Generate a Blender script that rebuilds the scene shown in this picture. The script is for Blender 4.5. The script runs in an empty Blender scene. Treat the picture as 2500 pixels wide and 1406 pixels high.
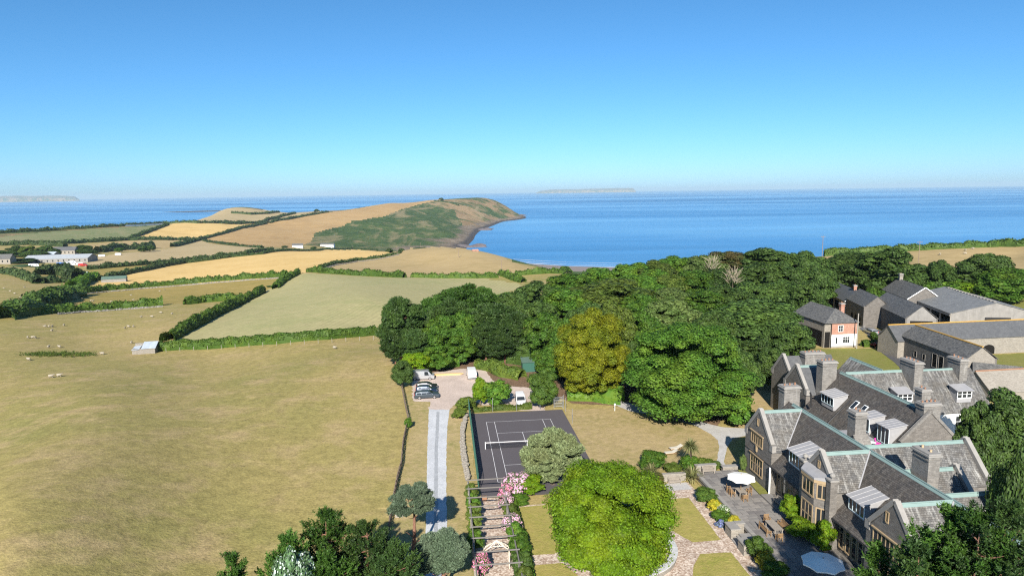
import bpy, math, random
import numpy as np
from mathutils import Vector, Matrix, Euler

random.seed(7)
RNG = np.random.default_rng(7)
SC = bpy.context.scene
COL = SC.collection
rad = math.radians

# ------------------------------------------------------------------ camera, sky, sun, exposure
CAM_H = 38.65                       # metres above the tennis court
FOCAL_PX = 1629.77                  # focal length in pixels of a 2500 px wide picture
PITCH, ROLL, SITE = 0.143734, -0.014397, 0.102159
f_ = np.array([0, math.cos(PITCH), -math.sin(PITCH)])
r_ = np.array([1.0, 0, 0]); u_ = np.cross(r_, f_)
CR = math.cos(ROLL)*r_ + math.sin(ROLL)*u_
CU = -math.sin(ROLL)*r_ + math.cos(ROLL)*u_
CF = f_
cam_data = bpy.data.cameras.new('camera')
cam = bpy.data.objects.new('camera', cam_data); COL.objects.link(cam)
M = Matrix(((CR[0], CU[0], -CF[0], 0), (CR[1], CU[1], -CF[1], 0), (CR[2], CU[2], -CF[2], CAM_H), (0, 0, 0, 1)))
cam.matrix_world = M
cam_data.sensor_width = 36.0
cam_data.lens = 36.0*FOCAL_PX/2500.0
cam_data.clip_start = 1.0
cam_data.clip_end = 250000.0
SC.camera = cam

SUN_EL = rad(30.5)
SUN_HEAD = rad(6.0)                  # heading (from +Y towards +X) in which the light travels
world = bpy.data.worlds.new('World'); SC.world = world
world.use_nodes = True
nt = world.node_tree; nt.nodes.clear()
sky = nt.nodes.new('ShaderNodeTexSky'); sky.sky_type = 'NISHITA'; sky.sun_disc = False
sky.sun_elevation = SUN_EL
sky.sun_rotation = SUN_HEAD + math.pi
sky.altitude = 0; sky.air_density = 0.7; sky.dust_density = 0.42; sky.ozone_density = 9.0
hs = nt.nodes.new('ShaderNodeHueSaturation'); hs.inputs['Saturation'].default_value = 1.04; hs.inputs['Hue'].default_value = 0.487
bg = nt.nodes.new('ShaderNodeBackground'); bg.inputs['Strength'].default_value = 0.081
out = nt.nodes.new('ShaderNodeOutputWorld')
nt.links.new(sky.outputs[0], hs.inputs['Color']); nt.links.new(hs.outputs[0], bg.inputs[0]); nt.links.new(bg.outputs[0], out.inputs[0])

sun_d = bpy.data.lights.new('sun', 'SUN'); sun_d.energy = 5.0; sun_d.angle = rad(0.53); sun_d.color = (1.0, 0.93, 0.82)
sun = bpy.data.objects.new('sun', sun_d); COL.objects.link(sun)
ldir = Vector((math.sin(SUN_HEAD)*math.cos(SUN_EL), math.cos(SUN_HEAD)*math.cos(SUN_EL), -math.sin(SUN_EL)))
sun.rotation_euler = ldir.to_track_quat('-Z', 'Y').to_euler()

vs = SC.view_settings
vs.view_transform = 'Standard'; vs.look = 'None'; vs.exposure = 0.9; vs.gamma = 1.0; vs.use_curve_mapping = False
SC.render.engine = 'CYCLES'
SC.cycles.use_denoising = False; SC.cycles.use_adaptive_sampling = False; SC.cycles.pixel_filter_type = 'BLACKMAN_HARRIS'; SC.cycles.filter_width = 1.2
SC.cycles.sample_clamp_indirect = 3.0
SC.cycles.max_bounces = 6; SC.cycles.diffuse_bounces = 2; SC.cycles.glossy_bounces = 2
SC.cycles.transmission_bounces = 3; SC.cycles.transparent_max_bounces = 6; SC.cycles.volume_bounces = 0

# ------------------------------------------------------------------ geometry helpers
UB = np.array([math.cos(SITE), math.sin(SITE)])      # site axes: b to the right, a away (house and court share them)
UA = np.array([-math.sin(SITE), math.cos(SITE)])
def site(b, a, z=0.0):
    p = b*UB + a*UA
    return (p[0], p[1], z)
def ray(px, py):
    v = CF*FOCAL_PX + (px-1250)*CR + (703-py)*CU
    return v/np.linalg.norm(v)
def gp(px, py, z=0.0):
    v = ray(px, py); t = (z-CAM_H)/v[2]
    return np.array([v[0]*t, v[1]*t, z])
def at_dist(px, py, D):
    """point on the sight line of a picture position, D metres away over ground"""
    v = ray(px, py); t = D/math.hypot(v[0], v[1])
    return np.array([v[0]*t, v[1]*t, CAM_H+v[2]*t])

class MB:
    """collects faces; build() links them as one mesh object"""
    def __init__(self): self.v = []; self.f = []; self.m = []
    def poly(self, pts, m=0):
        i = len(self.v); self.v += [tuple(map(float, p)) for p in pts]
        self.f.append(tuple(range(i, i+len(pts)))); self.m.append(m); return self
    def box(self, x0, x1, y0, y1, z0, z1, m=0):
        i = len(self.v)
        self.v += [(x0,y0,z0),(x1,y0,z0),(x1,y1,z0),(x0,y1,z0),(x0,y0,z1),(x1,y0,z1),(x1,y1,z1),(x0,y1,z1)]
        for q in ((3,2,1,0),(4,5,6,7),(0,1,5,4),(1,2,6,5),(2,3,7,6),(3,0,4,7)):
            self.f.append(tuple(i+k for k in q)); self.m.append(m)
        return self
    def prism(self, poly, z0, z1, m=0):
        """vertical prism over a counter-clockwise outline; z0 / z1 number or per-corner list"""
        n = len(poly); i = len(self.v)
        zz0 = z0 if hasattr(z0, '__len__') else [z0]*n
        zz1 = z1 if hasattr(z1, '__len__') else [z1]*n
        self.v += [(p[0], p[1], zz0[k]) for k, p in enumerate(poly)] + [(p[0], p[1], zz1[k]) for k, p in enumerate(poly)]
        self.f.append(tuple(range(i+n-1, i-1, -1))); self.m.append(m)
        self.f.append(tuple(range(i+n, i+2*n))); self.m.append(m)
        for k in range(n):
            self.f.append((i+k, i+(k+1) % n, i+n+(k+1) % n, i+n+k)); self.m.append(m)
        return self
    def slab(self, pts, t, m=0):
        """flat polygon thickened downwards along its normal by t"""
        P = [Vector(p) for p in pts]
        nrm = Vector((0, 0, 0))
        for k in range(len(P)):
            a, b = P[k], P[(k+1) % len(P)]
            nrm += a.cross(b)
        nrm.normalize()
        lo = [p-nrm*t for p in P]; n = len(P); i = len(self.v)
        self.v += [tuple(p) for p in P]+[tuple(p) for p in lo]
        self.f.append(tuple(range(i, i+n))); self.m.append(m)
        self.f.append(tuple(range(i+2*n-1, i+n-1, -1))); self.m.append(m)
        for k in range(n):
            self.f.append((i+n+k, i+n+(k+1) % n, i+(k+1) % n, i+k)); self.m.append(m)
        return self
    def tube(self, pts, rads, seg=6, m=0, cap=True):
        P = [Vector(p) for p in pts]; n = len(P); i = len(self.v)
        if not hasattr(rads, '__len__'): rads = [rads]*n
        for k in range(n):
            d = (P[min(k+1, n-1)]-P[max(k-1, 0)]).normalized()
            ref = Vector((0, 0, 1)) if abs(d.z) < 0.9 else Vector((1, 0, 0))
            s = d.cross(ref).normalized(); t = s.cross(d)
            for j in range(seg):
                a = 2*math.pi*j/seg
                self.v.append(tuple(P[k]+(s*math.cos(a)+t*math.sin(a))*rads[k]))
        for k in range(n-1):
            for j in range(seg):
                a, b = i+k*seg+j, i+k*seg+(j+1) % seg
                self.f.append((a, a+seg, b+seg, b)); self.m.append(m)
        if cap:
            self.f.append(tuple(i+j for j in range(seg))); self.m.append(m)
            self.f.append(tuple(i+(n-1)*seg+j for j in reversed(range(seg)))); self.m.append(m)
        return self
    def lathe(self, prof, seg=12, c=(0, 0), m=0):
        i = len(self.v); n = len(prof)
        for r, z in prof:
            for j in range(seg):
                a = 2*math.pi*j/seg
                self.v.append((c[0]+r*math.cos(a), c[1]+r*math.sin(a), z))
        for k in range(n-1):
            for j in range(seg):
                a, b = i+k*seg+j, i+k*seg+(j+1) % seg
                self.f.append((a, b, b+seg, a+seg)); self.m.append(m)
        self.f.append(tuple(i+j for j in reversed(range(seg)))); self.m.append(m)
        self.f.append(tuple(i+(n-1)*seg+j for j in range(seg))); self.m.append(m)
        return self
    def bar(self, p, q, w, h, m=0):
        """rectangular beam from p to q, w wide and h high"""
        p, q = Vector(p), Vector(q); d = (q-p).normalized()
        ref = Vector((0, 0, 1)) if abs(d.z) < 0.95 else Vector((0, 1, 0))
        s = d.cross(ref).normalized()*w/2; t = s.cross(d).normalized()*h/2
        i = len(self.v)
        for c in (p, q):
            self.v += [tuple(c-s-t), tuple(c+s-t), tuple(c+s+t), tuple(c-s+t)]
        for k in range(4):
            self.f.append((i+k, i+(k+1) % 4, i+4+(k+1) % 4, i+4+k)); self.m.append(m)
        self.f.append((i+3, i+2, i+1, i)); self.m.append(m); self.f.append((i+4, i+5, i+6, i+7)); self.m.append(m)
        return self
    def build(self, name, mats, parent=None, off=(0, 0, 0), smooth=False, uv=True):
        v = np.array(self.v, dtype=np.float64)-np.array(off)
        return mesh_obj(name, v, self.f, mats, parent, self.m, smooth, uv)

def mesh_obj(name, v, f, mats, parent=None, mi=None, smooth=False, uv=True):
    me = bpy.data.meshes.new(name)
    me.from_pydata([tuple(p) for p in v], [], f)
    for mt in (mats if isinstance(mats, (list, tuple)) else [mats]): me.materials.append(mt)
    if mi is not None and any(mi): me.polygons.foreach_set('material_index', mi)
    if smooth: me.polygons.foreach_set('use_smooth', [True]*len(me.polygons))
    if uv: auto_uv(me)
    me.update()
    o = bpy.data.objects.new(name, me); COL.objects.link(o)
    if parent: o.parent = parent
    return o

def auto_uv(me):
    """metres along the horizontal tangent and up the face, so courses lie level on walls and slopes"""
    L = me.uv_layers.new(name='UVMap')
    n = len(me.polygons)
    if not n: return
    co = np.empty(len(me.vertices)*3); me.vertices.foreach_get('co', co); co = co.reshape(-1, 3)
    nr = np.empty(n*3); me.polygons.foreach_get('normal', nr); nr = nr.reshape(-1, 3)
    tot = np.empty(n, int); me.polygons.foreach_get('loop_total', tot)
    vi = np.empty(len(me.loops), int); me.loops.foreach_get('vertex_index', vi)
    pn = np.repeat(nr, tot, axis=0)
    t = np.stack([-pn[:, 1], pn[:, 0], np.zeros(len(pn))], 1)
    ln = np.linalg.norm(t, axis=1); flat = ln < 0.05
    t[flat] = (1, 0, 0); t[~flat] /= ln[~flat][:, None]
    b = np.cross(pn, t)
    p = co[vi]
    uvs = np.stack([(p*t).sum(1), (p*b).sum(1)], 1)
    L.data.foreach_set('uv', uvs.ravel())

def np_mesh(name, v, quads, mats, parent=None, smooth=False, uv=None, mi=None):
    """fast mesh from arrays; quads (n,4) or (n,3)"""
    me = bpy.data.meshes.new(name)
    k = quads.shape[1]; n = len(quads)
    me.vertices.add(len(v)); me.vertices.foreach_set('co', np.asarray(v, np.float32).ravel())
    me.loops.add(n*k); me.loops.foreach_set('vertex_index', quads.astype(np.int32).ravel())
    me.polygons.add(n); me.polygons.foreach_set('loop_start', np.arange(0, n*k, k, dtype=np.int32))
    try: me.polygons.foreach_set('loop_total', np.full(n, k, np.int32))
    except Exception: pass
    for mt in (mats if isinstance(mats, (list, tuple)) else [mats]): me.materials.append(mt)
    if mi is not None: me.polygons.foreach_set('material_index', np.asarray(mi, np.int32))
    me.polygons.foreach_set('use_smooth', np.full(n, smooth))
    me.update(calc_edges=True); me.validate()
    o = bpy.data.objects.new(name, me); COL.objects.link(o)
    if parent: o.parent = parent
    return o

def tag(o, label=None, cat=None, group=None, kind=None):
    if label: o['label'] = label
    if cat: o['category'] = cat
    if group: o['group'] = group
    if kind: o['kind'] = kind
    return o
def thing(name, label, cat, loc=(0, 0, 0), rz=0.0, group=None):
    o = bpy.data.objects.new(name, None); COL.objects.link(o)
    o.location = Vector([float(c) for c in loc]); o.rotation_euler = (0, 0, rz)
    o.empty_display_size = 0.5
    return tag(o, label, cat, group)
def copy_tree(o, loc=None, rz=None, label=None, group=None, parent=None, scale=None):
    c = o.copy(); COL.objects.link(c); c.parent = parent
    if loc is not None: c.location = Vector([float(k) for k in loc])
    if rz is not None: c.rotation_euler = (0, 0, rz)
    if scale is not None: c.scale = scale if hasattr(scale, '__len__') else (scale,)*3
    if label: c['label'] = label
    if group: c['group'] = group
    for ch in o.children: copy_tree(ch, parent=c)
    return c
# ------------------------------------------------------------------ materials
MATS = {}
class NT:
    def __init__(self, name):
        self.m = bpy.data.materials.new(name); self.m.use_nodes = True
        self.t = self.m.node_tree; self.t.nodes.clear()
        self.out = self.t.nodes.new('ShaderNodeOutputMaterial')
    def n(self, typ, **kw):
        nd = self.t.nodes.new('ShaderNode'+typ)
        for k, v in kw.items():
            if k.startswith('_'): setattr(nd, k[1:], v)
            else:
                key = int(k[1:]) if k[0] == 'i' and k[1:].isdigit() else k.replace('__', ' ')
                self.put(nd, key, v)
        return nd
    def put(self, nd, key, v):
        s = nd.inputs[key]
        if hasattr(v, 'is_output') and v.is_output: self.t.links.new(v, s)
        elif hasattr(v, 'outputs'): self.t.links.new(v.outputs[0], s)
        elif isinstance(v, (tuple, list)) and len(v) == 3 and s.type == 'RGBA': s.default_value = (*v, 1)
        else: s.default_value = v
    def mix(self, fac, a, b, mode='MIX'):
        nd = self.t.nodes.new('ShaderNodeMix'); nd.data_type = 'RGBA'; nd.blend_type = mode
        self.put(nd, 0, fac); self.put(nd, 6, a); self.put(nd, 7, b)
        return nd.outputs[2]
    def math(self, op, a, b=0.0, c=0.0, clamp=False):
        nd = self.t.nodes.new('ShaderNodeMath'); nd.operation = op; nd.use_clamp = clamp
        self.put(nd, 0, a); self.put(nd, 1, b)
        if len(nd.inputs) > 2: self.put(nd, 2, c)
        return nd.outputs[0]
    def ramp(self, fac, stops):
        nd = self.t.nodes.new('ShaderNodeValToRGB'); e = nd.color_ramp.elements
        while len(e) < len(stops): e.new(0.5)
        for k, (p, c) in enumerate(stops):
            e[k].position = p; e[k].color = (*c, 1) if len(c) == 3 else c
        self.put(nd, 0, fac); return nd.outputs[0]
    def step(self, v, lo, hi):
        nd = self.t.nodes.new('ShaderNodeMapRange'); nd.clamp = True
        self.put(nd, 0, v); nd.inputs[1].default_value = lo; nd.inputs[2].default_value = hi
        return nd.outputs[0]
    def noise(self, vec, scale, detail=4.0, rough=0.55, dist=0.0):
        nd = self.t.nodes.new('ShaderNodeTexNoise'); self.put(nd, 'Vector', vec)
        nd.inputs['Scale'].default_value = scale; nd.inputs['Detail'].default_value = detail
        nd.inputs['Roughness'].default_value = rough; nd.inputs['Distortion'].default_value = dist
        return nd.outputs['Fac']
    def coord(self, kind='Object'):
        return self.t.nodes.new('ShaderNodeTexCoord').outputs[kind]
    def pos(self): return self.t.nodes.new('ShaderNodeNewGeometry').outputs['Position']
    def mapv(self, vec, scale=(1, 1, 1), rot=(0, 0, 0)):
        nd = self.t.nodes.new('ShaderNodeMapping'); self.put(nd, 0, vec)
        nd.inputs['Scale'].default_value = scale; nd.inputs['Rotation'].default_value = rot
        return nd.outputs[0]
    def bump(self, h, strength=0.4, dist=0.05):
        nd = self.t.nodes.new('ShaderNodeBump'); self.put(nd, 'Height', h)
        nd.inputs['Strength'].default_value = strength; nd.inputs['Distance'].default_value = dist
        return nd.outputs[0]
    def bsdf(self, color, rough=0.8, spec=0.3, normal=None, metal=0.0, trans=None, alpha=None):
        nd = self.t.nodes.new('ShaderNodeBsdfPrincipled')
        self.put(nd, 'Base Color', color); self.put(nd, 'Roughness', rough)
        self.put(nd, 'Specular IOR Level', spec); self.put(nd, 'Metallic', metal)
        if normal is not None: self.t.links.new(normal, nd.inputs['Normal'])
        return nd
    def done(self, sh):
        o = sh if hasattr(sh, 'is_output') else sh.outputs[0]
        self.t.links.new(o, self.out.inputs[0]); MATS[self.m.name] = self.m
        return self.m

def plain(name, c, rough=0.6, spec=0.4, metal=0.0, var=0.0, scale=4.0):
    n = NT(name)
    col = c
    if var:
        fac = n.noise(n.coord(), scale, 5, 0.6)
        col = n.mix(fac, tuple(x*(1-var) for x in c), tuple(min(1, x*(1+var)) for x in c))
    return n.done(n.bsdf(col, rough, spec, metal=metal))

def turf(name, cols, big=0.02, fine=2.5, stripe=None, contrast=0.5, patch=None):
    """dry grass: broad mottling, fine grain, optional mowing / drilling lines"""
    n = NT(name); p = n.pos()
    a = n.noise(p, big, 5, 0.6, 0.6)
    base = n.ramp(a, [(0.3, cols[0]), (0.5, cols[1]), (0.7, cols[2])])
    m = n.noise(p, big*9, 4, 0.65)
    base = n.mix(n.step(m, 0.42, 0.7), base, cols[2]) if patch is None else n.mix(n.step(m, 0.48, 0.68), base, patch)
    sp = n.math('MULTIPLY', n.step(n.noise(n.mapv(p, (0.5, 1.2, 1)), big*22, 5, 0.7, 0.5), 0.63, 0.72), 0.6)
    base = n.mix(sp, base, tuple(min(0.6, x*1.45) for x in cols[2]))
    g = n.noise(p, fine, 3, 0.75)
    g2 = n.noise(p, fine*0.22, 4, 0.7)
    k = n.math('ADD', n.math('MULTIPLY', n.math('SUBTRACT', g, 0.5), contrast*1.6), n.math('MULTIPLY', n.math('SUBTRACT', g2, 0.5), contrast*1.4))
    if stripe:
        ang, sc, amt = stripe
        w = n.t.nodes.new('ShaderNodeTexWave'); w.wave_type = 'BANDS'; w.bands_direction = 'X'
        n.put(w, 'Vector', n.mapv(p, rot=(0, 0, ang))); w.inputs['Scale'].default_value = sc
        w.inputs['Distortion'].default_value = 1.5; w.inputs['Detail'].default_value = 2; w.inputs['Detail Scale'].default_value = 0.4
        k = n.math('ADD', k, n.math('MULTIPLY', n.math('SUBTRACT', w.outputs['Fac'], 0.5), amt))
    k = n.math('ADD', k, 1.0)
    nd = n.t.nodes.new('ShaderNodeVectorMath'); nd.operation = 'SCALE'; n.put(nd, 0, base); n.put(nd, 'Scale', k)
    return n.done(n.bsdf(nd.outputs[0], 0.95, 0.1, n.bump(n.math('ADD', g, g2), 0.5, 0.15)))

def leafmat(name, c, var=0.35, hue2=None, transl=0.3, rough=0.55, objvar=0.25):
    n = NT(name)
    geo = n.t.nodes.new('ShaderNodeNewGeometry'); oi = n.t.nodes.new('ShaderNodeObjectInfo')
    r = geo.outputs['Random Per Island']
    dk = tuple(x*(1-var) for x in c); lt = tuple(x*(1+var) for x in c)
    col = n.mix(r, dk, lt)
    if hue2 is not None:
        f = n.noise(n.coord(), 0.35, 3, 0.6)
        col = n.mix(n.step(f, 0.45, 0.62), col, n.mix(r, tuple(x*(1-var) for x in hue2), tuple(x*(1+var) for x in hue2)))
    sc = n.math('ADD', n.math('MULTIPLY', n.math('SUBTRACT', oi.outputs['Random'], 0.5), objvar*2), 1.0)
    nd = n.t.nodes.new('ShaderNodeVectorMath'); nd.operation = 'SCALE'; n.put(nd, 0, col); n.put(nd, 'Scale', sc)
    b = n.bsdf(nd.outputs[0], rough, 0.25)
    tr = n.t.nodes.new('ShaderNodeBsdfTranslucent'); n.put(tr, 0, nd.outputs[0])
    mx = n.t.nodes.new('ShaderNodeMixShader'); mx.inputs[0].default_value = transl
    n.t.links.new(b.outputs[0], mx.inputs[1]); n.t.links.new(tr.outputs[0], mx.inputs[2])
    return n.done(mx)

def masonry(name, c1, c2, mortar, bw=0.45, bh=0.16, msize=0.018, blot=None, rough=0.9, bump=0.6, streak=None, streakamt=0.5, warp=0.05):
    """stone courses, bricks or slates laid in the face's own metres (UV)"""
    n = NT(name); uv = n.coord('UV'); ob = n.coord('Object')
    wn = n.t.nodes.new('ShaderNodeTexNoise'); n.put(wn, 'Vector', uv); wn.inputs['Scale'].default_value = 1.7; wn.inputs['Detail'].default_value = 3
    sub = n.t.nodes.new('ShaderNodeVectorMath'); sub.operation = 'SUBTRACT'; n.put(sub, 0, wn.outputs['Color']); sub.inputs[1].default_value = (.5, .5, .5)
    sca = n.t.nodes.new('ShaderNodeVectorMath'); sca.operation = 'SCALE'; n.put(sca, 0, sub); sca.inputs['Scale'].default_value = warp
    add = n.t.nodes.new('ShaderNodeVectorMath'); add.operation = 'ADD'; n.put(add, 0, uv); n.put(add, 1, sca)
    bt = n.t.nodes.new('ShaderNodeTexBrick'); n.put(bt, 'Vector', add)
    bt.inputs['Scale'].default_value = 1.0; bt.inputs['Brick Width'].default_value = bw; bt.inputs['Row Height'].default_value = bh
    bt.inputs['Mortar Size'].default_value = msize; bt.inputs['Mortar Smooth'].default_value = 0.3
    n.put(bt, 'Color1', c1); n.put(bt, 'Color2', c2); n.put(bt, 'Mortar', mortar); bt.inputs['Bias'].default_value = 0.0
    col = bt.outputs['Color']
    f = n.noise(ob, 0.9, 5, 0.65)
    col = n.mix(n.math('MULTIPLY', n.step(f, 0.4, 0.75), 0.55), col, blot if blot else tuple(x*0.6 for x in c1))
    if streak:
        s = n.noise(n.mapv(uv, (2.6, 0.35, 1)), 1.0, 5, 0.7)
        s2 = n.noise(ob, 0.25, 3, 0.6)
        col = n.mix(n.math('MULTIPLY', n.math('MULTIPLY', n.step(s, 0.5, 0.68), n.step(s2, 0.35, 0.65)), streakamt), col, streak)
    fine = n.noise(ob, 9.0, 4, 0.7)
    k = n.math('ADD', n.math('MULTIPLY', fine, 0.7), 0.65)
    nd = n.t.nodes.new('ShaderNodeVectorMath'); nd.operation = 'SCALE'; n.put(nd, 0, col); n.put(nd, 'Scale', k)
    h = n.math('ADD', n.math('MULTIPLY', n.math('SUBTRACT', 1.0, bt.outputs['Fac']), 1.0), n.math('MULTIPLY', fine, 0.5))
    return n.done(n.bsdf(nd.outputs[0], rough, 0.25, n.bump(h, bump, 0.04)))

def gravel(name, c1, c2, c3, scale=14, big=0.4):
    n = NT(name); p = n.pos()
    v = n.t.nodes.new('ShaderNodeTexVoronoi'); n.put(v, 'Vector', p); v.inputs['Scale'].default_value = scale
    sep = n.t.nodes.new('ShaderNodeSeparateColor'); n.put(sep, 0, v.outputs['Color'])
    col = n.ramp(sep.outputs[0], [(0.0, c1), (0.5, c2), (1.0, c3)])
    f = n.noise(p, big, 5, 0.65)
    nd = n.t.nodes.new('ShaderNodeVectorMath'); nd.operation = 'SCALE'; n.put(nd, 0, col)
    n.put(nd, 'Scale', n.math('ADD', n.math('MULTIPLY', f, 0.6), 0.7))
    return n.done(n.bsdf(nd.outputs[0], 0.95, 0.15, n.bump(v.outputs['Distance'], 0.5, 0.03)))

# turf
turf('pasture', [(0.232, 0.218, 0.070), (0.300, 0.248, 0.092), (0.355, 0.275, 0.122)], 0.014, 3.2, contrast=0.8, patch=(0.365, 0.28, 0.135))
turf('mown', [(0.285, 0.285, 0.125), (0.325, 0.305, 0.145), (0.365, 0.325, 0.165)], 0.018, 1.6, stripe=(0.12, 0.16, 0.10), contrast=0.4)
turf('olive', [(0.225, 0.195, 0.055), (0.275, 0.215, 0.066), (0.33, 0.25, 0.085)], 0.02, 1.2, contrast=0.35)
turf('stubble', [(0.50, 0.345, 0.125), (0.585, 0.40, 0.155), (0.63, 0.45, 0.19)], 0.02, 0.8, stripe=(0.35, 0.09, 0.14), contrast=0.22)
turf('tan', [(0.324, 0.246, 0.114), (0.378, 0.282, 0.138), (0.414, 0.312, 0.156)], 0.012, 0.9, contrast=0.2)
turf('tan2', [(0.345, 0.270, 0.144), (0.397, 0.310, 0.167), (0.425, 0.333, 0.184)], 0.008, 0.6, contrast=0.18)
turf('greenfield', [(0.116, 0.165, 0.061), (0.165, 0.193, 0.083), (0.253, 0.231, 0.127)], 0.009, 0.5, stripe=(1.2, 0.05, 0.12), contrast=0.2)
turf('heath', [(0.322, 0.207, 0.088), (0.385, 0.252, 0.110), (0.425, 0.291, 0.138)], 0.006, 0.3, contrast=0.25)
turf('lawn_dry', [(0.225, 0.205, 0.075), (0.315, 0.250, 0.115), (0.385, 0.295, 0.160)], 0.09, 4, contrast=0.5)
turf('lawn_green', [(0.237, 0.240, 0.054), (0.288, 0.260, 0.074), (0.338, 0.280, 0.096)], 0.15, 5, contrast=0.4)
turf('verge', [(0.227, 0.216, 0.072), (0.312, 0.257, 0.111), (0.403, 0.311, 0.163)], 0.12, 4, contrast=0.5)
turf('paddock', [(0.14, 0.16, 0.035), (0.17, 0.18, 0.045), (0.20, 0.19, 0.06)], 0.05, 3, contrast=0.3)
turf('scrub_green', [(0.035, 0.075, 0.018), (0.055, 0.10, 0.024), (0.09, 0.12, 0.035)], 0.05, 0.6, contrast=0.6)

def headland_mat(name, green):
    n = NT(name); p = n.pos()
    tan = n.ramp(n.noise(p, 0.004, 5, 0.6), [(0.35, (0.20, 0.135, 0.068)), (0.6, (0.30, 0.21, 0.115))])
    gor = n.ramp(n.noise(p, 0.02, 5, 0.7), [(0.35, (0.034, 0.066, 0.020)), (0.6, (0.070, 0.108, 0.032)), (0.75, (0.17, 0.145, 0.06))])
    f = n.noise(p, 0.0042, 6, 0.68, 1.2)
    lo, hi = (0.62, 0.70) if green else (0.45, 0.54)
    col = n.mix(n.step(f, lo, hi), gor, tan)
    gul = n.noise(n.mapv(p, (1, 0.25, 0.6), (0, 0, 0.5)), 0.012, 5, 0.7, 0.8)
    col = n.mix(n.math('MULTIPLY', n.step(gul, 0.52, 0.66), 0.6), col, (0.34, 0.26, 0.15))
    z = n.t.nodes.new('ShaderNodeSeparateXYZ'); n.put(z, 0, p)
    rock = n.ramp(n.noise(n.mapv(p, (1, 1, 2.5)), 0.02, 6, 0.75), [(0.3, (0.075, 0.06, 0.045)), (0.55, (0.21, 0.165, 0.12)), (0.75, (0.33, 0.27, 0.20))])
    zn = n.math('ADD', z.outputs[2], n.math('MULTIPLY', n.math('SUBTRACT', n.noise(p, 0.008, 5, 0.7), 0.5), 45.0))
    col = n.mix(n.step(zn, -97, -104), col, rock)
    col = n.mix(n.step(n.math('ADD', z.outputs[2], n.math('MULTIPLY', n.noise(p, 0.03, 4, 0.7), 10.0)), -103, -106), col, (0.07, 0.06, 0.058))
    g = n.noise(p, 0.05, 4, 0.7)
    nd = n.t.nodes.new('ShaderNodeVectorMath'); nd.operation = 'SCALE'; n.put(nd, 0, col); n.put(nd, 'Scale', n.math('ADD', n.math('MULTIPLY', g, 0.9), 0.55))
    return n.done(n.bsdf(nd.outputs[0], 0.95, 0.1, n.bump(n.noise(p, 0.03, 6, 0.7), 0.8, 8.0)))
headland_mat('headland_slope', True)
headland_mat('headland_top', False)

def sea_mat():
    n = NT('sea'); p = n.pos()
    band = n.noise(n.mapv(p, (0.25, 1.0, 1), (0, 0, 0.1)), 0.0006, 5, 0.55, 0.4)
    col = n.ramp(band, [(0.40, (0.03, 0.17, 0.38)), (0.5, (0.06, 0.235, 0.48)), (0.6, (0.12, 0.335, 0.58))])
    mid = n.noise(n.mapv(p, (0.12, 1.0, 1), (0, 0, 0.1)), 0.012, 5, 0.6)
    nd = n.t.nodes.new('ShaderNodeVectorMath'); nd.operation = 'SCALE'; n.put(nd, 0, col); n.put(nd, 'Scale', n.math('ADD', n.math('MULTIPLY', mid, 0.5), 0.75))
    wav = n.noise(n.mapv(p, (0.3, 1, 1), (0, 0, 0.15)), 0.06, 5, 0.6)
    return n.done(n.bsdf(nd.outputs[0], n.math('ADD', n.math('MULTIPLY', band, -0.5), 0.62), 0.4, n.bump(wav, 0.5, 2.0)))
sea_mat()
# ------------------------------------------------------------------ terrain
SEA_Z = -115.0
# picture position and ground distance of surveyed points -> heights by thin-plate spline over (bearing, log distance)
SURVEY = [
 (500,1406,66),(0,1406,69),(0,1200,93),(500,1200,86.5),(0,1050,136),(500,1050,114),(900,1200,85.9),(900,1060,107),(950,900,149),
 (650,960,135),(250,960,150),(700,880,170),(500,870,200),(0,880,222),(915,815,204),(915,805,214),(360,856,220),(200,830,262),(640,790,240),(900,730,265),
 (0,800,300),(420,790,275),(0,765,355),(600,730,372),(410,745,365),(700,690,425),(640,712,395),(200,712,500),(0,690,560),(740,668,462),(1000,676,425),(1250,690,405),(1380,672,430),
 (440,692,520),(900,672,450),(330,665,660),(500,637,810),(180,668,700),(0,640,900),(120,640,900),(430,640,840),(300,620,1000),(700,615,890),(880,610,850),(955,618,730),(870,635,640),
 (1000,608,720),(1090,605,660),(1160,612,600),(1240,638,520),(1330,660,470),(1200,640,500),(1050,645,560),
 (560,600,1250),(690,607,1250),(780,606,1450),(330,590,1450),(200,594,1400),(0,597,1350),(480,585,1600),(640,548,2300),(420,548,2250),(310,585,1500),(100,568,1950),(0,570,2000),(200,560,2050),(300,556,2100),(400,550,2150),
 (480,539,2500),(520,523,2900),(560,512,3250),(590,513,3280),(620,514,3300),(650,516,3250),(680,519,3050),(760,517,3000),(840,513,3000),(900,504,3050),(960,494,3250),(1050,488,3550),(1120,484,3800),(1180,482,3950),(1210,488,4000),(1240,503,4080),
 (700,560,1980),(770,570,1850),(850,545,2250),(940,530,2500),(1000,505,3150),(860,600,1640),(1000,565,2150),(1060,540,2600),(1100,520,3100),(1000,600,1750),(1100,570,2200),
 (2400,640,345),(2400,600,438),(2200,645,340),(2050,622,412),(2150,614,418),(2250,608,424),(2330,604,430),(2500,594,445),(2620,588,450),(1960,630,405),(2490,760,200),(1700,700,260),(1400,720,300),(2000,760,210),(1600,800,190),(2490,620,390),
]
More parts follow.
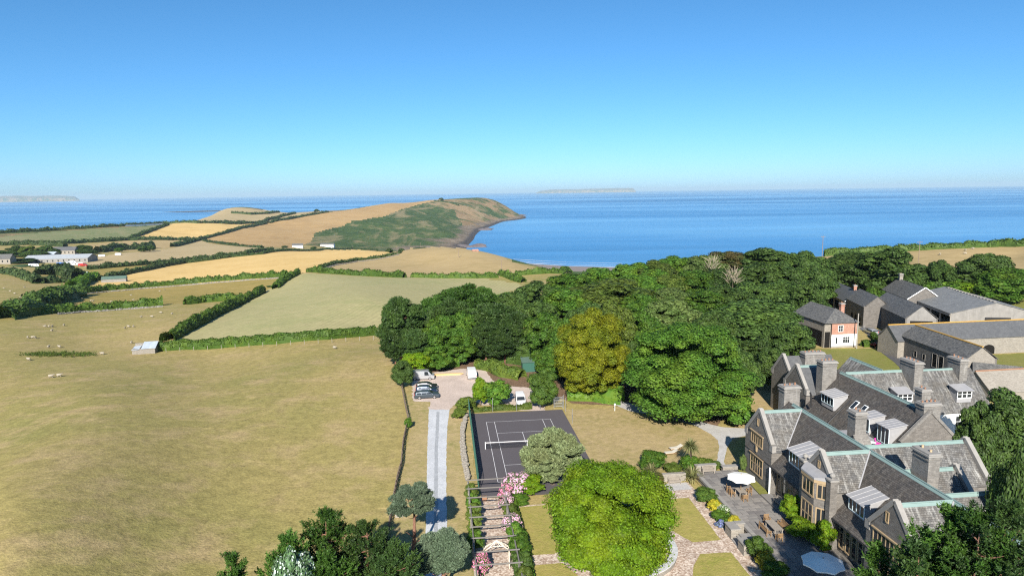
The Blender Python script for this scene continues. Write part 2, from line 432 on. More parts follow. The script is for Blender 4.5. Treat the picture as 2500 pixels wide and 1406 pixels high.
HIDDEN = [ # px, distance, height: ground the photograph cannot show (behind rises, under the sea)
 (0,30,0),(1250,30,0),(2500,30,0),(-800,60,-1),(3300,60,0),(-800,200,-12),(3300,200,0),(3300,420,-3),(-800,600,-35),(-800,1500,-60),(-800,2100,-66),
 (-800,2600,-125),(0,2450,-125),(200,2500,-125),(300,2550,-125),(400,2600,-122),(480,3050,-122),(560,4200,-125),(700,4000,-125),(840,4000,-125),(960,4400,-125),(1100,4800,-125),(1200,4900,-125),
 (1130,1860,-114),(1180,2720,-117),(1265,4250,-117),(1230,3500,-117),(1290,4400,-125),(1300,3000,-130),(1300,2000,-128),(1400,1500,-122),(1145,2050,-115),(1160,2350,-116),
 (1300,1300,-114.5),(1500,1250,-114.5),(1200,1500,-115.5),(1100,1100,-88),(1200,1000,-80),(1330,800,-65),(1500,800,-72),(1500,480,-24),(1000,1200,-88),(950,1400,-98),
 (1700,500,-22),(1700,1000,-100),(2000,520,-18),(2000,1100,-118),(2500,520,-16),(2500,1100,-120),(3300,600,-20),(3300,1200,-122),(1700,1500,-124),(2500,2000,-128),(2000,6000,-140),(1300,8000,-140),(0,8000,-140),(-800,8000,-140),(3300,8000,-140),(800,6500,-135),(400,5000,-132),
]
def _az(px, py):
    v = ray(px, py); return math.atan2(v[0], v[1])
_pts, _zs = [], []
for px, py, D in SURVEY:
    q = at_dist(px, py, D); _pts.append((math.atan2(q[0], q[1])*3.2, math.log(D))); _zs.append(q[2])
for px, D, z in HIDDEN:
    _pts.append((_az(px, 480)*3.2, math.log(D))); _zs.append(z)
_pts = np.array(_pts); _zs = np.array(_zs); _n = len(_pts)
def _U(d2): return np.where(d2 > 1e-12, d2*np.log(np.maximum(d2, 1e-12)), 0.0)
_K = _U(((_pts[:, None]-_pts[None])**2).sum(-1)) + np.eye(_n)*0.006
_P = np.c_[np.ones(_n), _pts]
_A = np.block([[_K, _P], [_P.T, np.zeros((3, 3))]])
_w = np.linalg.solve(_A, np.r_[_zs, 0, 0, 0])
def _vnoise(x, y, s):
    x = x/s; y = y/s
    xi = np.floor(x); yi = np.floor(y); fx = x-xi; fy = y-yi
    def h(a, b):
        k = np.sin(a*127.1+b*311.7)*43758.5453
        return k-np.floor(k)
    ux = fx*fx*(3-2*fx); uy = fy*fy*(3-2*fy)
    return (h(xi, yi)*(1-ux)+h(xi+1, yi)*ux)*(1-uy)+(h(xi, yi+1)*(1-ux)+h(xi+1, yi+1)*ux)*uy - 0.5
def ground(x, y):
    x = np.atleast_1d(np.asarray(x, float)); y = np.atleast_1d(np.asarray(y, float))
    r = np.clip(np.hypot(x, y), 25, 9000)
    az = np.clip(np.arctan2(x, y), -1.05, 1.05)*3.2; l = np.log(r)
    z = np.empty(len(x))
    for s in range(0, len(x), 20000):
        e = slice(s, s+20000)
        d2 = (az[e, None]-_pts[None, :, 0])**2+(l[e, None]-_pts[None, :, 1])**2
        z[e] = _U(d2)@_w[:_n]+_w[_n]+_w[_n+1]*az[e]+_w[_n+2]*l[e]
    # level platform of the manor, its garden, court, car park and farmyard
    b = x*UB[0]+y*UB[1]; a = x*UA[0]+y*UA[1]
    def plat(b0, b1, a0, a1, soft):
        db = np.maximum(np.maximum(b0-b, b-b1), 0); da = np.maximum(np.maximum(a0-a, a-a1), 0)
        t = np.clip(1-np.hypot(db, da)/soft, 0, 1); return t*t*(3-2*t)
    k = np.maximum(plat(-9, 75, 20, 142, 40), plat(40, 175, 40, 215, 45))
    z = z*(1-k)
    far = np.clip((r-1500)/800, 0, 1)*np.clip((z+113)/14, 0, 1)
    z = z+far*(_vnoise(x, y, 160)*13+_vnoise(x, y, 60)*6+_vnoise(x, y, 25)*3)*np.clip((-z-20)/40, 0.12, 1)
    return np.maximum(z, -135)
def gz(x, y): return float(ground(x, y)[0])
_ts = np.exp(np.linspace(math.log(28), math.log(7000), 900))
def hit(px, py):
    """where the sight line of a picture position meets the land"""
    v = ray(px, py); h = math.hypot(v[0], v[1])
    X = v[0]/h*_ts; Y = v[1]/h*_ts; Z = CAM_H+v[2]/h*_ts
    d = Z-ground(X, Y)
    i = np.where(d < 0)[0]
    if not len(i): k = len(_ts)-1; return np.array([X[k], Y[k], Z[k]])
    i = i[0]
    if i == 0: return np.array([X[0], Y[0], Z[0]])
    t = d[i-1]/(d[i-1]-d[i]); D = _ts[i-1]+(_ts[i]-_ts[i-1])*t
    x, y = v[0]/h*D, v[1]/h*D
    return np.array([x, y, gz(x, y)])

FIELDS = [ # outline in picture positions, material, label, name
 ([(425,838),(520,780),(640,714),(690,690),(735,668),(880,674),(1000,678),(1190,681),(1262,690),(1275,700),(1215,720),(1050,760),(915,800),(915,808),(640,826)], 'mown', 'pale mown grass field behind the wood', 'field'),
 ([(60,768),(130,740),(190,716),(300,708),(440,694),(700,672),(720,672),(690,690),(640,713),(590,730),(410,744),(200,762)], 'olive', 'olive dry pasture between two hedges', 'field'),
 ([(183,714),(250,686),(330,664),(420,647),(500,636),(560,629),(700,614),(780,609),(880,609),(957,618),(930,629),(868,636),(800,651),(738,668),(700,673),(440,693),(250,709)], 'stubble', 'large pale gold stubble field', 'field'),
 ([(738,668),(800,651),(868,637),(940,629),(1000,606),(1090,603),(1165,609),(1240,636),(1340,664),(1262,669),(1190,679),(1000,676),(880,672)], 'tan', 'tan grazed hill above the bay', 'field'),
 ([(170,694),(190,668),(225,658),(410,642),(480,634),(420,646),(330,664),(270,680)], 'olive', 'narrow olive field with a caravan', 'field'),
 ([(185,638),(300,618),(420,606),(490,587),(570,601),(700,608),(640,617),(560,627),(480,634),(410,641),(215,657)], 'tan2', 'pale tan camping field', 'field'),
 ([(190,600),(310,588),(480,587),(420,605),(340,612),(250,616)], 'tan', 'tan strip below the green field', 'field'),
 ([(-40,585),(100,567),(300,555),(405,549),(370,563),(310,586),(190,594),(0,596),(-40,596)], 'greenfield', 'green striped field at the coast', 'field'),
 ([(310,586),(370,563),(420,546),(520,545),(648,546),(560,566),(490,584)], 'stubble', 'distant gold stubble field below the headland', 'field'),
 ([(648,546),(700,533),(790,520),(850,513),(905,503),(960,493),(1050,487),(1090,487),(1010,503),(940,528),(850,545),(768,570),(760,590),(705,606),(570,600),(490,585),(560,566)], 'heath', 'brown dry heath rising to the headland', 'field'),
 ([(475,541),(520,521),(560,509),(640,513),(690,518),(660,530),(648,546),(520,545)], 'tan2', 'far small fields on the coastal hill', 'field'),
 ([(660,531),(690,518),(790,515),(800,519),(700,533),(650,545)], 'tan2', 'pale far field beside the hill', 'field'),
 ([(768,570),(850,545),(940,528),(1010,503),(1060,500),(1110,515),(1140,560),(1150,610),(900,612),(800,606),(760,590)], 'headland_slope', 'green gorse slope of the headland', 'headland'),
 ([(1060,500),(1010,503),(1090,486),(1180,478),(1300,480),(1300,540),(1150,612),(1140,560),(1110,515)], 'headland_top', 'tan and rocky end of the headland', 'headland'),
 ([(2010,640),(2050,606),(2510,590),(2600,590),(2600,700),(2380,735),(2230,740),(2150,690)], 'tan', 'dry field beyond the farm', 'field'),
 ([(2330,760),(2400,715),(2600,690),(2600,900),(2500,790)], 'paddock', 'green paddock beside the big shed', 'field'),
]
def inpoly(x, y, P):
    P = np.asarray(P); ins = np.zeros(len(x), bool); n = len(P); j = n-1
    for i in range(n):
        xi, yi = P[i][:2]; xj, yj = P[j][:2]
        c = ((yi > y) != (yj > y)) & (x < (xj-xi)*(y-yi)/((yj-yi) or 1e-9)+xi)
        ins ^= c; j = i
    return ins
def build_terrain():
    na, nr = 900, 330
    az = np.linspace(-rad(62), rad(62), na)
    # finer steps where the picture looks
    az = np.sign(az)*np.abs(az/rad(62))**1.12*rad(62)
    rr = np.exp(np.linspace(math.log(28), math.log(7500), nr))
    A, Rr = np.meshgrid(az, rr)
    X = (np.sin(A)*Rr).ravel(); Y = (np.cos(A)*Rr).ravel(); Z = ground(X, Y)
    V = np.stack([X, Y, Z], 1)
    i = np.arange(nr-1)[:, None]*na+np.arange(na-1)[None]
    Q = np.stack([i, i+1, i+1+na, i+na], -1).reshape(-1, 4)
    Q = Q[Z[Q].max(1) > SEA_Z-6]
    cx = X[Q].mean(1); cy = Y[Q].mean(1)
    own = np.full(len(Q), -1)
    for k, (P, mt, lb, nm) in enumerate(FIELDS):
        W = [hit(*p) for p in P]
        own[(own < 0) & inpoly(cx, cy, W)] = k
    rr_ = np.hypot(cx, cy)
    own[(own < 0) & (rr_ > 1500)] = 100        # rest of the coast
    own[(own < 0) & (rr_ > 520) & (np.arctan2(cx, cy) > 0.0)] = 101
    def emit(sel, name, mt, lb):
        if not sel.any(): return
        q = Q[sel]; u, inv = np.unique(q, return_inverse=True)
        o = np_mesh(name, V[u], inv.reshape(-1, 4), MATS[mt], smooth=True)
        tag(o, lb, kind='structure')
    emit(own == -1, 'pasture', 'pasture', 'dry grazed pasture in front of the hedges')
    emit(own == 100, 'hills', 'headland_top', 'far coast and headland')
    emit(own == 101, 'hillside', 'scrub_green', 'scrubby cliff side above the beach')
    for k, (P, mt, lb, nm) in enumerate(FIELDS): emit(own == k, nm, mt, lb)
build_terrain()

# sea, beach, far land
m = MB(); n = 96
ring = [60000*np.array([math.cos(2*math.pi*k/n), math.sin(2*math.pi*k/n)]) for k in range(n)]
m.poly([(p[0], p[1], SEA_Z) for p in ring])
tag(m.build('sea', MATS['sea'], uv=False), 'calm blue sea reaching to the horizon', kind='structure')
# ------------------------------------------------------------------ building materials
masonry('stone_wall', (0.125, 0.115, 0.105), (0.200, 0.185, 0.168), (0.235, 0.222, 0.205), 0.5, 0.17, 0.02, blot=(0.10, 0.092, 0.084), bump=0.9)
masonry('stone_pale', (0.216, 0.196, 0.168), (0.320, 0.292, 0.252), (0.336, 0.312, 0.272), 0.42, 0.18, 0.03, blot=(0.22, 0.20, 0.17), bump=0.9, warp=0.14)
masonry('stone_chimney', (0.150, 0.142, 0.132), (0.250, 0.236, 0.218), (0.28, 0.268, 0.25), 0.4, 0.15, 0.022, blot=(0.125, 0.118, 0.108), bump=0.9, streak=(0.46, 0.45, 0.42), streakamt=0.45)
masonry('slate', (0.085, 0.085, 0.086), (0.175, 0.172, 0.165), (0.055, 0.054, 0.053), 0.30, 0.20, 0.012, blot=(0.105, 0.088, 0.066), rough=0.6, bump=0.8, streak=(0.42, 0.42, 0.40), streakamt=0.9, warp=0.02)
masonry('slate_shaded', (0.055, 0.052, 0.050), (0.115, 0.106, 0.098), (0.038, 0.036, 0.035), 0.30, 0.20, 0.012, blot=(0.095, 0.075, 0.058), rough=0.55, bump=0.8, streak=(0.27, 0.25, 0.21), streakamt=0.5, warp=0.02)  # darker copy of slate: grazing-sun shade of left-facing slopes put into the colour
masonry('slate_plain', (0.094, 0.098, 0.105), (0.120, 0.124, 0.128), (0.060, 0.060, 0.064), 0.3, 0.22, 0.008, rough=0.5, bump=0.4, warp=0.01)
masonry('barn_slate', (0.07, 0.072, 0.075), (0.155, 0.155, 0.15), (0.05, 0.05, 0.05), 0.40, 0.28, 0.014, blot=(0.12, 0.115, 0.105), rough=0.6, bump=0.7, streak=(0.27, 0.26, 0.23), streakamt=0.5, warp=0.02)
masonry('red_brick', (0.36, 0.17, 0.115), (0.46, 0.26, 0.19), (0.40, 0.30, 0.25), 0.22, 0.075, 0.01, blot=(0.30, 0.10, 0.06), bump=0.5, warp=0.01)
masonry('paving', (0.155, 0.148, 0.142), (0.235, 0.222, 0.21), (0.09, 0.085, 0.08), 5.0, 5.0, 0.0, blot=(0.12, 0.115, 0.11), bump=0.3)
plain('copper', (0.19, 0.27, 0.255), 0.55, 0.4, var=0.18, scale=1.5)
plain('coping', (0.26, 0.25, 0.235), 0.9, 0.2, var=0.25, scale=2)
plain('sandstone', (0.34, 0.255, 0.155), 0.9, 0.2, var=0.2, scale=3)
plain('lead', (0.30, 0.30, 0.31), 0.5, 0.4, var=0.2, scale=2)
plain('white_paint', (0.78, 0.80, 0.80), 0.5, 0.4)
plain('pale_blue_paint', (0.60, 0.72, 0.76), 0.5, 0.4)
plain('white_render', (0.82, 0.81, 0.78), 0.9, 0.2, var=0.06, scale=1)
plain('glass', (0.02, 0.025, 0.03), 0.08, 0.6)
plain('terracotta', (0.27, 0.15, 0.095), 0.8, 0.2, var=0.2)
plain('buff_pot', (0.42, 0.32, 0.20), 0.8, 0.2, var=0.2)
plain('black_iron', (0.02, 0.02, 0.022), 0.5, 0.4)
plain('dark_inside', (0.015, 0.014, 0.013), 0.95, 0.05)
plain('lichen_orange', (0.42, 0.25, 0.06), 0.95, 0.1, var=0.45, scale=3)
plain('weathered_board', (0.30, 0.28, 0.25), 0.9, 0.15, var=0.25, scale=3)
plain('teak', (0.26, 0.165, 0.085), 0.7, 0.25, var=0.25, scale=6)
plain('grey_teak', (0.30, 0.265, 0.225), 0.8, 0.2, var=0.25, scale=6)
plain('pine_plank', (0.62, 0.42, 0.20), 0.8, 0.2, var=0.2)
plain('galvanised', (0.42, 0.44, 0.46), 0.4, 0.5, metal=0.6)
plain('pink_plastic', (0.75, 0.04, 0.36), 0.4, 0.5)
plain('canvas', (0.86, 0.85, 0.80), 0.8, 0.2)

# ------------------------------------------------------------------ manor house (site frame: b right, a away)
HO = (50.0, 70.0, 0.0)
manor = thing('manor_house', 'large grey stone manor with slate roofs, copper ridges and gabled wings', 'house', site(50, 70, 0), SITE)
TZ = 0.8                                        # terrace level

def part(mb, name, mat, parent=manor, off=HO, smooth=False):
    return mb.build(name, [MATS[k] for k in mat] if isinstance(mat, (list, tuple)) else MATS[mat], parent, off, smooth)

def wing(axis, c, hl, hr, s0, s1, zl, zr_, zt, mat='slate', wall='stone_wall', cop=(0, 0), ridge=(None, None), zb=0.0, oh=0.25, par=manor, off=HO, dark=None, gw=(1, 1)):
    """range with a ridge along an axis; hl/hr half widths and zl/zr_ eave heights on the low/high side"""
    def P(s, t, z): return (s, c+t, z) if axis == 'b' else (c+t, s, z)
    flip = axis == 'a'
    w = MB()
    lo = zt-0.12
    for s, g, out in ((s0, gw[0], 0), (s1, gw[1], 1)):
        pts = [P(s, -hl, zb), P(s, hr, zb), P(s, hr, zr_-0.05), P(s, 0, lo), P(s, -hl, zl-0.05)]
        if (out == 0) != flip: pts = pts[::-1]
        w.poly(pts)
    w.poly([P(s0, -hl, zb), P(s1, -hl, zb), P(s1, -hl, zl-0.05), P(s0, -hl, zl-0.05)][::(-1 if flip else 1)])
    w.poly([P(s1, hr, zb), P(s0, hr, zb), P(s0, hr, zr_-0.05), P(s1, hr, zr_-0.05)][::(-1 if flip else 1)])
    part(w, 'wall', wall, par, off)
    for side, h, ze in ((-1, hl, zl), (1, hr, zr_)):
        k = (zt-ze)/h; d = h+oh
        q = [P(s0, side*d, zt-k*d), P(s1, side*d, zt-k*d), P(s1, 0, zt), P(s0, 0, zt)]
        if (side == 1) != flip: q = q[::-1]
        part(MB().slab(q, 0.10), 'roof_slope', (dark if side == -1 and dark else mat), par, off)  # low-side slope can take the darker copy, its shade painted in
    r0, r1 = ridge
    if r0 is not None:
        m = MB()
        for side in (-1, 1):
            h, ze = (hl, zl) if side == -1 else (hr, zr_)
            k = (zt-ze)/h
            q = [P(r0, side*0.24, zt+0.05-k*0.24), P(r1, side*0.24, zt+0.05-k*0.24), P(r1, 0, zt+0.06), P(r0, 0, zt+0.06)]
            if (side == 1) != flip: q = q[::-1]
            m.slab(q, 0.06)
        cp = part(m, 'ridge_capping', 'copper', par, off)
        m = MB(); m.tube([P(r0, 0, zt+0.09), P(r1, 0, zt+0.09)], 0.07, 6)
        part(m, 'ridge_roll', 'copper', cp, (0, 0, 0) if False else off)
    for flag, s, sg in ((cop[0], s0, 1), (cop[1], s1, -1)):
        if not flag: continue
        for side, h, ze in ((-1, hl, zl), (1, hr, zr_)):
            k = (zt-ze)/h
            m = MB()
            m.bar(P(s+sg*0.2, 0, zt+0.33), P(s+sg*0.2, side*(h-0.25), zt+0.33-k*(h-0.25)), 0.52, 0.42)
            m.box(*sorted((P(s-sg*0.06, 0, 0)[0], P(s+sg*0.46, 0, 0)[0])), *sorted((P(0, side*(h-0.5), 0)[1], P(0, side*(h+0.22), 0)[1])), ze-0.25, ze+0.62) if axis == 'b' else \
                m.box(*sorted((P(0, side*(h-0.5), 0)[0], P(0, side*(h+0.22), 0)[0])), *sorted((P(s-sg*0.06, 0, 0)[1], P(s+sg*0.46, 0, 0)[1])), ze-0.25, ze+0.62)
            part(m, 'coping', 'coping', par, off)

def chimney(b0, b1, a0, a1, z0, z1, pots=2, mat='stone_chimney', par=manor, off=HO, pot='terracotta', step=True):
    m = MB(); m.box(b0, b1, a0, a1, z0, z1-0.32)
    m.box(b0-0.10, b1+0.10, a0-0.10, a1+0.10, z1-0.75, z1-0.62)
    if step: m.box(b0-0.08, b1+0.08, a0-0.08, a1+0.08, z0, z0+0.5)
    st = part(m, 'chimney', mat, par, off)
    m = MB(); m.box(b0-0.16, b1+0.16, a0-0.16, a1+0.16, z1-0.318, z1-0.16); m.box(b0-0.05, b1+0.05, a0-0.05, a1+0.05, z1-0.158, z1)
    part(m, 'chimney_cap', 'coping', st, off)
    for k in range(pots):
        t = (k+0.5)/pots
        x, y = (b0+(b1-b0)*t, (a0+a1)/2) if (b1-b0) > (a1-a0) else ((b0+b1)/2, a0+(a1-a0)*t)
        h = 0.35+0.2*((k*7) % 3)/2
        h *= 0.6; m = MB(); m.lathe([(0.12, z1-0.02), (0.10, z1+h*0.8), (0.13, z1+h*0.85), (0.12, z1+h)], 9, (x, y))
        part(m, 'chimney_pot', pot, st, off)

def window_b(b, a0, a1, z0, z1, n, transoms=(), par=manor, off=HO, face=-1, frame='sandstone', hood=True, fw=0.16, mw=0.11):
    """stone mullioned window in a wall b = const; face -1 looks towards -b"""
    o = face*0.07
    m = MB()
    def bx(A0, A1, Z0, Z1, d0, d1): m.box(min(b+face*d0, b+face*d1), max(b+face*d0, b+face*d1), A0, A1, Z0, Z1)
    bx(a0-fw, a0, z0-fw, z1+fw, -0.1, 0.06); bx(a1, a1+fw, z0-fw, z1+fw, -0.1, 0.06)
    bx(a0, a1, z0-fw, z0, -0.1, 0.10); bx(a0, a1, z1, z1+fw, -0.1, 0.06)
    wdt = (a1-a0)/n
    for k in range(1, n): bx(a0+k*wdt-mw/2, a0+k*wdt+mw/2, z0, z1, -0.1, 0.05)
    for t in transoms: bx(a0, a1, t-mw/2, t+mw/2, -0.1, 0.052)
    if hood: bx(a0-fw-0.15, a1+fw+0.15, z1+fw, z1+fw+0.12, -0.1, 0.16)
    w = part(m, 'window', frame, par, off)
    zs = [z0]+list(transoms)+[z1]
    for k in range(n):
        for j in range(len(zs)-1):
            g = MB(); g.box(min(b+face*0.005, b+face*0.02), max(b+face*0.005, b+face*0.02), a0+k*wdt+mw/2, a0+(k+1)*wdt-mw/2, zs[j]+(mw/2 if j else 0), zs[j+1]-(mw/2 if j < len(zs)-2 else 0))
            part(g, 'pane', 'glass', w, off)
    return w
def window_a(a, b0, b1, z0, z1, n, transoms=(), par=manor, off=HO, face=-1, frame='white_paint', fw=0.09, mw=0.06, pm='glass'):
    m = MB()
    def bx(B0, B1, Z0, Z1, d0, d1): m.box(B0, B1, min(a+face*d0, a+face*d1), max(a+face*d0, a+face*d1), Z0, Z1)
    bx(b0-fw, b0, z0-fw, z1+fw, -0.1, 0.05); bx(b1, b1+fw, z0-fw, z1+fw, -0.1, 0.05)
    bx(b0, b1, z0-fw, z0, -0.1, 0.08); bx(b0, b1, z1, z1+fw, -0.1, 0.05)
    wdt = (b1-b0)/n
    for k in range(1, n): bx(b0+k*wdt-mw/2, b0+k*wdt+mw/2, z0, z1, -0.1, 0.04)
    for t in transoms: bx(b0, b1, t-mw/2, t+mw/2, -0.1, 0.042)
    w = part(m, 'window', frame, par, off)
    zs = [z0]+list(transoms)+[z1]
    for k in range(n):
        for j in range(len(zs)-1):
            g = MB(); g.box(b0+k*wdt+mw/2, b0+(k+1)*wdt-mw/2, min(a+face*0.005, a+face*0.02), max(a+face*0.005, a+face*0.02), zs[j], zs[j+1])
            part(g, 'pane', pm, w, off)
    return w

def dormer_b(bf, a0, a1, z0, z1, bb, n, par=manor, off=HO, rise=0.5, bar=True):
    """flat leaded dormer looking towards -b, cut into a slope"""
    m = MB(); m.prism([(bf, a0), (bb, a0), (bb, a1), (bf, a1)], z0-0.6, [z1-0.02, z1+rise-0.02, z1+rise-0.02, z1-0.02])
    d = part(m, 'dormer', 'lead', par, off)
    m = MB(); m.slab([(bf-0.35, a0-0.2, z1-0.07), (bb, a0-0.2, z1+rise), (bb, a1+0.2, z1+rise), (bf-0.35, a1+0.2, z1-0.07)][::1], 0.09)
    k = int((a1-a0)/0.7)+1
    for i in range(k+1):
        y = a0-0.17+(a1-a0+0.34)*i/k
        m.tube([(bf-0.34, y, z1-0.05), (bb-0.1, y, z1+rise-0.02)], 0.035, 5)
    part(m, 'dormer_roof', 'lead', d, off)
    m = MB(); w = (a1-a0)/n; fw = 0.09
    m.box(bf-0.07, bf-0.005, a0, a1, z0, z0+fw); m.box(bf-0.07, bf-0.005, a0, a1, z1-0.16, z1-0.05)
    for i in range(n+1): m.box(bf-0.072, bf-0.004, a0+i*w-fw/2, a0+i*w+fw/2, z0+fw, z1-0.16)
    part(m, 'dormer_frame', 'pale_blue_paint', d, off)
    for i in range(n):
        g = MB(); g.box(bf-0.045, bf-0.02, a0+i*w+fw/2, a0+(i+1)*w-fw/2, z0+fw, z1-0.16)
        part(g, 'pane', 'glass', d, off)
def dormer_a(af, b0, b1, z0, z1, ab, n, par=manor, off=HO, rise=0.45):
    m = MB(); m.prism([(b0, af), (b1, af), (b1, ab), (b0, ab)], z0-0.6, [z1-0.02, z1-0.02, z1+rise-0.02, z1+rise-0.02])
    d = part(m, 'dormer', 'lead', par, off)
    m = MB(); m.slab([(b0-0.2, af-0.35, z1-0.07), (b1+0.2, af-0.35, z1-0.07), (b1+0.2, ab, z1+rise), (b0-0.2, ab, z1+rise)], 0.1)
    part(m, 'dormer_roof', 'lead', d, off)
    m = MB(); w = (b1-b0)/n; fw = 0.11
    m.box(b0, b1, af-0.07, af-0.005, z0, z0+fw*1.5); m.box(b0, b1, af-0.07, af-0.005, z1-0.2, z1-0.05)
    for i in range(n+1): m.box(b0+i*w-fw/2, b0+i*w+fw/2, af-0.072, af-0.004, z0+fw*1.5, z1-0.2)
    m.box(b0, b1, af-0.055, af-0.01, (z0+z1)/2-0.03, (z0+z1)/2+0.03)
    part(m, 'dormer_frame', 'white_paint', d, off)
    for i in range(n):
        g = MB(); g.box(b0+i*w+fw/2, b0+(i+1)*w-fw/2, af-0.04, af-0.02, z0+fw*1.5, z1-0.2)
        part(g, 'pane', 'glass', d, off)

RZ = 10.2
# main range along a, long front slope sweeping down to the loggia eaves
wing('a', 45.6, 5.0, 3.4, 44.0, 82.3, 5.29, 6.8, RZ, mat='slate', dark='slate_shaded', ridge=(44.0, 81.2), oh=0.9)  # left-facing front slope gets the slate with shade in its colour
# front cross wings with stone gables
wing('b', 78.9, 3.6, 3.6, 39.8, 45.6, 6.4, 6.4, RZ, cop=(1, 0), ridge=(40.4, 45.5))
wing('b', 64.95, 2.75, 2.75, 39.8, 45.6, 7.3, 7.3, RZ, cop=(1, 0), ridge=(40.4, 45.5))
wing('b', 52.95, 3.6, 3.6, 39.8, 45.6, 6.4, 6.4, RZ, cop=(1, 0), ridge=(40.4, 45.5))
# lead valleys where the wings meet the long slope
for (a_, hw, ze) in ((78.9, 3.6, 6.4), (64.95, 2.75, 7.3), (52.95, 3.6, 6.4)):
    k = (RZ-ze)/hw
    t = hw; zz = RZ-k*t; bb = 45.6-(RZ-zz)/0.982
    m = MB(); m.bar((45.5, a_-0.1, RZ+0.02), (bb, a_-t, zz+0.06), 0.13, 0.05)
    part(m, 'valley_lining', 'lead')
# loggia piers and windows under the long eaves
for (s0, s1) in ((67.9, 75.2), (56.7, 62.0)):
    n_ = int((s1-s0)/1.05)
    w_ = (s1-s0)/n_
    for k in range(n_):
        window_b(40.58, s0+k*w_+0.22, s0+(k+1)*w_-0.22, TZ+0.5, 3.9, 1, (2.9,), hood=False, fw=0.14)
    m = MB(); m.tube([(39.65, s0, 4.32), (39.65, s1, 4.32)], 0.07, 6); part(m, 'gutter', 'black_iron')
# gable windows
window_b(39.8, 77.75, 80.75, 5.75, 7.0, 5)
m = MB(); m.box(39.66, 39.9, 79.0, 79.35, 4.75, 5.6); part(m, 'carved_panel', 'sandstone')
window_b(39.8, 77.55, 80.7, 1.9, 3.95, 5, (3.0,))
window_b(39.8, 78.95, 79.2, 8.4, 9.1, 1, hood=False, fw=0.12)
window_b(39.8, 52.0, 55.4, 5.2, 6.6, 6)
window_b(39.8, 52.0, 55.4, 1.9, 3.95, 6, (3.0,))
window_b(39.8, 53.6, 53.85, 8.2, 9.05, 1, hood=False, fw=0.12)
window_b(39.8, 64.85, 65.1, 8.7, 9.3, 1, hood=False, fw=0.1)
# white downpipe at the near corner of the first gable
m = MB(); m.tube([(39.6, 75.12, TZ), (39.6, 75.12, 4.3)], 0.11, 7); part(m, 'downpipe', 'white_paint')
# bay window of the middle gable
bay = [(39.8, 67.3), (38.65, 66.2), (38.65, 63.75), (39.8, 62.65)]
m = MB(); m.prism(bay, TZ, 7.9); by = part(m, 'bay_window', 'stone_wall')
m = MB(); m.prism([(39.85, 67.5), (38.5, 66.28), (38.5, 63.67), (39.85, 62.45)], 7.903, [8.45, 8.1, 8.1, 8.45]); part(m, 'bay_roof', 'lead', by)
m = MB(); m.prism([(39.82, 67.45), (38.52, 66.26), (38.52, 63.69), (39.82, 62.5)], 7.55, 7.9); part(m, 'bay_cornice', 'sandstone', by)
window_b(38.65, 63.98, 65.97, 5.9, 7.4, 3, hood=False)
window_b(38.65, 63.98, 65.97, 2.0, 4.75, 3, (3.5,), hood=False)
for (z0, z1) in ((5.9, 7.4), (2.0, 4.75)):               # splayed side light looking towards the camera side
    d = Vector((39.8-38.65, 62.65-63.75, 0)); L = d.length; d.normalize(); nn = Vector((d.y, -d.x, 0))
    o_ = Vector((38.65, 63.75, 0))
    fr = MB()
    def pt(s, z, out): q = o_+d*s+nn*out; return (q.x, q.y, z)
    for (sa, sb, za, zb_) in ((0.22, 0.36, z0-.1, z1+.1), (L-0.36, L-0.22, z0-.1, z1+.1), (0.36, L-0.36, z0-.1, z0+.04), (0.36, L-0.36, z1-.04, z1+.1), (L/2-.05, L/2+.05, z0+.04, z1-.04)):
        fr.prism([pt(sa, 0, 0.05)[:2], pt(sb, 0, 0.05)[:2], pt(sb, 0, -0.1)[:2], pt(sa, 0, -0.1)[:2]], za, zb_)
    fw_ = part(fr, 'window', 'sandstone')
    for (sa, sb) in ((0.36, L/2-.05), (L/2+.05, L-0.36)):
        g = MB(); g.prism([pt(sa, 0, 0.02)[:2], pt(sb, 0, 0.02)[:2], pt(sb, 0, 0.005)[:2], pt(sa, 0, 0.005)[:2]], z0+.04, z1-.04)
        part(g, 'pane', 'glass', fw_)
for a_ in (62.35, 67.6):                                  # corner piers with ball finials
    m = MB(); m.box(39.35, 40.15, a_-0.38, a_+0.38, TZ, 8.3); pr = part(m, 'corner_pier', 'stone_wall')
    m = MB(); m.box(39.27, 40.23, a_-0.46, a_+0.46, 8.302, 8.48); m.lathe([(0.1, 8.48), (0.12, 8.6), (0.25, 8.72), (0.3, 8.86), (0.25, 9.02), (0.06, 9.12)], 10, (39.75, a_)); part(m, 'ball_finial', 'coping', pr)
dormer_b(40.95, 70.3, 73.1, 5.8, 7.55, 43.7, 4, rise=0.72)
dormer_b(40.95, 58.6, 61.1, 5.8, 7.3, 43.5, 4, rise=0.75)
# east wings behind the main ridge
wing('b', 66.15, 3.5, 3.5, 45.6, 58.0, 6.75, 6.75, RZ, cop=(0, 1), ridge=(45.7, 57.4))
wing('b', 60.1, 3.2, 3.0, 45.6, 51.9, 6.9, 6.9, 9.95, cop=(0, 1), ridge=(45.7, 51.3))
wing('b', 54.3, 3.2, 3.0, 45.6, 52.2, 6.9, 6.9, 10.1, cop=(0, 1), ridge=(45.7, 51.6))
m = MB(); m.box(58.02, 58.6, 62.2, 63.1, 2.0, 7.5); part(m, 'buttress', 'stone_chimney')
# second range parallel to the front, gable towards the camera
wing('a', 60.9, 5.6, 3.7, 75.5, 95.3, 4.6, 6.4, 10.15, mat='slate', dark='slate_shaded', ridge=(78.2, 95.0), cop=(0, 0))  # courtyard slope faces left too, so its shade is coloured in
for sd, h, ze in ((-1, 3.9, 6.3), (1, 3.7, 6.4)):
    m = MB(); k = (10.15-ze)/h
    m.bar((60.9, 75.62, 10.36), (60.9+sd*h, 75.62, 10.36-k*h), 0.42, 0.34); part(m, 'coping', 'stone_chimney')
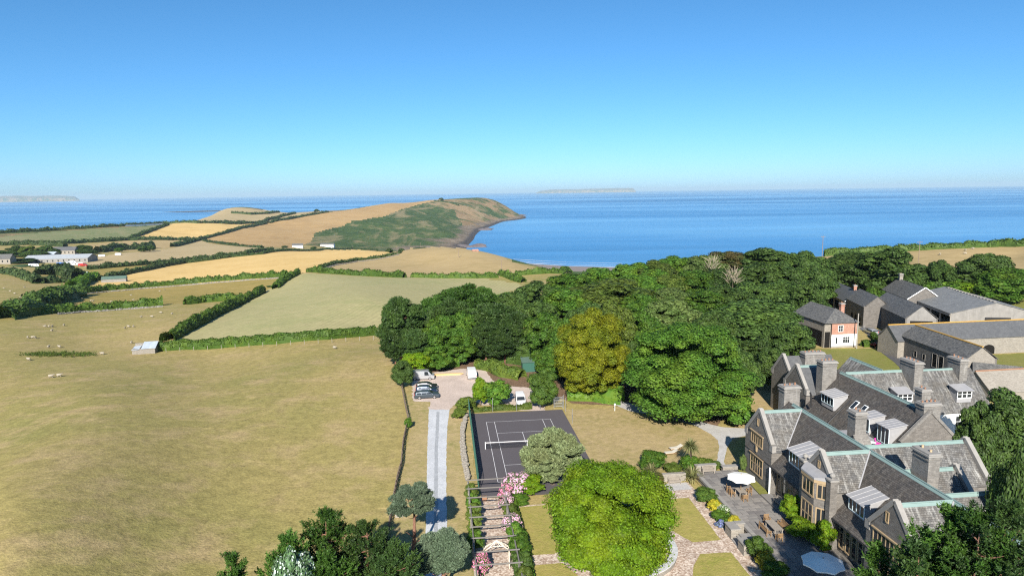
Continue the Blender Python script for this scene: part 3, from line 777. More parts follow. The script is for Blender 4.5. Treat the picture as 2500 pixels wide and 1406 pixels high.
# third range across the back with dormers and a white rear wall
wing('b', 94.2, 5.0, 5.0, 60.9, 82.0, 5.05, 5.05, RZ, ridge=(61.2, 71.0), wall='white_render')
m = MB()
for side in (-1, 1):
    q = [(72.6, 94.2+side*0.24, RZ-0.19), (79.3, 94.2+side*0.24, RZ-0.19), (79.3, 94.2, RZ+0.06), (72.6, 94.2, RZ+0.06)]
    m.slab(q if side == -1 else q[::-1], 0.06)
part(m, 'ridge_capping', 'copper')
dormer_a(89.9, 66.9, 69.2, 6.7, 8.05, 91.6, 3)
dormer_a(89.9, 76.5, 78.8, 6.7, 8.05, 91.6, 3)
window_a(89.2, 69.6, 70.7, 2.6, 4.2, 2, (3.4,))
window_a(89.2, 76.0, 77.4, 2.6, 4.2, 2, (3.4,))
# north wings
wing('b', 99.4, 3.4, 3.4, 56.0, 62.0, 6.55, 6.55, 10.1, cop=(1, 0), ridge=(56.6, 61.5), mat='slate_plain')
wing('b', 106.0, 3.4, 3.4, 57.2, 66.0, 6.55, 6.55, 10.1, cop=(1, 0), mat='slate_plain')
wing('a', 67.6, 3.4, 3.4, 94.5, 103.2, 6.6, 6.6, RZ, ridge=(94.7, 103.0))
# chimneys
chimney(45.0, 47.2, 82.4, 83.9, 6.0, 12.2, 3)
chimney(57.7, 60.0, 94.6, 96.3, 6.5, 12.0, 4)
chimney(60.2, 63.6, 104.0, 105.5, 6.0, 11.0, 5)
chimney(70.4, 71.8, 91.3, 94.6, 7.0, 12.2, 4)
chimney(78.9, 80.2, 92.6, 95.2, 7.5, 12.0, 3)
chimney(60.2, 62.5, 75.9, 77.4, 8.2, 11.2, 4)
chimney(63.0, 64.3, 80.0, 81.4, 6.6, 11.7, 2)
chimney(46.6, 47.8, 57.6, 59.9, 8.0, 12.7, 2, pot='buff_pot')
chimney(47.8, 49.2, 71.1, 72.6, 6.0, 12.3, 2)
chimney(50.2, 51.1, 51.2, 52.0, 7.0, 9.6, 2, pot='buff_pot', mat='red_brick')
# broad stepped breast below the courtyard chimney
m = MB(); m.prism([(47.6, 69.4), (49.4, 69.4), (49.4, 71.1), (47.6, 71.1)], 5.0, [7.8, 7.8, 9.6, 9.6]); part(m, 'chimney_breast', 'stone_chimney')
# courtyard dormers, roof lights and pipe
dormer_b(56.4, 89.3, 92.3, 6.6, 8.05, 58.6, 4, rise=0.4)
dormer_b(56.2, 76.6, 78.8, 5.6, 8.0, 58.6, 3, rise=0.35)
dormer_b(56.2, 80.6, 82.6, 5.9, 7.9, 58.4, 2, rise=0.35)
for a_ in (86.6, 84.6):
    k = (10.15-4.6)/5.6
    zc = lambda b: 10.15-(60.9-b)*k
    m = MB(); m.slab([(57.6, a_+0.9, zc(57.6)+.12), (57.6, a_, zc(57.6)+.12), (58.7, a_, zc(58.7)+.12), (58.7, a_+0.9, zc(58.7)+.12)], 0.14)
    rl = part(m, 'roof_light', 'white_paint')
    m = MB(); m.slab([(57.7, a_+0.8, zc(57.7)+.14), (57.7, a_+.1, zc(57.7)+.14), (58.6, a_+.1, zc(58.6)+.14), (58.6, a_+0.8, zc(58.6)+.14)], 0.03)
    part(m, 'pane', 'glass', rl)
m = MB(); m.tube([(55.3, 93.4, 5.2), (55.3, 93.4, 7.2), (55.1, 93.4, 7.6)], 0.13, 8); part(m, 'flue', 'black_iron')
m = MB(); m.tube([(58.4, 88.2, 7.9), (55.0, 88.2, 4.55), (54.2, 86.9, 4.4), (53.2, 86.7, 4.4)], 0.09, 7); part(m, 'downpipe', 'black_iron')
# roof deck with railing
m = MB(); m.box(51.2, 56.1, 76.0, 83.0, 4.6, 5.5); dk = part(m, 'roof_deck', 'lead')
m = MB()
for a_ in np.arange(77.5, 83.01, 1.1): m.box(51.3, 51.4, a_, a_+0.1, 5.5, 6.5)
for z in (5.75, 6.0, 6.25, 6.48): m.box(51.32, 51.38, 77.4, 83.0, z, z+0.06)
part(m, 'railing', 'grey_teak', dk)
m = MB(); m.box(49.0, 55.2, 83.0, 95.0, 0, 4.2); part(m, 'flat_roof', 'lead')

# deck furniture
def pod_chair(loc, rz):
    t = thing('lounge_chair', 'bright pink moulded chair on the roof deck', 'chair', loc, rz)
    m = MB()
    for k in range(7):
        a0, a1 = -0.9+k*0.26, -0.9+(k+1)*0.26
        m.poly([(0.32*math.sin(a0)-0.05, 0.32*math.cos(a0), 0.35), (0.32*math.sin(a1)-0.05, 0.32*math.cos(a1), 0.35), (0.42*math.sin(a1)-0.1, 0.42*math.cos(a1), 1.0), (0.42*math.sin(a0)-0.1, 0.42*math.cos(a0), 1.0)])
    m.box(-0.35, 0.35, -0.35, 0.25, 0.35, 0.42)
    m.build('seat_shell', MATS['pink_plastic'], t)
    for x in (-0.25, 0.25):
        for y in (-0.25, 0.2): MB().tube([(x, y, 0), (x*0.7, y*0.7, 0.36)], 0.025, 5).build('leg', MATS['black_iron'], t)
pod_chair(site(54.9, 76.9, 5.5), 1.0)
t = thing('side_table', 'small round white table on the roof deck', 'table', site(54.0, 76.6, 5.5))
MB().lathe([(0.4, 0.66), (0.42, 0.7), (0.4, 0.72)], 14).build('table_top', MATS['white_paint'], t)
MB().tube([(0, 0, 0), (0, 0, 0.66)], 0.05, 6).build('stem', MATS['black_iron'], t)
MB().lathe([(0.25, 0.0), (0.22, 0.04), (0.05, 0.06)], 12).build('base', MATS['black_iron'], t)
# ------------------------------------------------------------------ garden, drive, court
gravel('drive_gravel', (0.40, 0.415, 0.435), (0.48, 0.495, 0.515), (0.56, 0.575, 0.59), 9, 0.25)
gravel('park_gravel', (0.40, 0.325, 0.275), (0.48, 0.395, 0.34), (0.56, 0.47, 0.41), 9, 0.3)
gravel('path_gravel', (0.34, 0.33, 0.32), (0.42, 0.41, 0.40), (0.48, 0.47, 0.46), 12, 0.6)
gravel('centre_gravel', (0.27, 0.285, 0.30), (0.33, 0.345, 0.36), (0.38, 0.395, 0.41), 12, 0.6)
gravel('cobble_pink', (0.28, 0.20, 0.15), (0.42, 0.33, 0.265), (0.62, 0.54, 0.46), 5.5, 0.5)
gravel('bark_soil', (0.10, 0.065, 0.04), (0.16, 0.105, 0.065), (0.22, 0.145, 0.095), 5, 0.4)
plain('court', (0.092, 0.084, 0.092), 0.9, 0.2, var=0.08, scale=0.6)
plain('line_white', (0.72, 0.72, 0.74), 0.7, 0.2, var=0.12, scale=2)
plain('net_dark', (0.03, 0.03, 0.035), 0.8, 0.2)
plain('fence_green', (0.03, 0.10, 0.075), 0.6, 0.3)
plain('asphalt', (0.085, 0.085, 0.09), 0.95, 0.15, var=0.25, scale=0.8)

def sheet(name, pts, z, mat, label=None, wob=0.0, n=1):
    """flat ground sheet; edge subdivided and slightly irregular"""
    P = []
    for k in range(len(pts)):
        a, b = np.array(pts[k][:2]), np.array(pts[(k+1) % len(pts)][:2])
        L = np.linalg.norm(b-a); q = max(1, int(L/0.6)) if wob else 1
        for i in range(q):
            p = a+(b-a)*i/q
            P.append((p[0]+random.uniform(-wob, wob), p[1]+random.uniform(-wob, wob), z))
    area = sum(P[k][0]*P[(k+1) % len(P)][1]-P[(k+1) % len(P)][0]*P[k][1] for k in range(len(P)))
    if area < 0: P = P[::-1]
    o = MB().poly(P).build(name, MATS[mat], uv=False)
    bm_tri(o)
    return tag(o, label, kind='structure')
def bm_tri(o):
    import bmesh
    bm = bmesh.new(); bm.from_mesh(o.data); bmesh.ops.triangulate(bm, faces=bm.faces[:]); bm.to_mesh(o.data); bm.free()
px = lambda L: [gp(*p) for p in L]
st = lambda L: [site(*p) for p in L]

sheet('grass_verge', px([(990,960),(1047,985),(1050,1000),(1046,1100),(1040,1300),(1030,1420),(940,1420),(955,1270),(985,1130),(1003,1050)]), 0.012, 'verge', 'grass verge between the paling fence and the drive', 0.15)
sheet('grass_bank', px([(1097,1000),(1110,985),(1150,1005),(1160,1200),(1168,1420),(1080,1420),(1090,1200),(1090,1060)]), 0.012, 'verge', 'dry bank between the drive and the court', 0.15)
sheet('driveway', px([(1047,998),(1045,1050),(1043,1110),(1042,1200),(1039,1300),(1034,1420),(1086,1420),(1091,1290),(1090,1190),(1090,1100),(1092,1040),(1098,1000)]), 0.024, 'drive_gravel', 'pale grey gravel drive', 0.05)
for (l, r) in (((1064,1000),(1070,1000)),):
    sheet('wheel_strip', px([(1066,1005),(1061,1100),(1060,1200),(1060,1300),(1056,1420),(1066,1420),(1069,1300),(1069,1200),(1069,1100),(1073,1005)]), 0.032, 'centre_gravel', 'darker strip along the middle of the drive', 0.05)
sheet('car_park', px([(1047,999),(1050,981),(1007,979),(1007,940),(1012,915),(1060,909),(1130,900),(1185,905),(1200,925),(1215,940),(1300,947),(1330,955),(1330,1003),(1240,1000),(1232,985),(1180,990),(1135,968),(1112,985),(1098,1000)]), 0.028, 'park_gravel', 'gravel car park at the edge of the wood', 0.2)
sheet('woodland_floor', px([(985,905),(1012,915),(1060,909),(1130,899),(1185,905),(1200,925),(1215,940),(1300,947),(1330,955),(1400,985),(1500,990),(1600,1010),(1750,1040),(1830,930),(1960,890),(1960,800),(1300,800),(1000,860)]), 0.014, 'bark_soil', 'brown leaf litter under the wood', 0.2)
sheet('lawn', px([(1377,1000),(1520,995),(1660,1030),(1735,1055),(1756,1078),(1756,1108),(1748,1150),(1690,1160),(1560,1160),(1440,1150)]), 0.020, 'lawn_dry', 'sun-bleached lawn beside the court', 0.15)
sheet('lawn', px([(1775,1092),(1820,1060),(1910,1050),(1910,880),(1990,840),(1850,920),(1790,1040),(1768,1130),(1790,1150),(1825,1140)]), 0.016, 'lawn_dry', 'grass beside the gable end of the house', 0.1)
sheet('garden_path', px([(1490,983),(1535,1003),(1640,1022),(1700,1040),(1736,1060),(1753,1075),(1756,1092),(1750,1124),(1755,1140),(1766,1153),(1780,1153),(1775,1140),(1767,1126),(1775.6,1089.5),(1790,1070),(1830,1062),(1830,1046),(1765,1043),(1740,1037),(1650,1012),(1500,975)]), 0.030, 'path_gravel', 'curving grey path to the terrace', 0.06)
# lower garden: cobbled paths with four lawns
sheet('cobbled_path', st([(7.0,52),(7.0,77.8),(13,77.8),(27.5,78.2),(27.5,81.5),(31.6,81.5),(31.6,52)]), 0.018, 'cobble_pink', 'pinkish cobbled paths round the lower lawns')
sheet('stone_patio', st([(28.1,79.3),(28.1,81.4),(31.3,81.4),(31.3,79.3)]), 0.03, 'path_gravel', 'grey stone pad under the low bench')
sheet('lawn', st([(27.9,77.1),(30.0,77.05),(29.75,66.7),(26.5,66.6),(25.3,68.9),(24.6,72),(26,76)]), 0.032, 'lawn_green', 'mown lawn between the round tree and the terrace', 0.03)
sheet('lawn', st([(26.4,64.2),(29.75,64.1),(29.85,55),(22.5,55),(23.6,59.0),(24.8,62)]), 0.032, 'lawn_green', 'mown lawn at the bottom of the garden', 0.03)
sheet('lawn', st([(8.1,77.3),(11.8,77.6),(13.5,79.2),(16,77),(13.5,68),(10.9,66.2),(7.9,66.3)]), 0.032, 'lawn_green', 'mown lawn left of the round tree', 0.03)
sheet('lawn', st([(8.0,64.3),(11.5,64.4),(13.5,60),(13.5,54),(8.0,54)]), 0.032, 'lawn_green', 'mown lawn below the left path', 0.03)
# tennis court
CB0, CB1, CA0, CA1 = 3.95, 20.3, 80.4, 113.3
sheet('tennis_court', st([(CB0,CA0),(CB1,CA0),(CB1,CA1),(CB0,CA1)]), 0.035, 'court', 'dark grey hard tennis court')
CX, CY = 6.43, 84.85
def court_line(b0, a0, b1, a1):
    w = 0.028
    if abs(b1-b0) > abs(a1-a0): P = [(b0-w,a0-w),(b1+w,a0-w),(b1+w,a0+w),(b0-w,a0+w)]
    else: P = [(b0-w,a0),(b0+w,a0),(b0+w,a1),(b0-w,a1)]
    o = MB().poly([(*site(*p)[:2], 0.043) for p in P]).build('court_line', MATS['line_white'], uv=False)
    o.parent = bpy.data.objects['tennis_court']
for x in (0, 1.37, 9.6, 10.97): court_line(CX+x, CY+0.05, CX+x, CY+23.72)
court_line(CX, CY, CX+10.97, CY); court_line(CX, CY+23.77, CX+10.97, CY+23.77)
for y in (5.485, 18.285): court_line(CX+1.42, CY+y, CX+9.55, CY+y)
court_line(CX+5.485, CY+5.53, CX+5.485, CY+18.24)
# net
t = thing('tennis_net', 'tennis net with white tape across the court', 'net', site(CX+5.485, CY+11.885, 0.035), SITE)
for x in (-6.4, 6.4): MB().tube([(x, 0, 0), (x, 0, 1.09)], 0.06, 8).build('post', MATS['fence_green' if x > 0 else 'white_paint'], t)
m = MB()
for k in range(17):
    z = 0.03+k*0.055; s = 0.0
    m.bar((-6.38, 0, z), (6.38, 0, z), 0.012, 0.012)
for x in np.arange(-6.35, 6.36, 0.09): m.bar((x, 0, 0.03), (x, 0, 0.94), 0.011, 0.011)
tag(m.build('mesh', MATS['net_dark'], t, uv=False), kind='stuff')
m = MB(); m.box(-6.38, 6.38, -0.02, 0.02, 0.93, 1.02); m.build('tape', MATS['line_white'], t)
MB().box(-0.03, 0.03, -0.012, 0.012, 0, 0.93).build('centre_strap', MATS['line_white'], t)
# chain-link fence round the court
def link_fence(label, P, h=2.75, mesh=True, step=3.0):
    P = [np.array(site(*p)) for p in P]
    t = thing('court_fence', label, 'fence', P[0])
    o = P[0]
    m = MB()
    for a, b in zip(P[:-1], P[1:]):
        a, b = a-o, b-o; L = np.linalg.norm(b-a); n = max(1, round(L/step)); d = (b-a)/L
        for k in range(n+1):
            q = a+(b-a)*k/n; MB().tube([(q[0], q[1], 0), (q[0], q[1], h)], 0.045, 6).build('post', MATS['fence_green' if mesh else 'galvanised'], t)
        if mesh:
            MB().tube([(a[0], a[1], h-.03), (b[0], b[1], h-.03)], 0.03, 5).build('rail', MATS['fence_green'], t)
            w = MB()
            s = 0.0
            while s < L:
                for sg in (1, -1):
                    e = s+sg*h; z0, z1 = 0.02, h-.05
                    if e < 0: z1 = 0.02+(h-.07)*(s/h); e = 0
                    if e > L: z1 = 0.02+(h-.07)*((L-s)/h); e = L
                    p, q = a+d*s, a+d*e
                    w.bar((p[0], p[1], z0), (q[0], q[1], z1), 0.014, 0.014)
                s += 0.14
            tag(w.build('wire_mesh', MATS['fence_green'], t, uv=False), kind='stuff')
link_fence('green chain-link fence along the drive side of the court', [(3.7,82.0),(3.7,113.6)])
link_fence('bare fence posts behind the far end of the court', [(3.7,113.9),(20.6,113.6)], 2.6, False, 4.2)
link_fence('bare fence posts on the lawn side of the court', [(20.7,112.0),(20.7,106.0)], 2.6, False, 6.0)
t = thing('garden_gate', 'grey metal gate at the far corner of the court', 'gate', site(19.0, 114.3, 0), SITE)
for x in (0, 1.5): MB().tube([(x, 0, 0), (x, 0, 2.2)], 0.05, 6).build('post', MATS['galvanised'], t)
for k in range(4): MB().tube([(0, 0, 0.3+k*0.55), (1.5, 0, 0.3+k*0.55)], 0.03, 5).build('rail', MATS['galvanised'], t)
m = MB(); [m.tube([(x, 0, 0.3), (x, 0, 1.95)], 0.014, 4) for x in np.arange(0.1, 1.45, 0.11)]; tag(m.build('bars', MATS['galvanised'], t, uv=False), kind='stuff')

# terrace with individually laid slabs
t = MB().box(33.0-50, 40.5-50, 44-70, 82.9-70, 0.0, TZ-0.075).build('terrace', MATS['stone_wall'])
t.location = site(50, 70, 0); t.rotation_euler = (0, 0, SITE); terrace = tag(t, 'grey paved terrace in front of the manor', kind='structure')
plain('slab_a', (0.165, 0.155, 0.15), 0.85, 0.2, var=0.3, scale=2.2)
plain('slab_b', (0.20, 0.19, 0.18), 0.85, 0.2, var=0.3, scale=2.2)
plain('slab_c', (0.235, 0.22, 0.205), 0.85, 0.2, var=0.25, scale=2.2)
rnd = random.Random(3)
slab_me = {}
def slab_mesh(w, l, k):
    key = (round(w, 2), round(l, 2), k)
    if key not in slab_me:
        m = MB(); g = 0.018
        m.prism([(-w/2+g, -l/2+g), (w/2-g, -l/2+g), (w/2-g, l/2-g), (-w/2+g, l/2-g)], 0, 0.075)
        o = m.build('paving_slab', MATS['slab_'+'abc'[k]]); slab_me[key] = o.data; bpy.data.objects.remove(o)
    return slab_me[key]
a = 44.6; cnt = 0
while a < 82.6 and cnt < 298:
    rl = rnd.choice([0.7, 0.9, 1.1])
    if a+rl > 82.7: rl = 82.75-a
    b = 33.42
    while b < 38.2:
        w = rnd.choice([0.6, 0.8, 1.0, 1.2])
        if b+w > 37.9: w = 38.35-b
        if w < 0.2: break
        o = bpy.data.objects.new('paving_slab', slab_mesh(w, rl, rnd.randrange(3))); COL.objects.link(o)
        o.parent = terrace; o.location = (b+w/2-50, a+rl/2-70, TZ-0.078+rnd.uniform(0, 0.012)); b += w; cnt += 1
    a += rl
for k in range(16):                                   # long kerb stones along the edge
    m = MB(); m.box(32.92-50, 33.4-50, 44.6+k*2.39-70+0.02, 44.6+(k+1)*2.39-70-0.02, TZ-0.25, TZ+0.06); m.build('kerb_stone', MATS['coping'], terrace)
m = MB(); m.box(38.45-50, 39.78-50, 50-70, 75.0-70, TZ-0.074, TZ+0.12); m.build('raised_walk', MATS['slab_b'], terrace)
m = MB(); m.poly([(38.4-50, 75.2-70, TZ+0.03), (39.75-50, 75.2-70, TZ+0.03), (39.75-50, 82.6-70, TZ+0.03), (38.9-50, 82.6-70, TZ+0.03)]); m.build('grass_strip', MATS['paddock'], terrace)
# stone walls of the terrace
def stone_block(name, label, cat, b0, b1, a0, a1, h, z0=0.0, cap=True, mat='stone_pale'):
    t = thing(name, label, cat, site((b0+b1)/2, (a0+a1)/2, z0), SITE)
    w, l = (b1-b0)/2, (a1-a0)/2
    MB().box(-w, w, -l, l, 0, h).build('wall', MATS[mat], t)
    if cap: MB().box(-w-.08, w+.08, -l-.08, l+.08, h+.002, h+.12).build('capstone', MATS['coping'], t)
    return t
stone_block('garden_pier', 'square stone pier on the far side of the garden steps', 'pier', 30.9, 31.9, 66.6, 68.2, 1.15)
stone_block('garden_pier', 'square stone pier on the near side of the garden steps', 'pier', 30.8, 31.7, 63.2, 64.7, 1.15)
stone_block('garden_wall', 'low stone wall from the far pier back to the terrace', 'wall', 31.95, 32.9, 67.7, 68.2, 1.2)
stone_block('garden_wall', 'short stone wall beside the path at the house corner', 'wall', 37.2, 39.4, 83.4, 84.0, 0.9, 0.0)
stone_block('garden_wall', 'stone wall behind the bench at the far end of the terrace', 'wall', 33.2, 36.0, 82.95, 83.4, 1.5)
stone_block('garden_wall', 'white-topped wall behind the low garden bench', 'wall', 28.2, 31.4, 81.9, 82.4, 1.1, cap=False)
t = thing('garden_steps', 'stone steps from the lower garden to the terrace', 'steps', site(31.9, 65.6, 0), SITE)
for k in range(4): MB().box(-1.0+k*0.27, 1.0, -0.85, 0.85, 0.002+k*0.19, 0.19+k*0.19).build('step', MATS['coping'], t)
plain('bench_stone', (0.45, 0.46, 0.46), 0.9, 0.2, var=0.3, scale=2)
t = thing('curved_bench', 'curved low stone bench round the foot of the lime-green tree', 'bench', site(17.9, 66.0, 0), SITE)
for i, (r0, r1, z0, z1, mt) in enumerate(((5.6, 6.2, 0.02, 0.55, 'stone_pale'), (5.5, 6.3, 0.552, 0.66, 'bench_stone'))):
    for k in range(12):
        a0, a1 = rad(-75+k*9.0), rad(-75+(k+1)*9.0-0.35)
        m = MB(); m.prism([(r0*math.cos(a0), r0*math.sin(a0)), (r1*math.cos(a0), r1*math.sin(a0)), (r1*math.cos(a1), r1*math.sin(a1)), (r0*math.cos(a1), r0*math.sin(a1))], z0, z1)
        m.build('seat_stone' if i else 'wall_stone', MATS[mt], t)
# retaining wall of big stones beside the drive
t = thing('retaining_wall', 'rough stone retaining wall between the bank and the court', 'wall', site(2.6, 95, 0), SITE)
path = [(3.0, 112.2), (2.3, 106.5), (2.0, 101), (2.0, 95), (2.1, 90), (2.3, 85.5)]
for (p, q) in zip(path[:-1], path[1:]):
    L = math.hypot(q[0]-p[0], q[1]-p[1]); n_ = int(L/0.62)
    for k in range(n_):
        for row in range(2):
            f = (k+0.5*row)/n_
            x, y = p[0]+(q[0]-p[0])*f-2.6, p[1]+(q[1]-p[1])*f-95
            m = MB(); s = rnd.uniform(0.24, 0.34)
            m.lathe([(s*0.75, 0), (s, 0.12), (s*0.95, 0.3), (s*0.6, 0.42)], 6, (0, 0))
            o = m.build('stone', MATS['stone_pale'], t); o.location = (x+rnd.uniform(-.1, .1)+row*0.3, y, row*0.33); o.rotation_euler = (0, 0, rnd.uniform(0, 3))

# paling fence along the pasture
t = thing('paling_fence', 'weathered wooden paling fence between pasture and drive', 'fence', site(-7.1, 100, 0), SITE)
line = [(-9.0,130),(-8.3,124),(-7.7,118.4),(-6.9,112),(-6.5,108)]; line2 = [(-6.9,107),(-7.05,99.6),(-6.85,92),(-7.1,87),(-7.2,80),(-7.2,72),(-7.1,64),(-7.0,56)]
plain('old_pale', (0.17, 0.135, 0.11), 0.9, 0.15, var=0.35, scale=5)
pale = MB().prism([(-0.045, -0.02), (0.045, -0.02), (0.045, 0.02), (-0.045, 0.02)], 0, 1.15).build('pale', MATS['old_pale']).data
bpy.data.objects.remove(bpy.data.objects['pale'])
for LN in (line, line2):
    for p, q in zip(LN[:-1], LN[1:]):
        d = np.array(q)-np.array(p); L = np.linalg.norm(d); n_ = max(2, int(L/0.28)); ang = math.atan2(d[1], d[0])
        for z in (0.35, 0.9):
            m = MB(); m.bar((p[0]+7.1, p[1]-100, z), (q[0]+7.1, q[1]-100, z), 0.06, 0.09); m.build('rail', MATS['old_pale'], t)
        for k in range(n_):
            c = np.array(p)+d*k/n_
            o = bpy.data.objects.new('pale', pale); COL.objects.link(o); o.parent = t
            o.location = (c[0]+7.1+0.05, c[1]-100, 0); o.rotation_euler = (rnd.uniform(-.06, .06), rnd.uniform(-.16, .16), ang)
t = thing('water_trough', 'pale square box beside the paling fence', 'trough', site(-6.2, 77.3, 0), SITE)
MB().box(-0.45, 0.45, -0.6, 0.6, 0, 0.75).build('box', MATS['weathered_board'], t); MB().box(-0.5, 0.5, -0.65, 0.65, 0.752, 0.8).build('lid', MATS['coping'], t)

# ------------------------------------------------------------------ pergola
plain('pergola_wood', (0.17, 0.16, 0.148), 0.85, 0.2, var=0.25, scale=4)
t = thing('pergola', 'long weathered wooden pergola over a paved walk', 'pergola', site(4.5, 70, 0), SITE)
sheet('pergola_walk', st([(2.6,54),(6.6,54),(6.6,80.3),(2.6,80.3)]), 0.026, 'cobble_pink', 'paved walk under the pergola')
BE = [80.5,78.05,75.6,73.2,70.7,68.5,66.1,63.3,60.9,58.4,56.0]
for y in BE:
    for x in (2.3, 6.6):
        m = MB(); m.box(x-4.5-0.13, x-4.5+0.13, y-70-0.13, y-70+0.13, 0, 2.25); m.build('post', MATS['stone_pale' if x < 4 else 'pergola_wood'], t)
    m = MB(); m.bar((2.0-4.5, y-70, 2.5), (6.9-4.5, y-70+rnd.uniform(-.06, .06), 2.5), 0.09, 0.12); m.build('cross_beam', MATS['pergola_wood'], t)
for x in (2.3, 6.6):
    for k in range(5):
        y0, y1 = 80.9-k*5.1, 80.9-(k+1)*5.1
        m = MB(); m.bar((x-4.5, y0-70, 2.34), (x-4.5, y1-70, 2.34), 0.12, 0.14); m.build('side_beam', MATS['pergola_wood'], t)
t = thing('metal_arch', 'white wrought-iron arch over the pergola walk', 'arch', site(4.6, 64.3, 0), SITE)
plain('cream_iron', (0.66, 0.60, 0.50), 0.6, 0.4)
for y in (-0.35, 0.35):
    pts = [(1.3*math.cos(a_), y, 1.9+0.75*math.sin(a_)) for a_ in np.linspace(0, math.pi, 13)]
    MB().tube([(1.3, y, 0)]+pts+[(-1.3, y, 0)], 0.035, 6).build('hoop', MATS['cream_iron'], t)
for k in range(6):
    a_ = math.pi*(k+0.5)/6
    MB().tube([(1.3*math.cos(a_), -0.35, 1.9+0.75*math.sin(a_)), (0, 0, 3.0+0.1*(k % 2)), (1.3*math.cos(a_), 0.35, 1.9+0.75*math.sin(a_))], 0.025, 5).build('scroll', MATS['cream_iron'], t)
for s in (-1.3, 1.3):
    for k in range(5): MB().tube([(s, -0.35, 0.2+k*0.38), (s, 0.35, 0.5+k*0.38)], 0.022, 5).build('lattice_bar', MATS['cream_iron'], t)
t = thing('planter', 'terracotta square planter at the pergola end', 'planter', site(4.3, 80.0, 0), SITE)
MB().prism([(-.3,-.3),(.3,-.3),(.3,.3),(-.3,.3)], 0, 0.45).build('tub', MATS['terracotta'], t); MB().box(-.27, .27, -.27, .27, 0.452, 0.47).build('soil', MATS['bark_soil'], t)

# ------------------------------------------------------------------ terrace and lawn furniture
def slats(m, x0, x1, y, z0, z1, n, w=0.035, axis='x'):
    for k in range(n):
        x = x0+(x1-x0)*(k+0.5)/n
        m.box(x-w/2, x+w/2, y-0.012, y+0.012, z0, z1)
def bench(label, loc, rz, w=1.5, mat='grey_teak', curved=False, group=None, name='garden_bench'):
    t = thing(name, label, 'bench' if w > 0.9 else 'chair', loc, rz, group); M_ = MATS[mat]; h = w/2
    for x in (-h+.04, h-.04):
        MB().box(x-.035, x+.035, -0.27, -0.20, 0, 0.62).build('leg', M_, t)
        MB().box(x-.035, x+.035, 0.20, 0.27, 0, 0.95).build('leg', M_, t)
        MB().box(x-.045, x+.045, -0.29, 0.2, 0.62, 0.66).build('armrest', M_, t)
    m = MB()
    for k in range(5): m.box(-h, h, -0.26+k*0.095, -0.26+k*0.095+0.075, 0.42, 0.45)
    m.box(-h+.08, h-.08, -0.235, -0.205, 0.33, 0.41)
    tag(m.build('seat', M_, t))
    m = MB(); n = max(4, int(w/0.1))
    for k in range(n):
        x = -h+.1+(w-.2)*(k+.5)/n
        top = 0.88+(0.1*math.cos((x/h)*1.5) if curved else 0)
        m.box(x-.022, x+.022, 0.225, 0.245, 0.5, top)
    m.box(-h+.07, h-.07, 0.21, 0.26, 0.47, 0.52)
    for k in range(8):
        x0, x1 = -h+.07+(w-.14)*k/8, -h+.07+(w-.14)*(k+1)/8
        e = (lambda x: 0.9+(0.1*math.cos((x/h)*1.5) if curved else 0))
        m.prism([(x0, .21), (x1, .21), (x1, .26), (x0, .26)], [e(x0)-.04, e(x1)-.04, e(x1)-.04, e(x0)-.04], [e(x0)+.03, e(x1)+.03, e(x1)+.03, e(x0)+.03])
    m.build('backrest', M_, t)
    return t
def table(label, loc, rz, L, W, mat='grey_teak'):
    t = thing('garden_table', label, 'table', loc, rz); M_ = MATS[mat]
    n = int(W/0.1)
    for k in range(n): MB().box(-L/2, L/2, -W/2+k*W/n, -W/2+(k+1)*W/n-0.012, 0.70, 0.735).build('slat', M_, t)
    for x in (-L/2+.12, L/2-.12):
        for y in (-W/2+.1, W/2-.1): MB().box(x-.04, x+.04, y-.04, y+.04, 0, 0.70).build('leg', M_, t)
    MB().box(-L/2+.1, L/2-.1, -W/2+.09, -W/2+.12, 0.60, 0.695).build('apron', M_, t); MB().box(-L/2+.1, L/2-.1, W/2-.12, W/2-.09, 0.60, 0.695).build('apron', M_, t)
def parasol(label, loc, rz, R=1.75, h=2.35):
    t = thing('parasol', label, 'parasol', loc, rz)
    MB().tube([(0, 0, 0), (0, 0, h+0.45)], 0.03, 8).build('pole', MATS['teak'], t)
    MB().lathe([(0.3, 0), (0.28, 0.07), (0.06, 0.12), (0.05, 0.3)], 12).build('base', MATS['black_iron'], t)
    for k in range(8):
        a0, a1 = math.pi*2*k/8, math.pi*2*(k+1)/8
        e0, e1 = (R*math.cos(a0), R*math.sin(a0)), (R*math.cos(a1), R*math.sin(a1)); am = (a0+a1)/2
        m = MB(); mid = (R*0.9*math.cos(am), R*0.9*math.sin(am), h+0.05)
        top = (0, 0, h+0.42)
        m.poly([top, (*e0, h), mid]); m.poly([top, mid, (*e1, h)])
        m.poly([(*e0, h), (*e0, h-0.12), (mid[0], mid[1], h-.07), mid]); m.poly([mid, (mid[0], mid[1], h-.07), (*e1, h-.12), (*e1, h)])
        m.build('canopy_panel', MATS['canvas'], t)
        MB().tube([(0, 0, h+0.38), (*e0, h-0.015)], 0.014, 4).build('rib', MATS['teak'], t)
    MB().lathe([(0.03, h+.43), (0.05, h+.5), (0.02, h+.56)], 8).build('finial', MATS['teak'], t)
T_ = lambda b, a, z=TZ: site(b, a, z)
table('teak table under the open white parasol', T_(35.95, 75.2), SITE+1.57, 1.5, 1.0, 'grey_teak')
parasol('open white parasol over the terrace table', T_(35.95, 75.25), SITE)
bench('armchair on the garden side of the parasol table', T_(34.85, 75.3), SITE+1.57, 0.72, 'teak', name='garden_chair')
bench('armchair at the near end of the parasol table', T_(35.8, 73.75), SITE+3.14, 0.62, 'teak', name='garden_chair')
bench('armchair on the house side of the parasol table', T_(37.1, 75.4), SITE-1.57, 0.62, 'teak', name='garden_chair')
bench('second armchair on the garden side, half behind the first', T_(34.9, 76.4), SITE+1.3, 0.62, 'teak', name='garden_chair')
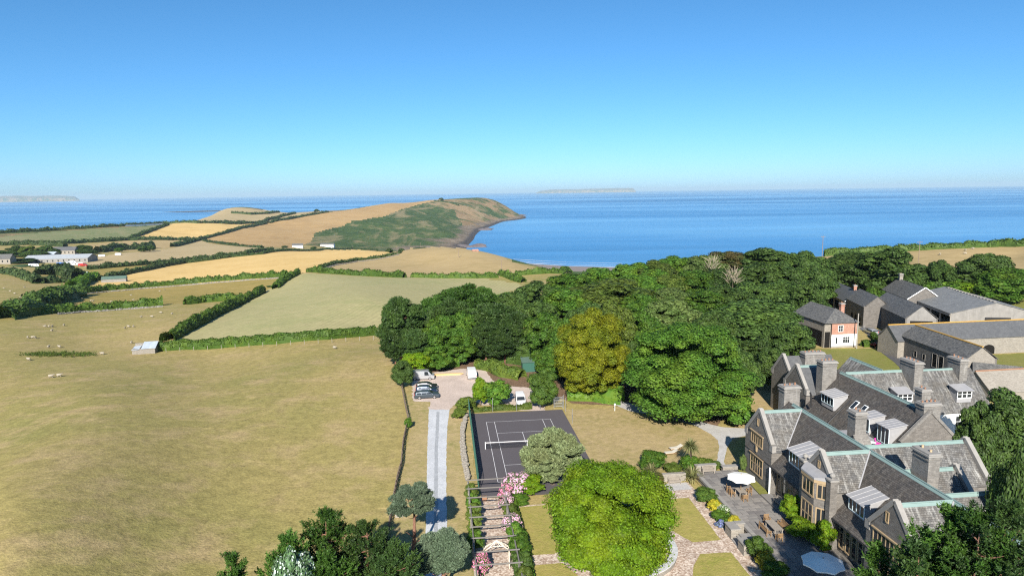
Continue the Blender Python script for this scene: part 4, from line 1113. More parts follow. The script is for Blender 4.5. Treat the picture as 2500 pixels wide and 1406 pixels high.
table('long slatted teak table in the middle of the terrace', T_(35.75, 66.4), SITE+1.57, 2.3, 1.05)
bench('long bench on the garden side of the slatted table', T_(34.6, 66.2), SITE+1.57, 1.9, 'teak')
bench('long bench on the house side of the slatted table', T_(36.95, 66.5), SITE-1.57, 1.9, 'teak')
bench('armchair at the far head of the slatted table', T_(35.9, 68.3), SITE, 0.62, 'teak', name='garden_chair')
bench('armchair at the near head of the slatted table', T_(35.3, 64.4), SITE+3.14, 0.62, 'teak', name='garden_chair')
bench('curved-back bench against the house wall by the bay', T_(39.2, 71.9, TZ+0.12), SITE-1.57, 1.7, 'grey_teak', True)
bench('wooden bench against the wall at the far end of the terrace', T_(34.6, 82.2), SITE, 1.6, 'grey_teak', True)
bench('wooden bench in the lower garden before the white-topped wall', site(29.6, 81.2), SITE, 1.6, 'grey_teak')
parasol('closed-in white parasol half hidden by the dark pine', T_(35.4, 56.3), SITE, 2.0, 2.2)
plain('lounger_cloth', (0.50, 0.47, 0.40), 0.85, 0.2)
def lounger(label, loc, rz):
    t = thing('sun_lounger', label, 'sun lounger', loc, rz)
    MB().box(-0.95, 0.3, -0.33, 0.33, 0.30, 0.38).build('mattress', MATS['lounger_cloth'], t)
    MB().slab([(0.3, -0.33, 0.38), (1.0, -0.33, 0.72), (1.0, 0.33, 0.72), (0.3, 0.33, 0.38)], 0.08).build('backrest', MATS['lounger_cloth'], t)
    m = MB()
    for y in (-0.34, 0.34): m.box(-0.97, 0.95, y-.03, y+.03, 0.22, 0.295)
    m.build('frame', MATS['teak'], t)
    for x in (-0.8, 0.75):
        for y in (-0.31, 0.31): MB().box(x-.035, x+.035, y-.03, y+.03, 0, 0.218).build('leg', MATS['teak'], t)
lounger('pale sun lounger on the lawn, the farther of two', site(33.8, 92.6), SITE+0.15)
lounger('pale sun lounger on the lawn, the nearer of two', site(32.5, 91.0), SITE+0.1)
t = thing('garden_lamp', 'short white lamp post at the foot of the big green tree', 'lamp', gp(1501, 1003), 0)
MB().tube([(0, 0, 0), (0, 0, 1.0)], 0.05, 7).build('post', MATS['white_paint'], t); MB().lathe([(0.1, 1.0), (0.14, 1.08), (0.13, 1.25), (0.2, 1.27), (0.03, 1.4)], 9).build('lantern', MATS['white_paint'], t)
# ------------------------------------------------------------------ vegetation
leafmat('leaf_dark', (0.054, 0.100, 0.022), 0.5, (0.070, 0.120, 0.022))
leafmat('leaf_mid', (0.072, 0.162, 0.020), 0.5, (0.110, 0.190, 0.020), 0.38)
leafmat('leaf_bright', (0.125, 0.235, 0.010), 0.45, (0.175, 0.255, 0.011), 0.4)
leafmat('leaf_gold', (0.255, 0.275, 0.014), 0.45, (0.185, 0.245, 0.016), 0.4)
leafmat('leaf_olive', (0.105, 0.147, 0.022), 0.4, (0.077, 0.126, 0.022))
leafmat('leaf_pale', (0.128, 0.181, 0.049), 0.4, (0.090, 0.152, 0.035))
leafmat('leaf_brown', (0.098, 0.081, 0.026), 0.4, (0.065, 0.091, 0.024))
leafmat('needle_dark', (0.034, 0.070, 0.017), 0.4, (0.049, 0.091, 0.018), 0.2)
leafmat('needle_green', (0.055, 0.119, 0.016), 0.4, (0.039, 0.095, 0.014), 0.2)
leafmat('needle_blue', (0.111, 0.163, 0.098), 0.35, (0.143, 0.195, 0.124), 0.2)
leafmat('juniper', (0.17, 0.215, 0.10), 0.4, (0.15, 0.175, 0.075), 0.2)
def speckled(name, c, tip, amount):
    n = NT(name); r = n.t.nodes.new('ShaderNodeNewGeometry').outputs['Random Per Island']
    return n.done(n.bsdf(n.mix(n.step(r, 1-amount-.02, 1-amount+.02), n.mix(n.math('FRACT', n.math('MULTIPLY', r, 37.0)), tuple(x*.55 for x in c), tuple(x*1.4 for x in c)), tip), 0.6, 0.25))
speckled('silver_leaf', (0.07, 0.13, 0.055), (0.42, 0.50, 0.44), 0.16)
speckled('rose_pink', (0.05, 0.10, 0.022), (0.70, 0.22, 0.40), 0.42)
speckled('rose_mauve', (0.06, 0.11, 0.025), (0.62, 0.36, 0.50), 0.48)
speckled('red_bloom', (0.04, 0.08, 0.02), (0.55, 0.03, 0.05), 0.45)
speckled('blue_bloom', (0.05, 0.10, 0.03), (0.20, 0.22, 0.52), 0.45)
speckled('white_bloom', (0.07, 0.13, 0.03), (0.72, 0.72, 0.66), 0.22)
leafmat('hedge_leaf', (0.062, 0.119, 0.019), 0.4, (0.085, 0.142, 0.019), objvar=0.15)
leafmat('hedge_far', (0.052, 0.088, 0.029), 0.35, (0.072, 0.101, 0.031), objvar=0.2)
leafmat('flower_pink', (0.72, 0.22, 0.42), 0.3, (0.75, 0.45, 0.55), 0.3)
leafmat('flower_mauve', (0.62, 0.38, 0.60), 0.3, (0.72, 0.42, 0.52), 0.3)
leafmat('flower_white', (0.75, 0.75, 0.70), 0.2, None, 0.3)
leafmat('flower_red', (0.62, 0.03, 0.06), 0.3, None, 0.3)
leafmat('flower_blue', (0.18, 0.20, 0.55), 0.3, None, 0.3)
leafmat('leaf_yellow', (0.42, 0.36, 0.03), 0.35, (0.28, 0.30, 0.03), 0.3)
leafmat('blade', (0.20, 0.22, 0.085), 0.45, (0.30, 0.25, 0.13), 0.3)
leafmat('twig_bare', (0.26, 0.22, 0.16), 0.3, None, 0.0)
def bark_mat(name, c1, c2):
    n = NT(name); v = n.mapv(n.coord(), (6, 6, 1.2))
    f = n.noise(v, 2.5, 6, 0.7)
    return n.done(n.bsdf(n.ramp(f, [(0.3, c1), (0.7, c2)]), 0.95, 0.1, n.bump(f, 0.8, 0.05)))
bark_mat('bark', (0.06, 0.045, 0.034), (0.17, 0.135, 0.105)); bark_mat('pine_bark', (0.12, 0.06, 0.04), (0.30, 0.17, 0.12))

def rand_dirs(n, rng):
    v = rng.normal(size=(n, 3)); return v/np.linalg.norm(v, axis=1)[:, None]
def leaf_quads(P, N, S, rng, aspect=0.7):
    """rhombic leaves: centre P, normal N, size S"""
    n = len(P); N = N/np.maximum(np.linalg.norm(N, axis=1), 1e-6)[:, None]
    t = np.cross(N, rand_dirs(n, rng)); t /= np.maximum(np.linalg.norm(t, axis=1), 1e-6)[:, None]
    b = np.cross(N, t); S = np.asarray(S).reshape(-1, 1)
    V = np.stack([P-t*S*0.55, P+b*S*0.55*aspect+N*S*0.08, P+t*S*0.55, P-b*S*0.55*aspect+N*S*0.08], 1).reshape(-1, 3)
    return V, np.arange(n*4).reshape(-1, 4)
def sphere_core(C, R, seg=8, rings=5):
    V = []; F = []
    for c, r in zip(C, R):
        i = len(V)
        for k in range(rings+1):
            th = math.pi*k/rings
            for j in range(seg):
                ph = 2*math.pi*j/seg
                V.append((c[0]+r[0]*math.sin(th)*math.cos(ph), c[1]+r[1]*math.sin(th)*math.sin(ph), c[2]+r[2]*math.cos(th)))
        for k in range(rings):
            for j in range(seg):
                a, b = i+k*seg+j, i+k*seg+(j+1) % seg
                F.append((a, a+seg, b+seg, b))
    return np.array(V), np.array(F)
def crown_arrays(seed, rx, ry, rz, cz, nl, lr, leaf, nleaf, flat=0.75, dome=0.2, core=0.66, out=0.72, spread=1.0, tilt=0.55, jit=(0.45, 1.22)):
    """clumped crown: nl lobes through an ellipsoid, leaves on the lobes' outer shells"""
    rng = np.random.default_rng(seed)
    D = rand_dirs(nl*3, rng); D = D[D[:, 2] > -0.88][:nl]
    rad_ = out*rng.uniform(jit[0], jit[1], len(D))**0.6
    C = D*rad_[:, None]*np.array([rx, ry, rz])*spread
    C[:, 2] += dome*rz*np.maximum(D[:, 2], 0)*0.3
    R0 = lr*rng.uniform(0.55, 1.35, len(D))
    C = np.vstack([C, [[0, 0, 0]]]); R0 = np.append(R0, min(rx, ry, rz)*0.62)
    RR = np.stack([R0, R0, R0*flat], 1)
    w = R0**2; w[-1] *= 0.4
    idx = rng.choice(len(C), nleaf, p=w/w.sum())
    d = rand_dirs(nleaf, rng); d[:, 2] = np.where(d[:, 2] < -0.35, -d[:, 2], d[:, 2])
    P = C[idx]+d*RR[idx]*rng.uniform(0.68, 1.14, (nleaf, 1))
    keep = np.ones(nleaf, bool)
    for k in range(len(C)):
        q = ((P-C[k])/RR[k]); keep &= ((q**2).sum(1) > 0.5) | (idx == k)
    P, d = P[keep], d[keep]
    N = d+rand_dirs(len(P), rng)*tilt+np.array([0, 0, 0.25])
    S = leaf*rng.uniform(0.65, 1.35, len(P))
    V, F = leaf_quads(P, N, S, rng)
    cv, cf = sphere_core(C, RR*core)
    V = np.vstack([V, cv]); F = np.vstack([F, cf+len(V)-len(cv)])
    V[:, 2] += cz
    return V, F
def tuft_arrays(seed, C, size, rng=None, nb=9, up=0.7, wid=0.16):
    """brushes of needles: nb narrow blades fanning from every point in C (n,3), with directions"""
    rng = np.random.default_rng(seed)
    n = len(C); V = []; 
    base = np.repeat(C, nb, 0)
    d = rand_dirs(n*nb, rng)+np.array([0, 0, up]); d /= np.linalg.norm(d, axis=1)[:, None]
    L = size*rng.uniform(0.6, 1.25, (n*nb, 1))
    s = np.cross(d, rand_dirs(n*nb, rng)); s /= np.maximum(np.linalg.norm(s, axis=1), 1e-6)[:, None]
    w = L*wid
    V = np.stack([base-s*w*0.5, base+s*w*0.5, base+d*L+s*w*0.35, base+d*L-s*w*0.35], 1).reshape(-1, 3)
    return V, np.arange(n*nb*4).reshape(-1, 4)
def pine_arrays(seed, rx, ry, rz, cz, nl, lr, tuft, ntuft, nb=8, flat=0.6, core=0.7, out=0.75, up=0.8, wid=0.2, low=-0.6, shoot=0):
    rng = np.random.default_rng(seed)
    D = rand_dirs(nl*4, rng); D = D[D[:, 2] > low][:nl]
    C = D*(out*rng.uniform(0.55, 1.15, (len(D), 1))**0.6)*np.array([rx, ry, rz])
    R0 = lr*rng.uniform(0.65, 1.3, len(D)); RR = np.stack([R0, R0, R0*flat], 1)
    idx = rng.choice(len(C), ntuft, p=R0**2/(R0**2).sum())
    d = rand_dirs(ntuft, rng); d[:, 2] = np.where(d[:, 2] < -0.4, -d[:, 2], d[:, 2])
    P = C[idx]+d*RR[idx]*rng.uniform(0.75, 1.05, (ntuft, 1))
    if shoot:
        sd = d*0.45+np.array([0, 0, 1.0])+rand_dirs(ntuft, rng)*0.25; sd /= np.linalg.norm(sd, axis=1)[:, None]
        ln = shoot*rng.uniform(0.4, 1.4, (ntuft, 1))
        P = np.vstack([P+sd*ln*k for k in (0.0, 0.4, 0.75, 1.0)])
    V, F = tuft_arrays(seed+1, P, tuft, nb=nb, up=up, wid=wid)
    cv, cf = sphere_core(C, RR*core)
    V = np.vstack([V, cv]); F = np.vstack([F, cf+len(V)-len(cv)]); V[:, 2] += cz
    return V, F, C+np.array([0, 0, cz])
def trunk_mesh(h, r, seed, limbs=6, reach=3.0, top=0.8, lean=(0, 0), pts=None):
    rn = random.Random(seed); m = MB()
    zz = [0, h*0.15, h*0.4, h*0.7, h*top]
    P = [(lean[0]*(z/h)**1.4+rn.uniform(-.1, .1)*(z > 0), lean[1]*(z/h)**1.4+rn.uniform(-.1, .1)*(z > 0), z) for z in zz]
    m.tube(P, [r*1.25, r, r*0.8, r*0.5, r*0.2], 8)
    for k in range(limbs):
        t = 0.35+0.5*k/max(1, limbs); a = k*2.4+rn.uniform(-.4, .4); z0 = h*t*0.9
        L = reach*rn.uniform(0.6, 1.0)*(1.1-0.4*t)
        b = (lean[0]*(z0/h)**1.4, lean[1]*(z0/h)**1.4, z0)
        q = (b[0]+math.cos(a)*L, b[1]+math.sin(a)*L, z0+L*rn.uniform(0.3, 0.8))
        mid = (b[0]*.5+q[0]*.5, b[1]*.5+q[1]*.5, (z0+q[2])/2-0.1*L*rn.random())
        m.tube([b, mid, q], [r*0.42*(1.1-t), r*0.28*(1.1-t), r*0.1], 6)
    if pts is not None:
        for q in pts:
            z0 = min(h*0.75, max(h*0.25, q[2]-1.2)); b = (lean[0]*(z0/h)**1.4, lean[1]*(z0/h)**1.4, z0)
            m.tube([b, ((b[0]+q[0])/2, (b[1]+q[1])/2, (z0+q[2])/2-0.25), tuple(q)], [r*0.35, r*0.22, r*0.08], 5)
    return m

# unit tree prototypes (crown radius 1 wide, height 1) as shared meshes
PROTO = {}
def proto(kind, seed, mat, arr, trunk, bark='bark'):
    V, F = arr[:2]
    o = np_mesh('crown', V, F, MATS[mat]); t = trunk.build('trunk', MATS[bark], smooth=True)
    me, mt = o.data, t.data
    bpy.data.objects.remove(o); bpy.data.objects.remove(t)
    PROTO.setdefault(kind, []).append((me, mt))
def place_tree(kind, i, name, label, loc, R, H, rz=0.0, group=None, cat='tree', mat=None, sx=1.0):
    """R crown radius, H overall height; prototypes are 5 m radius, 12 m tall"""
    t = thing(name, label, cat, loc, rz, group)
    t.scale = (R/5.0*sx, R/5.0/sx, H/12.0)
    me, mt = PROTO[kind][i % len(PROTO[kind])]
    c = bpy.data.objects.new('crown' if cat == 'tree' else 'foliage', me); COL.objects.link(c); c.parent = t
    if mat is not None:
        c.material_slots[0].link = 'OBJECT'; c.material_slots[0].material = MATS[mat]
    k = bpy.data.objects.new('trunk' if cat == 'tree' else 'stem', mt); COL.objects.link(k); k.parent = t
    return t
for s in range(4):
    proto('broad', s, 'leaf_mid', crown_arrays(10+s, 5, 5, 5.6, 6.2, 80, 1.2, 0.40, 28000, flat=0.92, out=0.8, jit=(0.6, 1.18), core=0.72), trunk_mesh(9, 0.35, s, 7, 3.2))
for s in range(2):
    proto('big', s, 'leaf_mid', crown_arrays(20+s, 5, 5, 5.9, 5.9, 170, 0.95, 0.18, 105000, flat=0.95, out=0.84, jit=(0.72, 1.14), core=0.74), trunk_mesh(9, 0.4, s, 8, 3.4))
for s in range(3):
    proto('pine', s, 'needle_dark', pine_arrays(30+s, 4.8, 4.8, 5.7, 6.2, 110, 1.05, 0.5, 8000, nb=5, wid=0.3, core=0.74, low=-0.92), trunk_mesh(11, 0.32, s, 8, 3.0), 'pine_bark')
for s in range(2):
    proto('oval', s, 'leaf_mid', crown_arrays(40+s, 5, 5, 5.9, 6.0, 70, 1.5, 0.42, 16000, flat=0.9, out=0.72, core=0.78), trunk_mesh(5, 0.3, s, 4, 1.5))
proto('round', 0, 'leaf_bright', crown_arrays(50, 5, 5, 5.9, 6.0, 150, 1.15, 0.165, 105000, flat=0.8, out=0.80, core=0.76, tilt=0.85, jit=(0.82, 1.08)), trunk_mesh(7, 0.4, 3, 6, 2.8))
for s in range(3):
    proto('shrub', s, 'leaf_mid', crown_arrays(60+s, 5, 5, 6.2, 5.6, 26, 1.9, 0.75, 4200, flat=0.85, out=0.68, core=0.8), trunk_mesh(4, 0.25, s, 5, 2.0))

def tree_px(kind, i, name, label, px_, py_top, half, D, mat=None, group=None, base=0.0, cat='tree', minh=None, sx=1.0):
    """stand a tree D metres off on the sight line of its top; width from its apparent half width"""
    q = at_dist(px_, py_top, D); g = gz(q[0], q[1])
    H = q[2]-g+base
    return place_tree(kind, i, name, label, (q[0], q[1], g-base), half*D/FOCAL_PX, H, random.uniform(0, 6.28), group, cat, mat, sx)

# ---- the wood between the fields and the house
tree_px('pine', 0, 'pine_tree', 'dark pine at the left edge of the wood, beside the pasture', 974, 722, 64, 152, 'needle_dark')
tree_px('pine', 1, 'pine_tree', 'broad tall pine making the highest crown at the wood\'s left end', 1135, 685, 92, 178, 'needle_green')
tree_px('pine', 2, 'pine_tree', 'brownish pine with a bare trunk above the white van', 1205, 735, 82, 158, 'needle_dark')
tree_px('pine', 0, 'pine_tree', 'dark pine standing between the white van and the green shed', 1262, 760, 60, 150, 'needle_dark')
tree_px('pine', 1, 'pine_tree', 'dark pine on the far left corner of the wood, behind the pasture edge', 1020, 735, 52, 168, 'needle_dark')
tree_px('broad', 0, 'broadleaf_tree', 'fresh green tree behind the silver van', 1075, 772, 55, 150, 'leaf_mid')
tree_px('broad', 1, 'broadleaf_tree', 'small bright green tree just left of the silver van roof', 1010, 860, 40, 141, 'leaf_bright')
tree_px('broad', 2, 'broadleaf_tree', 'light green sapling clump beside the stacked planks', 1065, 845, 42, 143, 'leaf_mid')
tree_px('oval', 0, 'broadleaf_tree', 'dark round-headed tree at the corner of the paling fence', 981, 878, 27, 131.5, 'leaf_dark')
tree_px('broad', 3, 'broadleaf_tree', 'mid green tree left of the golden tree', 1338, 765, 62, 143, 'leaf_mid')
tree_px('big', 0, 'golden_tree', 'tall golden-green tree in front of the wood', 1447, 763, 92, 122, 'leaf_gold')
tree_px('big', 1, 'sycamore_tree', 'huge dark green spreading tree in front of the wood, above the lawn', 1680, 790, 152, 113, 'leaf_mid')
tree_px('broad', 0, 'broadleaf_tree', 'dark tree filling the gap right of the huge spreading tree', 1800, 850, 58, 125, 'leaf_dark')
tree_px('shrub', 0, 'broadleaf_tree', 'low dark tree at the path beside the gable', 1800, 962, 46, 111, 'leaf_mid')
tree_px('broad', 2, 'broadleaf_tree', 'olive tree rising just behind the golden tree', 1500, 745, 62, 140, 'leaf_olive')
tree_px('broad', 1, 'broadleaf_tree', 'broad blackish-green tree behind the cottage gable', 1865, 735, 105, 165, 'leaf_dark')
tree_px('broad', 3, 'broadleaf_tree', 'dark tree between the huge spreading tree and the cottage', 1925, 790, 60, 152, 'leaf_dark')
tree_px('broad', 0, 'broadleaf_tree', 'pale willowy tree above the huge spreading tree', 1640, 735, 72, 160, 'leaf_pale')
wood = [ # px, top, half width, distance, material
 (1480,683,115,190,'leaf_olive'),(1385,703,72,182,'leaf_mid'),(1298,693,62,186,'leaf_dark'),(1235,712,52,182,'needle_green'),(1560,720,66,178,'leaf_mid'),
 (1645,702,62,196,'leaf_pale'),(1720,712,60,186,'leaf_mid'),(1775,700,66,192,'leaf_dark'),(1835,690,62,200,'leaf_dark'),(1915,688,64,205,'leaf_dark'),(1975,690,48,198,'leaf_dark'),
 (1400,668,66,226,'leaf_mid'),(1475,655,68,236,'leaf_mid'),(1545,640,68,246,'leaf_mid'),(1605,640,56,236,'leaf_olive'),(1660,627,62,256,'leaf_mid'),(1720,625,52,250,'leaf_pale'),
 (1775,612,66,264,'leaf_brown'),(1865,610,76,260,'leaf_dark'),(1955,617,62,248,'leaf_dark'),(1700,660,62,224,'leaf_mid'),(1770,655,60,226,'leaf_dark'),(1840,648,62,228,'leaf_dark'),(1910,645,60,226,'leaf_dark'),
 (1560,675,66,212,'leaf_mid'),(1625,670,60,216,'leaf_olive'),(1340,700,48,200,'leaf_dark'),(1985,650,52,225,'leaf_dark'),(1430,740,55,160,'leaf_dark'),(1390,780,50,138,'leaf_mid'),(1580,770,50,138,'leaf_mid'),
 (1320,735,55,165,'leaf_dark'),(1150,750,60,160,'needle_green'),(1750,760,60,150,'leaf_dark'),(1850,830,50,140,'leaf_dark'),(1890,850,42,134,'leaf_dark'),(1120,800,45,148,'leaf_mid'),(1600,655,50,232,'leaf_mid'),
]
WL = ['wide olive crown in the middle of the wood, behind the golden tree', 'mid green crown left of the wide olive one', 'dark crown behind the pines, right of the highest pine', 'pine crown squeezed behind the brownish pine', 'mid green crown right of the wide olive one',
 'silvery crown at the heart of the wood', 'mid green crown right of the silvery one', 'dark crown above the willowy tree', 'dark crown right of centre, below the bare trees', 'dark crown above the cottage roof', 'dark crown at the wood\'s right end beside the far barn',
 'mid green crown at the back of the wood, left end', 'mid green crown on the rising skyline of the wood', 'mid green crown where the skyline meets the beach', 'olive crown just below the rising skyline', 'mid green skyline crown left of the bare trees', 'pale skyline crown touching the bare tree',
 'brown-tinged crown on the skyline right of the bare tree', 'highest dark crown on the wood\'s skyline', 'dark skyline crown at the right end of the wood', 'mid green crown below the bare tree', 'dark crown below the second bare tree', 'dark crown below the highest skyline crown', 'dark crown below the right-hand skyline crown',
 'mid green crown between the olive and skyline crowns', 'olive crown left of the silvery one, farther back', 'dark crown half hidden behind the mid green left crowns', 'dark crown behind the dark slate barn\'s end', 'dark crown behind the golden tree\'s left shoulder', 'mid green crown left of the golden tree\'s top', 'mid green crown between golden and huge trees',
 'dark crown above the green shed', 'pine crown above the white van\'s pine', 'dark crown above the huge spreading tree\'s right side', 'dark crown left of the cottage', 'low dark crown by the side lawn', 'mid green crown between the pines near the planks', 'mid green crown deep behind the skyline olive one']
for i, (a, b, c, d, mt) in enumerate(wood):
    k = 'pine' if 'needle' in mt else 'broad'
    tree_px(k, i, 'pine_tree' if k == 'pine' else 'broadleaf_tree', WL[i], a, b, c, d, mt, 'crowded trees of the wood')
FILL = [(1062,712,56,168,'needle_green','pine crown left of the highest pine'),(1100,722,58,160,'needle_dark','dark pine crown in front of the highest pine'),(1178,698,58,178,'needle_green','pine crown touching the highest pine on its right'),(1252,716,54,172,'leaf_dark','dark crown right of the brownish pine'),
 (1185,790,52,151,'needle_dark','dark low pine crown above the white van roof'),(1122,768,50,153,'leaf_mid','mid green crown between pines above the planks'),(1232,805,46,148,'needle_dark','dark low crown left of the green shed'),(1012,800,46,147,'needle_dark','dark crown behind the silver van\'s left end'),(962,785,42,149,'needle_dark','dark crown overhanging the pasture edge'),
 (1302,785,50,148,'leaf_dark','dark crown just above the green shed'),(1045,760,48,156,'leaf_dark','dark crown in the middle of the left pines'),(1430,820,40,132,'leaf_mid','mid green crown tucked left of the golden tree'),(1555,830,40,128,'leaf_dark','dark crown in the gap between golden and huge trees'),(1345,850,44,134,'leaf_mid','mid green crown behind the egg-shaped tree')]
for i, (a, b, c, d, mt, lb) in enumerate(FILL):
    k = 'pine' if 'needle' in mt else 'broad'
    tree_px(k, i+1, 'pine_tree' if k == 'pine' else 'broadleaf_tree', lb, a, b, c, d, mt, 'crowded trees of the wood')
# farm trees
tree_px('broad', 1, 'broadleaf_tree', 'broad dark tree behind the dark slate barn, left of a pair', 2085, 616, 66, 268, 'leaf_dark')
tree_px('broad', 2, 'broadleaf_tree', 'broad dark tree behind the dark slate barn, right of a pair', 2172, 612, 74, 258, 'leaf_dark')
tree_px('broad', 3, 'broadleaf_tree', 'wind-bent tree above the grey sheds', 2288, 638, 42, 264, 'leaf_dark', sx=1.2)
tree_px('broad', 0, 'broadleaf_tree', 'wind-bent tree standing alone in front of the dry field', 2410, 620, 42, 272, 'leaf_dark', sx=1.2)
tree_px('broad', 1, 'broadleaf_tree', 'dark bushy tree at the right edge beyond the big shed', 2462, 652, 52, 268, 'leaf_mid')
tree_px('shrub', 0, 'shrub', 'yellow-green bush behind the big shed roof', 2365, 688, 32, 264, 'leaf_bright', cat='shrub')
tree_px('shrub', 1, 'shrub', 'dark bush between the wind-bent trees and the shed', 2300, 672, 48, 262, 'leaf_mid', cat='shrub')
tree_px('shrub', 2, 'shrub', 'rounded bush behind the big shed near the paddock', 2435, 684, 46, 262, 'leaf_mid', cat='shrub')
tree_px('shrub', 1, 'shrub', 'bush in the gap between the two slate barns', 2140, 698, 30, 232, 'leaf_mid', cat='shrub')
tree_px('shrub', 2, 'shrub', 'low dark scrub before the dry field', 2350, 662, 50, 275, 'leaf_dark', cat='shrub')
tree_px('broad', 2, 'broadleaf_tree', 'tree against the right picture edge behind the manor', 2468, 965, 74, 103, 'leaf_dark')
tree_px('broad', 3, 'broadleaf_tree', 'dark tree right of the manor\'s white rear wall', 2400, 990, 48, 100, 'leaf_dark')
tree_px('oval', 1, 'ivy_tree', 'dark ivy-covered tree at the right edge below the fence panel', 2490, 1090, 45, 72, 'leaf_dark')
# bare branchy crown on the skyline of the wood
def bare_tree(label, px_, py_, D, H, seed):
    q = at_dist(px_, py_, D); g = gz(q[0], q[1]); H = q[2]-g+1.0; t = thing('bare_tree', label, 'tree', (q[0], q[1], g)); rn = random.Random(seed)
    m = trunk_mesh(H*0.8, 0.25, seed, 8, 3.0); m.build('trunk', MATS['bark'], t)
    w = MB()
    for k in range(70):
        a = rn.uniform(0, 6.28); r = rn.uniform(0.5, 3.6); z = H*rn.uniform(0.62, 0.85)
        w.tube([(r*.5*math.cos(a), r*.5*math.sin(a), z), (r*math.cos(a+.3), r*math.sin(a+.3), z+rn.uniform(.8, 2.2))], [0.07, 0.035], 4)
    tag(w.build('twigs', MATS['twig_bare'], t, uv=False), kind='stuff')
bare_tree('bare pale-twigged tree on top of the wood', 1740, 622, 236, 15, 1)
bare_tree('second bare pale-twigged tree, lower on the wood', 1790, 652, 214, 15.5, 2)

# ---- garden trees and shrubs
def at_site(kind, i, name, label, b, a, R, H, mat, cat='shrub', z=0.0, group=None):
    return place_tree(kind, i, name, label, site(b, a, z), R, H, random.uniform(0, 6.28), group, cat, mat)
at_site('round', 0, 'round_tree', 'big rounded lime-green tree on the lower lawns', 15.7, 60.6, 6.2, 12.3, 'leaf_bright', 'tree')
at_site('oval', 1, 'holly_tree', 'dense egg-shaped dark green tree at the far end of the court', 17.0, 115.0, 2.75, 7.0, 'hedge_leaf', 'tree')
at_site('shrub', 1, 'shrub', 'rounded green bush between the drive and the car park', 9.2, 117.5, 2.7, 4.9, 'leaf_mid')
at_site('oval', 0, 'shrub', 'pointed pale green bush beside the car park', 6.0, 117.8, 1.5, 5.4, 'leaf_bright')
at_site('shrub', 2, 'shrub', 'sprawling bramble at the court\'s far left corner', 3.2, 116.0, 2.0, 2.2, 'leaf_olive')
at_site('shrub', 0, 'shrub', 'low bramble on the bank beside the drive bend', 2.0, 111.5, 1.4, 1.6, 'leaf_olive')
at_site('shrub', 0, 'shrub', 'little bush growing in the paling fence', -6.6, 107.5, 0.7, 1.9, 'leaf_mid')
at_site('shrub', 1, 'shrub', 'dark clipped bush at the far pier of the garden', 31.8, 75.6, 1.35, 1.9, 'hedge_leaf')
at_site('shrub', 2, 'shrub', 'yellow-flecked shrub beside the terrace edge', 31.7, 73.2, 0.95, 1.5, 'leaf_yellow')
at_site('shrub', 0, 'shrub', 'white-flowering shrub in the terrace border', 32.3, 71.9, 0.8, 1.4, 'white_bloom')
at_site('shrub', 1, 'shrub', 'leafy green perennial in the middle of the border', 31.4, 71.0, 0.95, 1.3, 'leaf_mid')
at_site('shrub', 2, 'shrub', 'blue-flowering plant at the border\'s edge', 30.9, 69.4, 0.6, 0.9, 'blue_bloom')
at_site('shrub', 0, 'shrub', 'bright yellow-green bush above the garden pier', 32.3, 69.0, 0.85, 1.5, 'leaf_yellow')
at_site('shrub', 1, 'shrub', 'dark bush squeezed between border and pier', 31.7, 69.6, 0.8, 1.3, 'leaf_mid')
at_site('shrub', 2, 'shrub', 'large green bush on the near pier of the steps', 32.0, 62.7, 1.4, 2.4, 'hedge_leaf')
at_site('shrub', 0, 'shrub', 'golden rounded bush below the terrace wall', 31.9, 60.6, 1.05, 1.8, 'leaf_yellow')
at_site('shrub', 1, 'shrub', 'dark bush in shade below the terrace wall', 31.9, 58.7, 1.3, 2.0, 'leaf_mid')
at_site('oval', 0, 'wall_shrub', 'bright climbing shrub left of the bay window', 38.9, 68.2, 1.4, 3.3, 'leaf_bright', z=TZ)
at_site('shrub', 1, 'wall_shrub', 'bright climbing shrub under the bay window', 38.1, 64.4, 1.7, 2.6, 'leaf_bright', z=TZ)
at_site('shrub', 2, 'wall_shrub', 'bright climbing shrub right of the bay window', 38.9, 61.8, 1.3, 3.2, 'leaf_bright', z=TZ)
at_site('shrub', 2, 'shrub', 'lavender clump beside the path to the terrace', 37.0, 85.6, 1.1, 0.9, 'leaf_pale')
at_site('oval', 1, 'wall_shrub', 'pale climber at the foot of the first gable', 39.4, 82.0, 0.5, 2.4, 'leaf_pale', z=TZ)
at_site('shrub', 0, 'shrub', 'bright green bush behind the round tree', 28.2, 86.2, 1.9, 2.6, 'leaf_mid')
at_site('shrub', 1, 'shrub', 'low green hebe beside the spiky palm', 30.6, 84.6, 1.3, 1.5, 'leaf_olive')
at_site('shrub', 2, 'shrub', 'green bush at the foot of the palm', 33.2, 84.9, 1.6, 2.2, 'leaf_mid')
at_site('shrub', 0, 'shrub', 'green bush behind the terrace end wall', 35.4, 84.6, 1.4, 1.8, 'leaf_olive')
at_site('shrub', 1, 'shrub', 'reddish-green bush beside the low garden bench', 27.2, 81.4, 1.1, 1.5, 'leaf_brown')
at_site('shrub', 0, 'shrub', 'yellow-green bush beside the juniper', 10.2, 80.8, 1.9, 2.6, 'leaf_bright')
at_site('shrub', 2, 'shrub', 'green groundcover beneath the mauve roses', 8.6, 78.2, 1.4, 1.2, 'leaf_mid')
at_site('shrub', 1, 'rose_bush', 'large mauve-pink rambling rose at the court end of the pergola', 8.3, 80.6, 1.8, 3.2, 'rose_mauve')
at_site('shrub', 2, 'rose_bush', 'bright pink rose on the pergola\'s right side', 6.8, 78.6, 1.0, 2.6, 'rose_pink')
at_site('shrub', 0, 'rose_bush', 'bright pink rose on the pergola\'s left side near the arch', 2.9, 63.0, 1.0, 2.6, 'rose_pink')
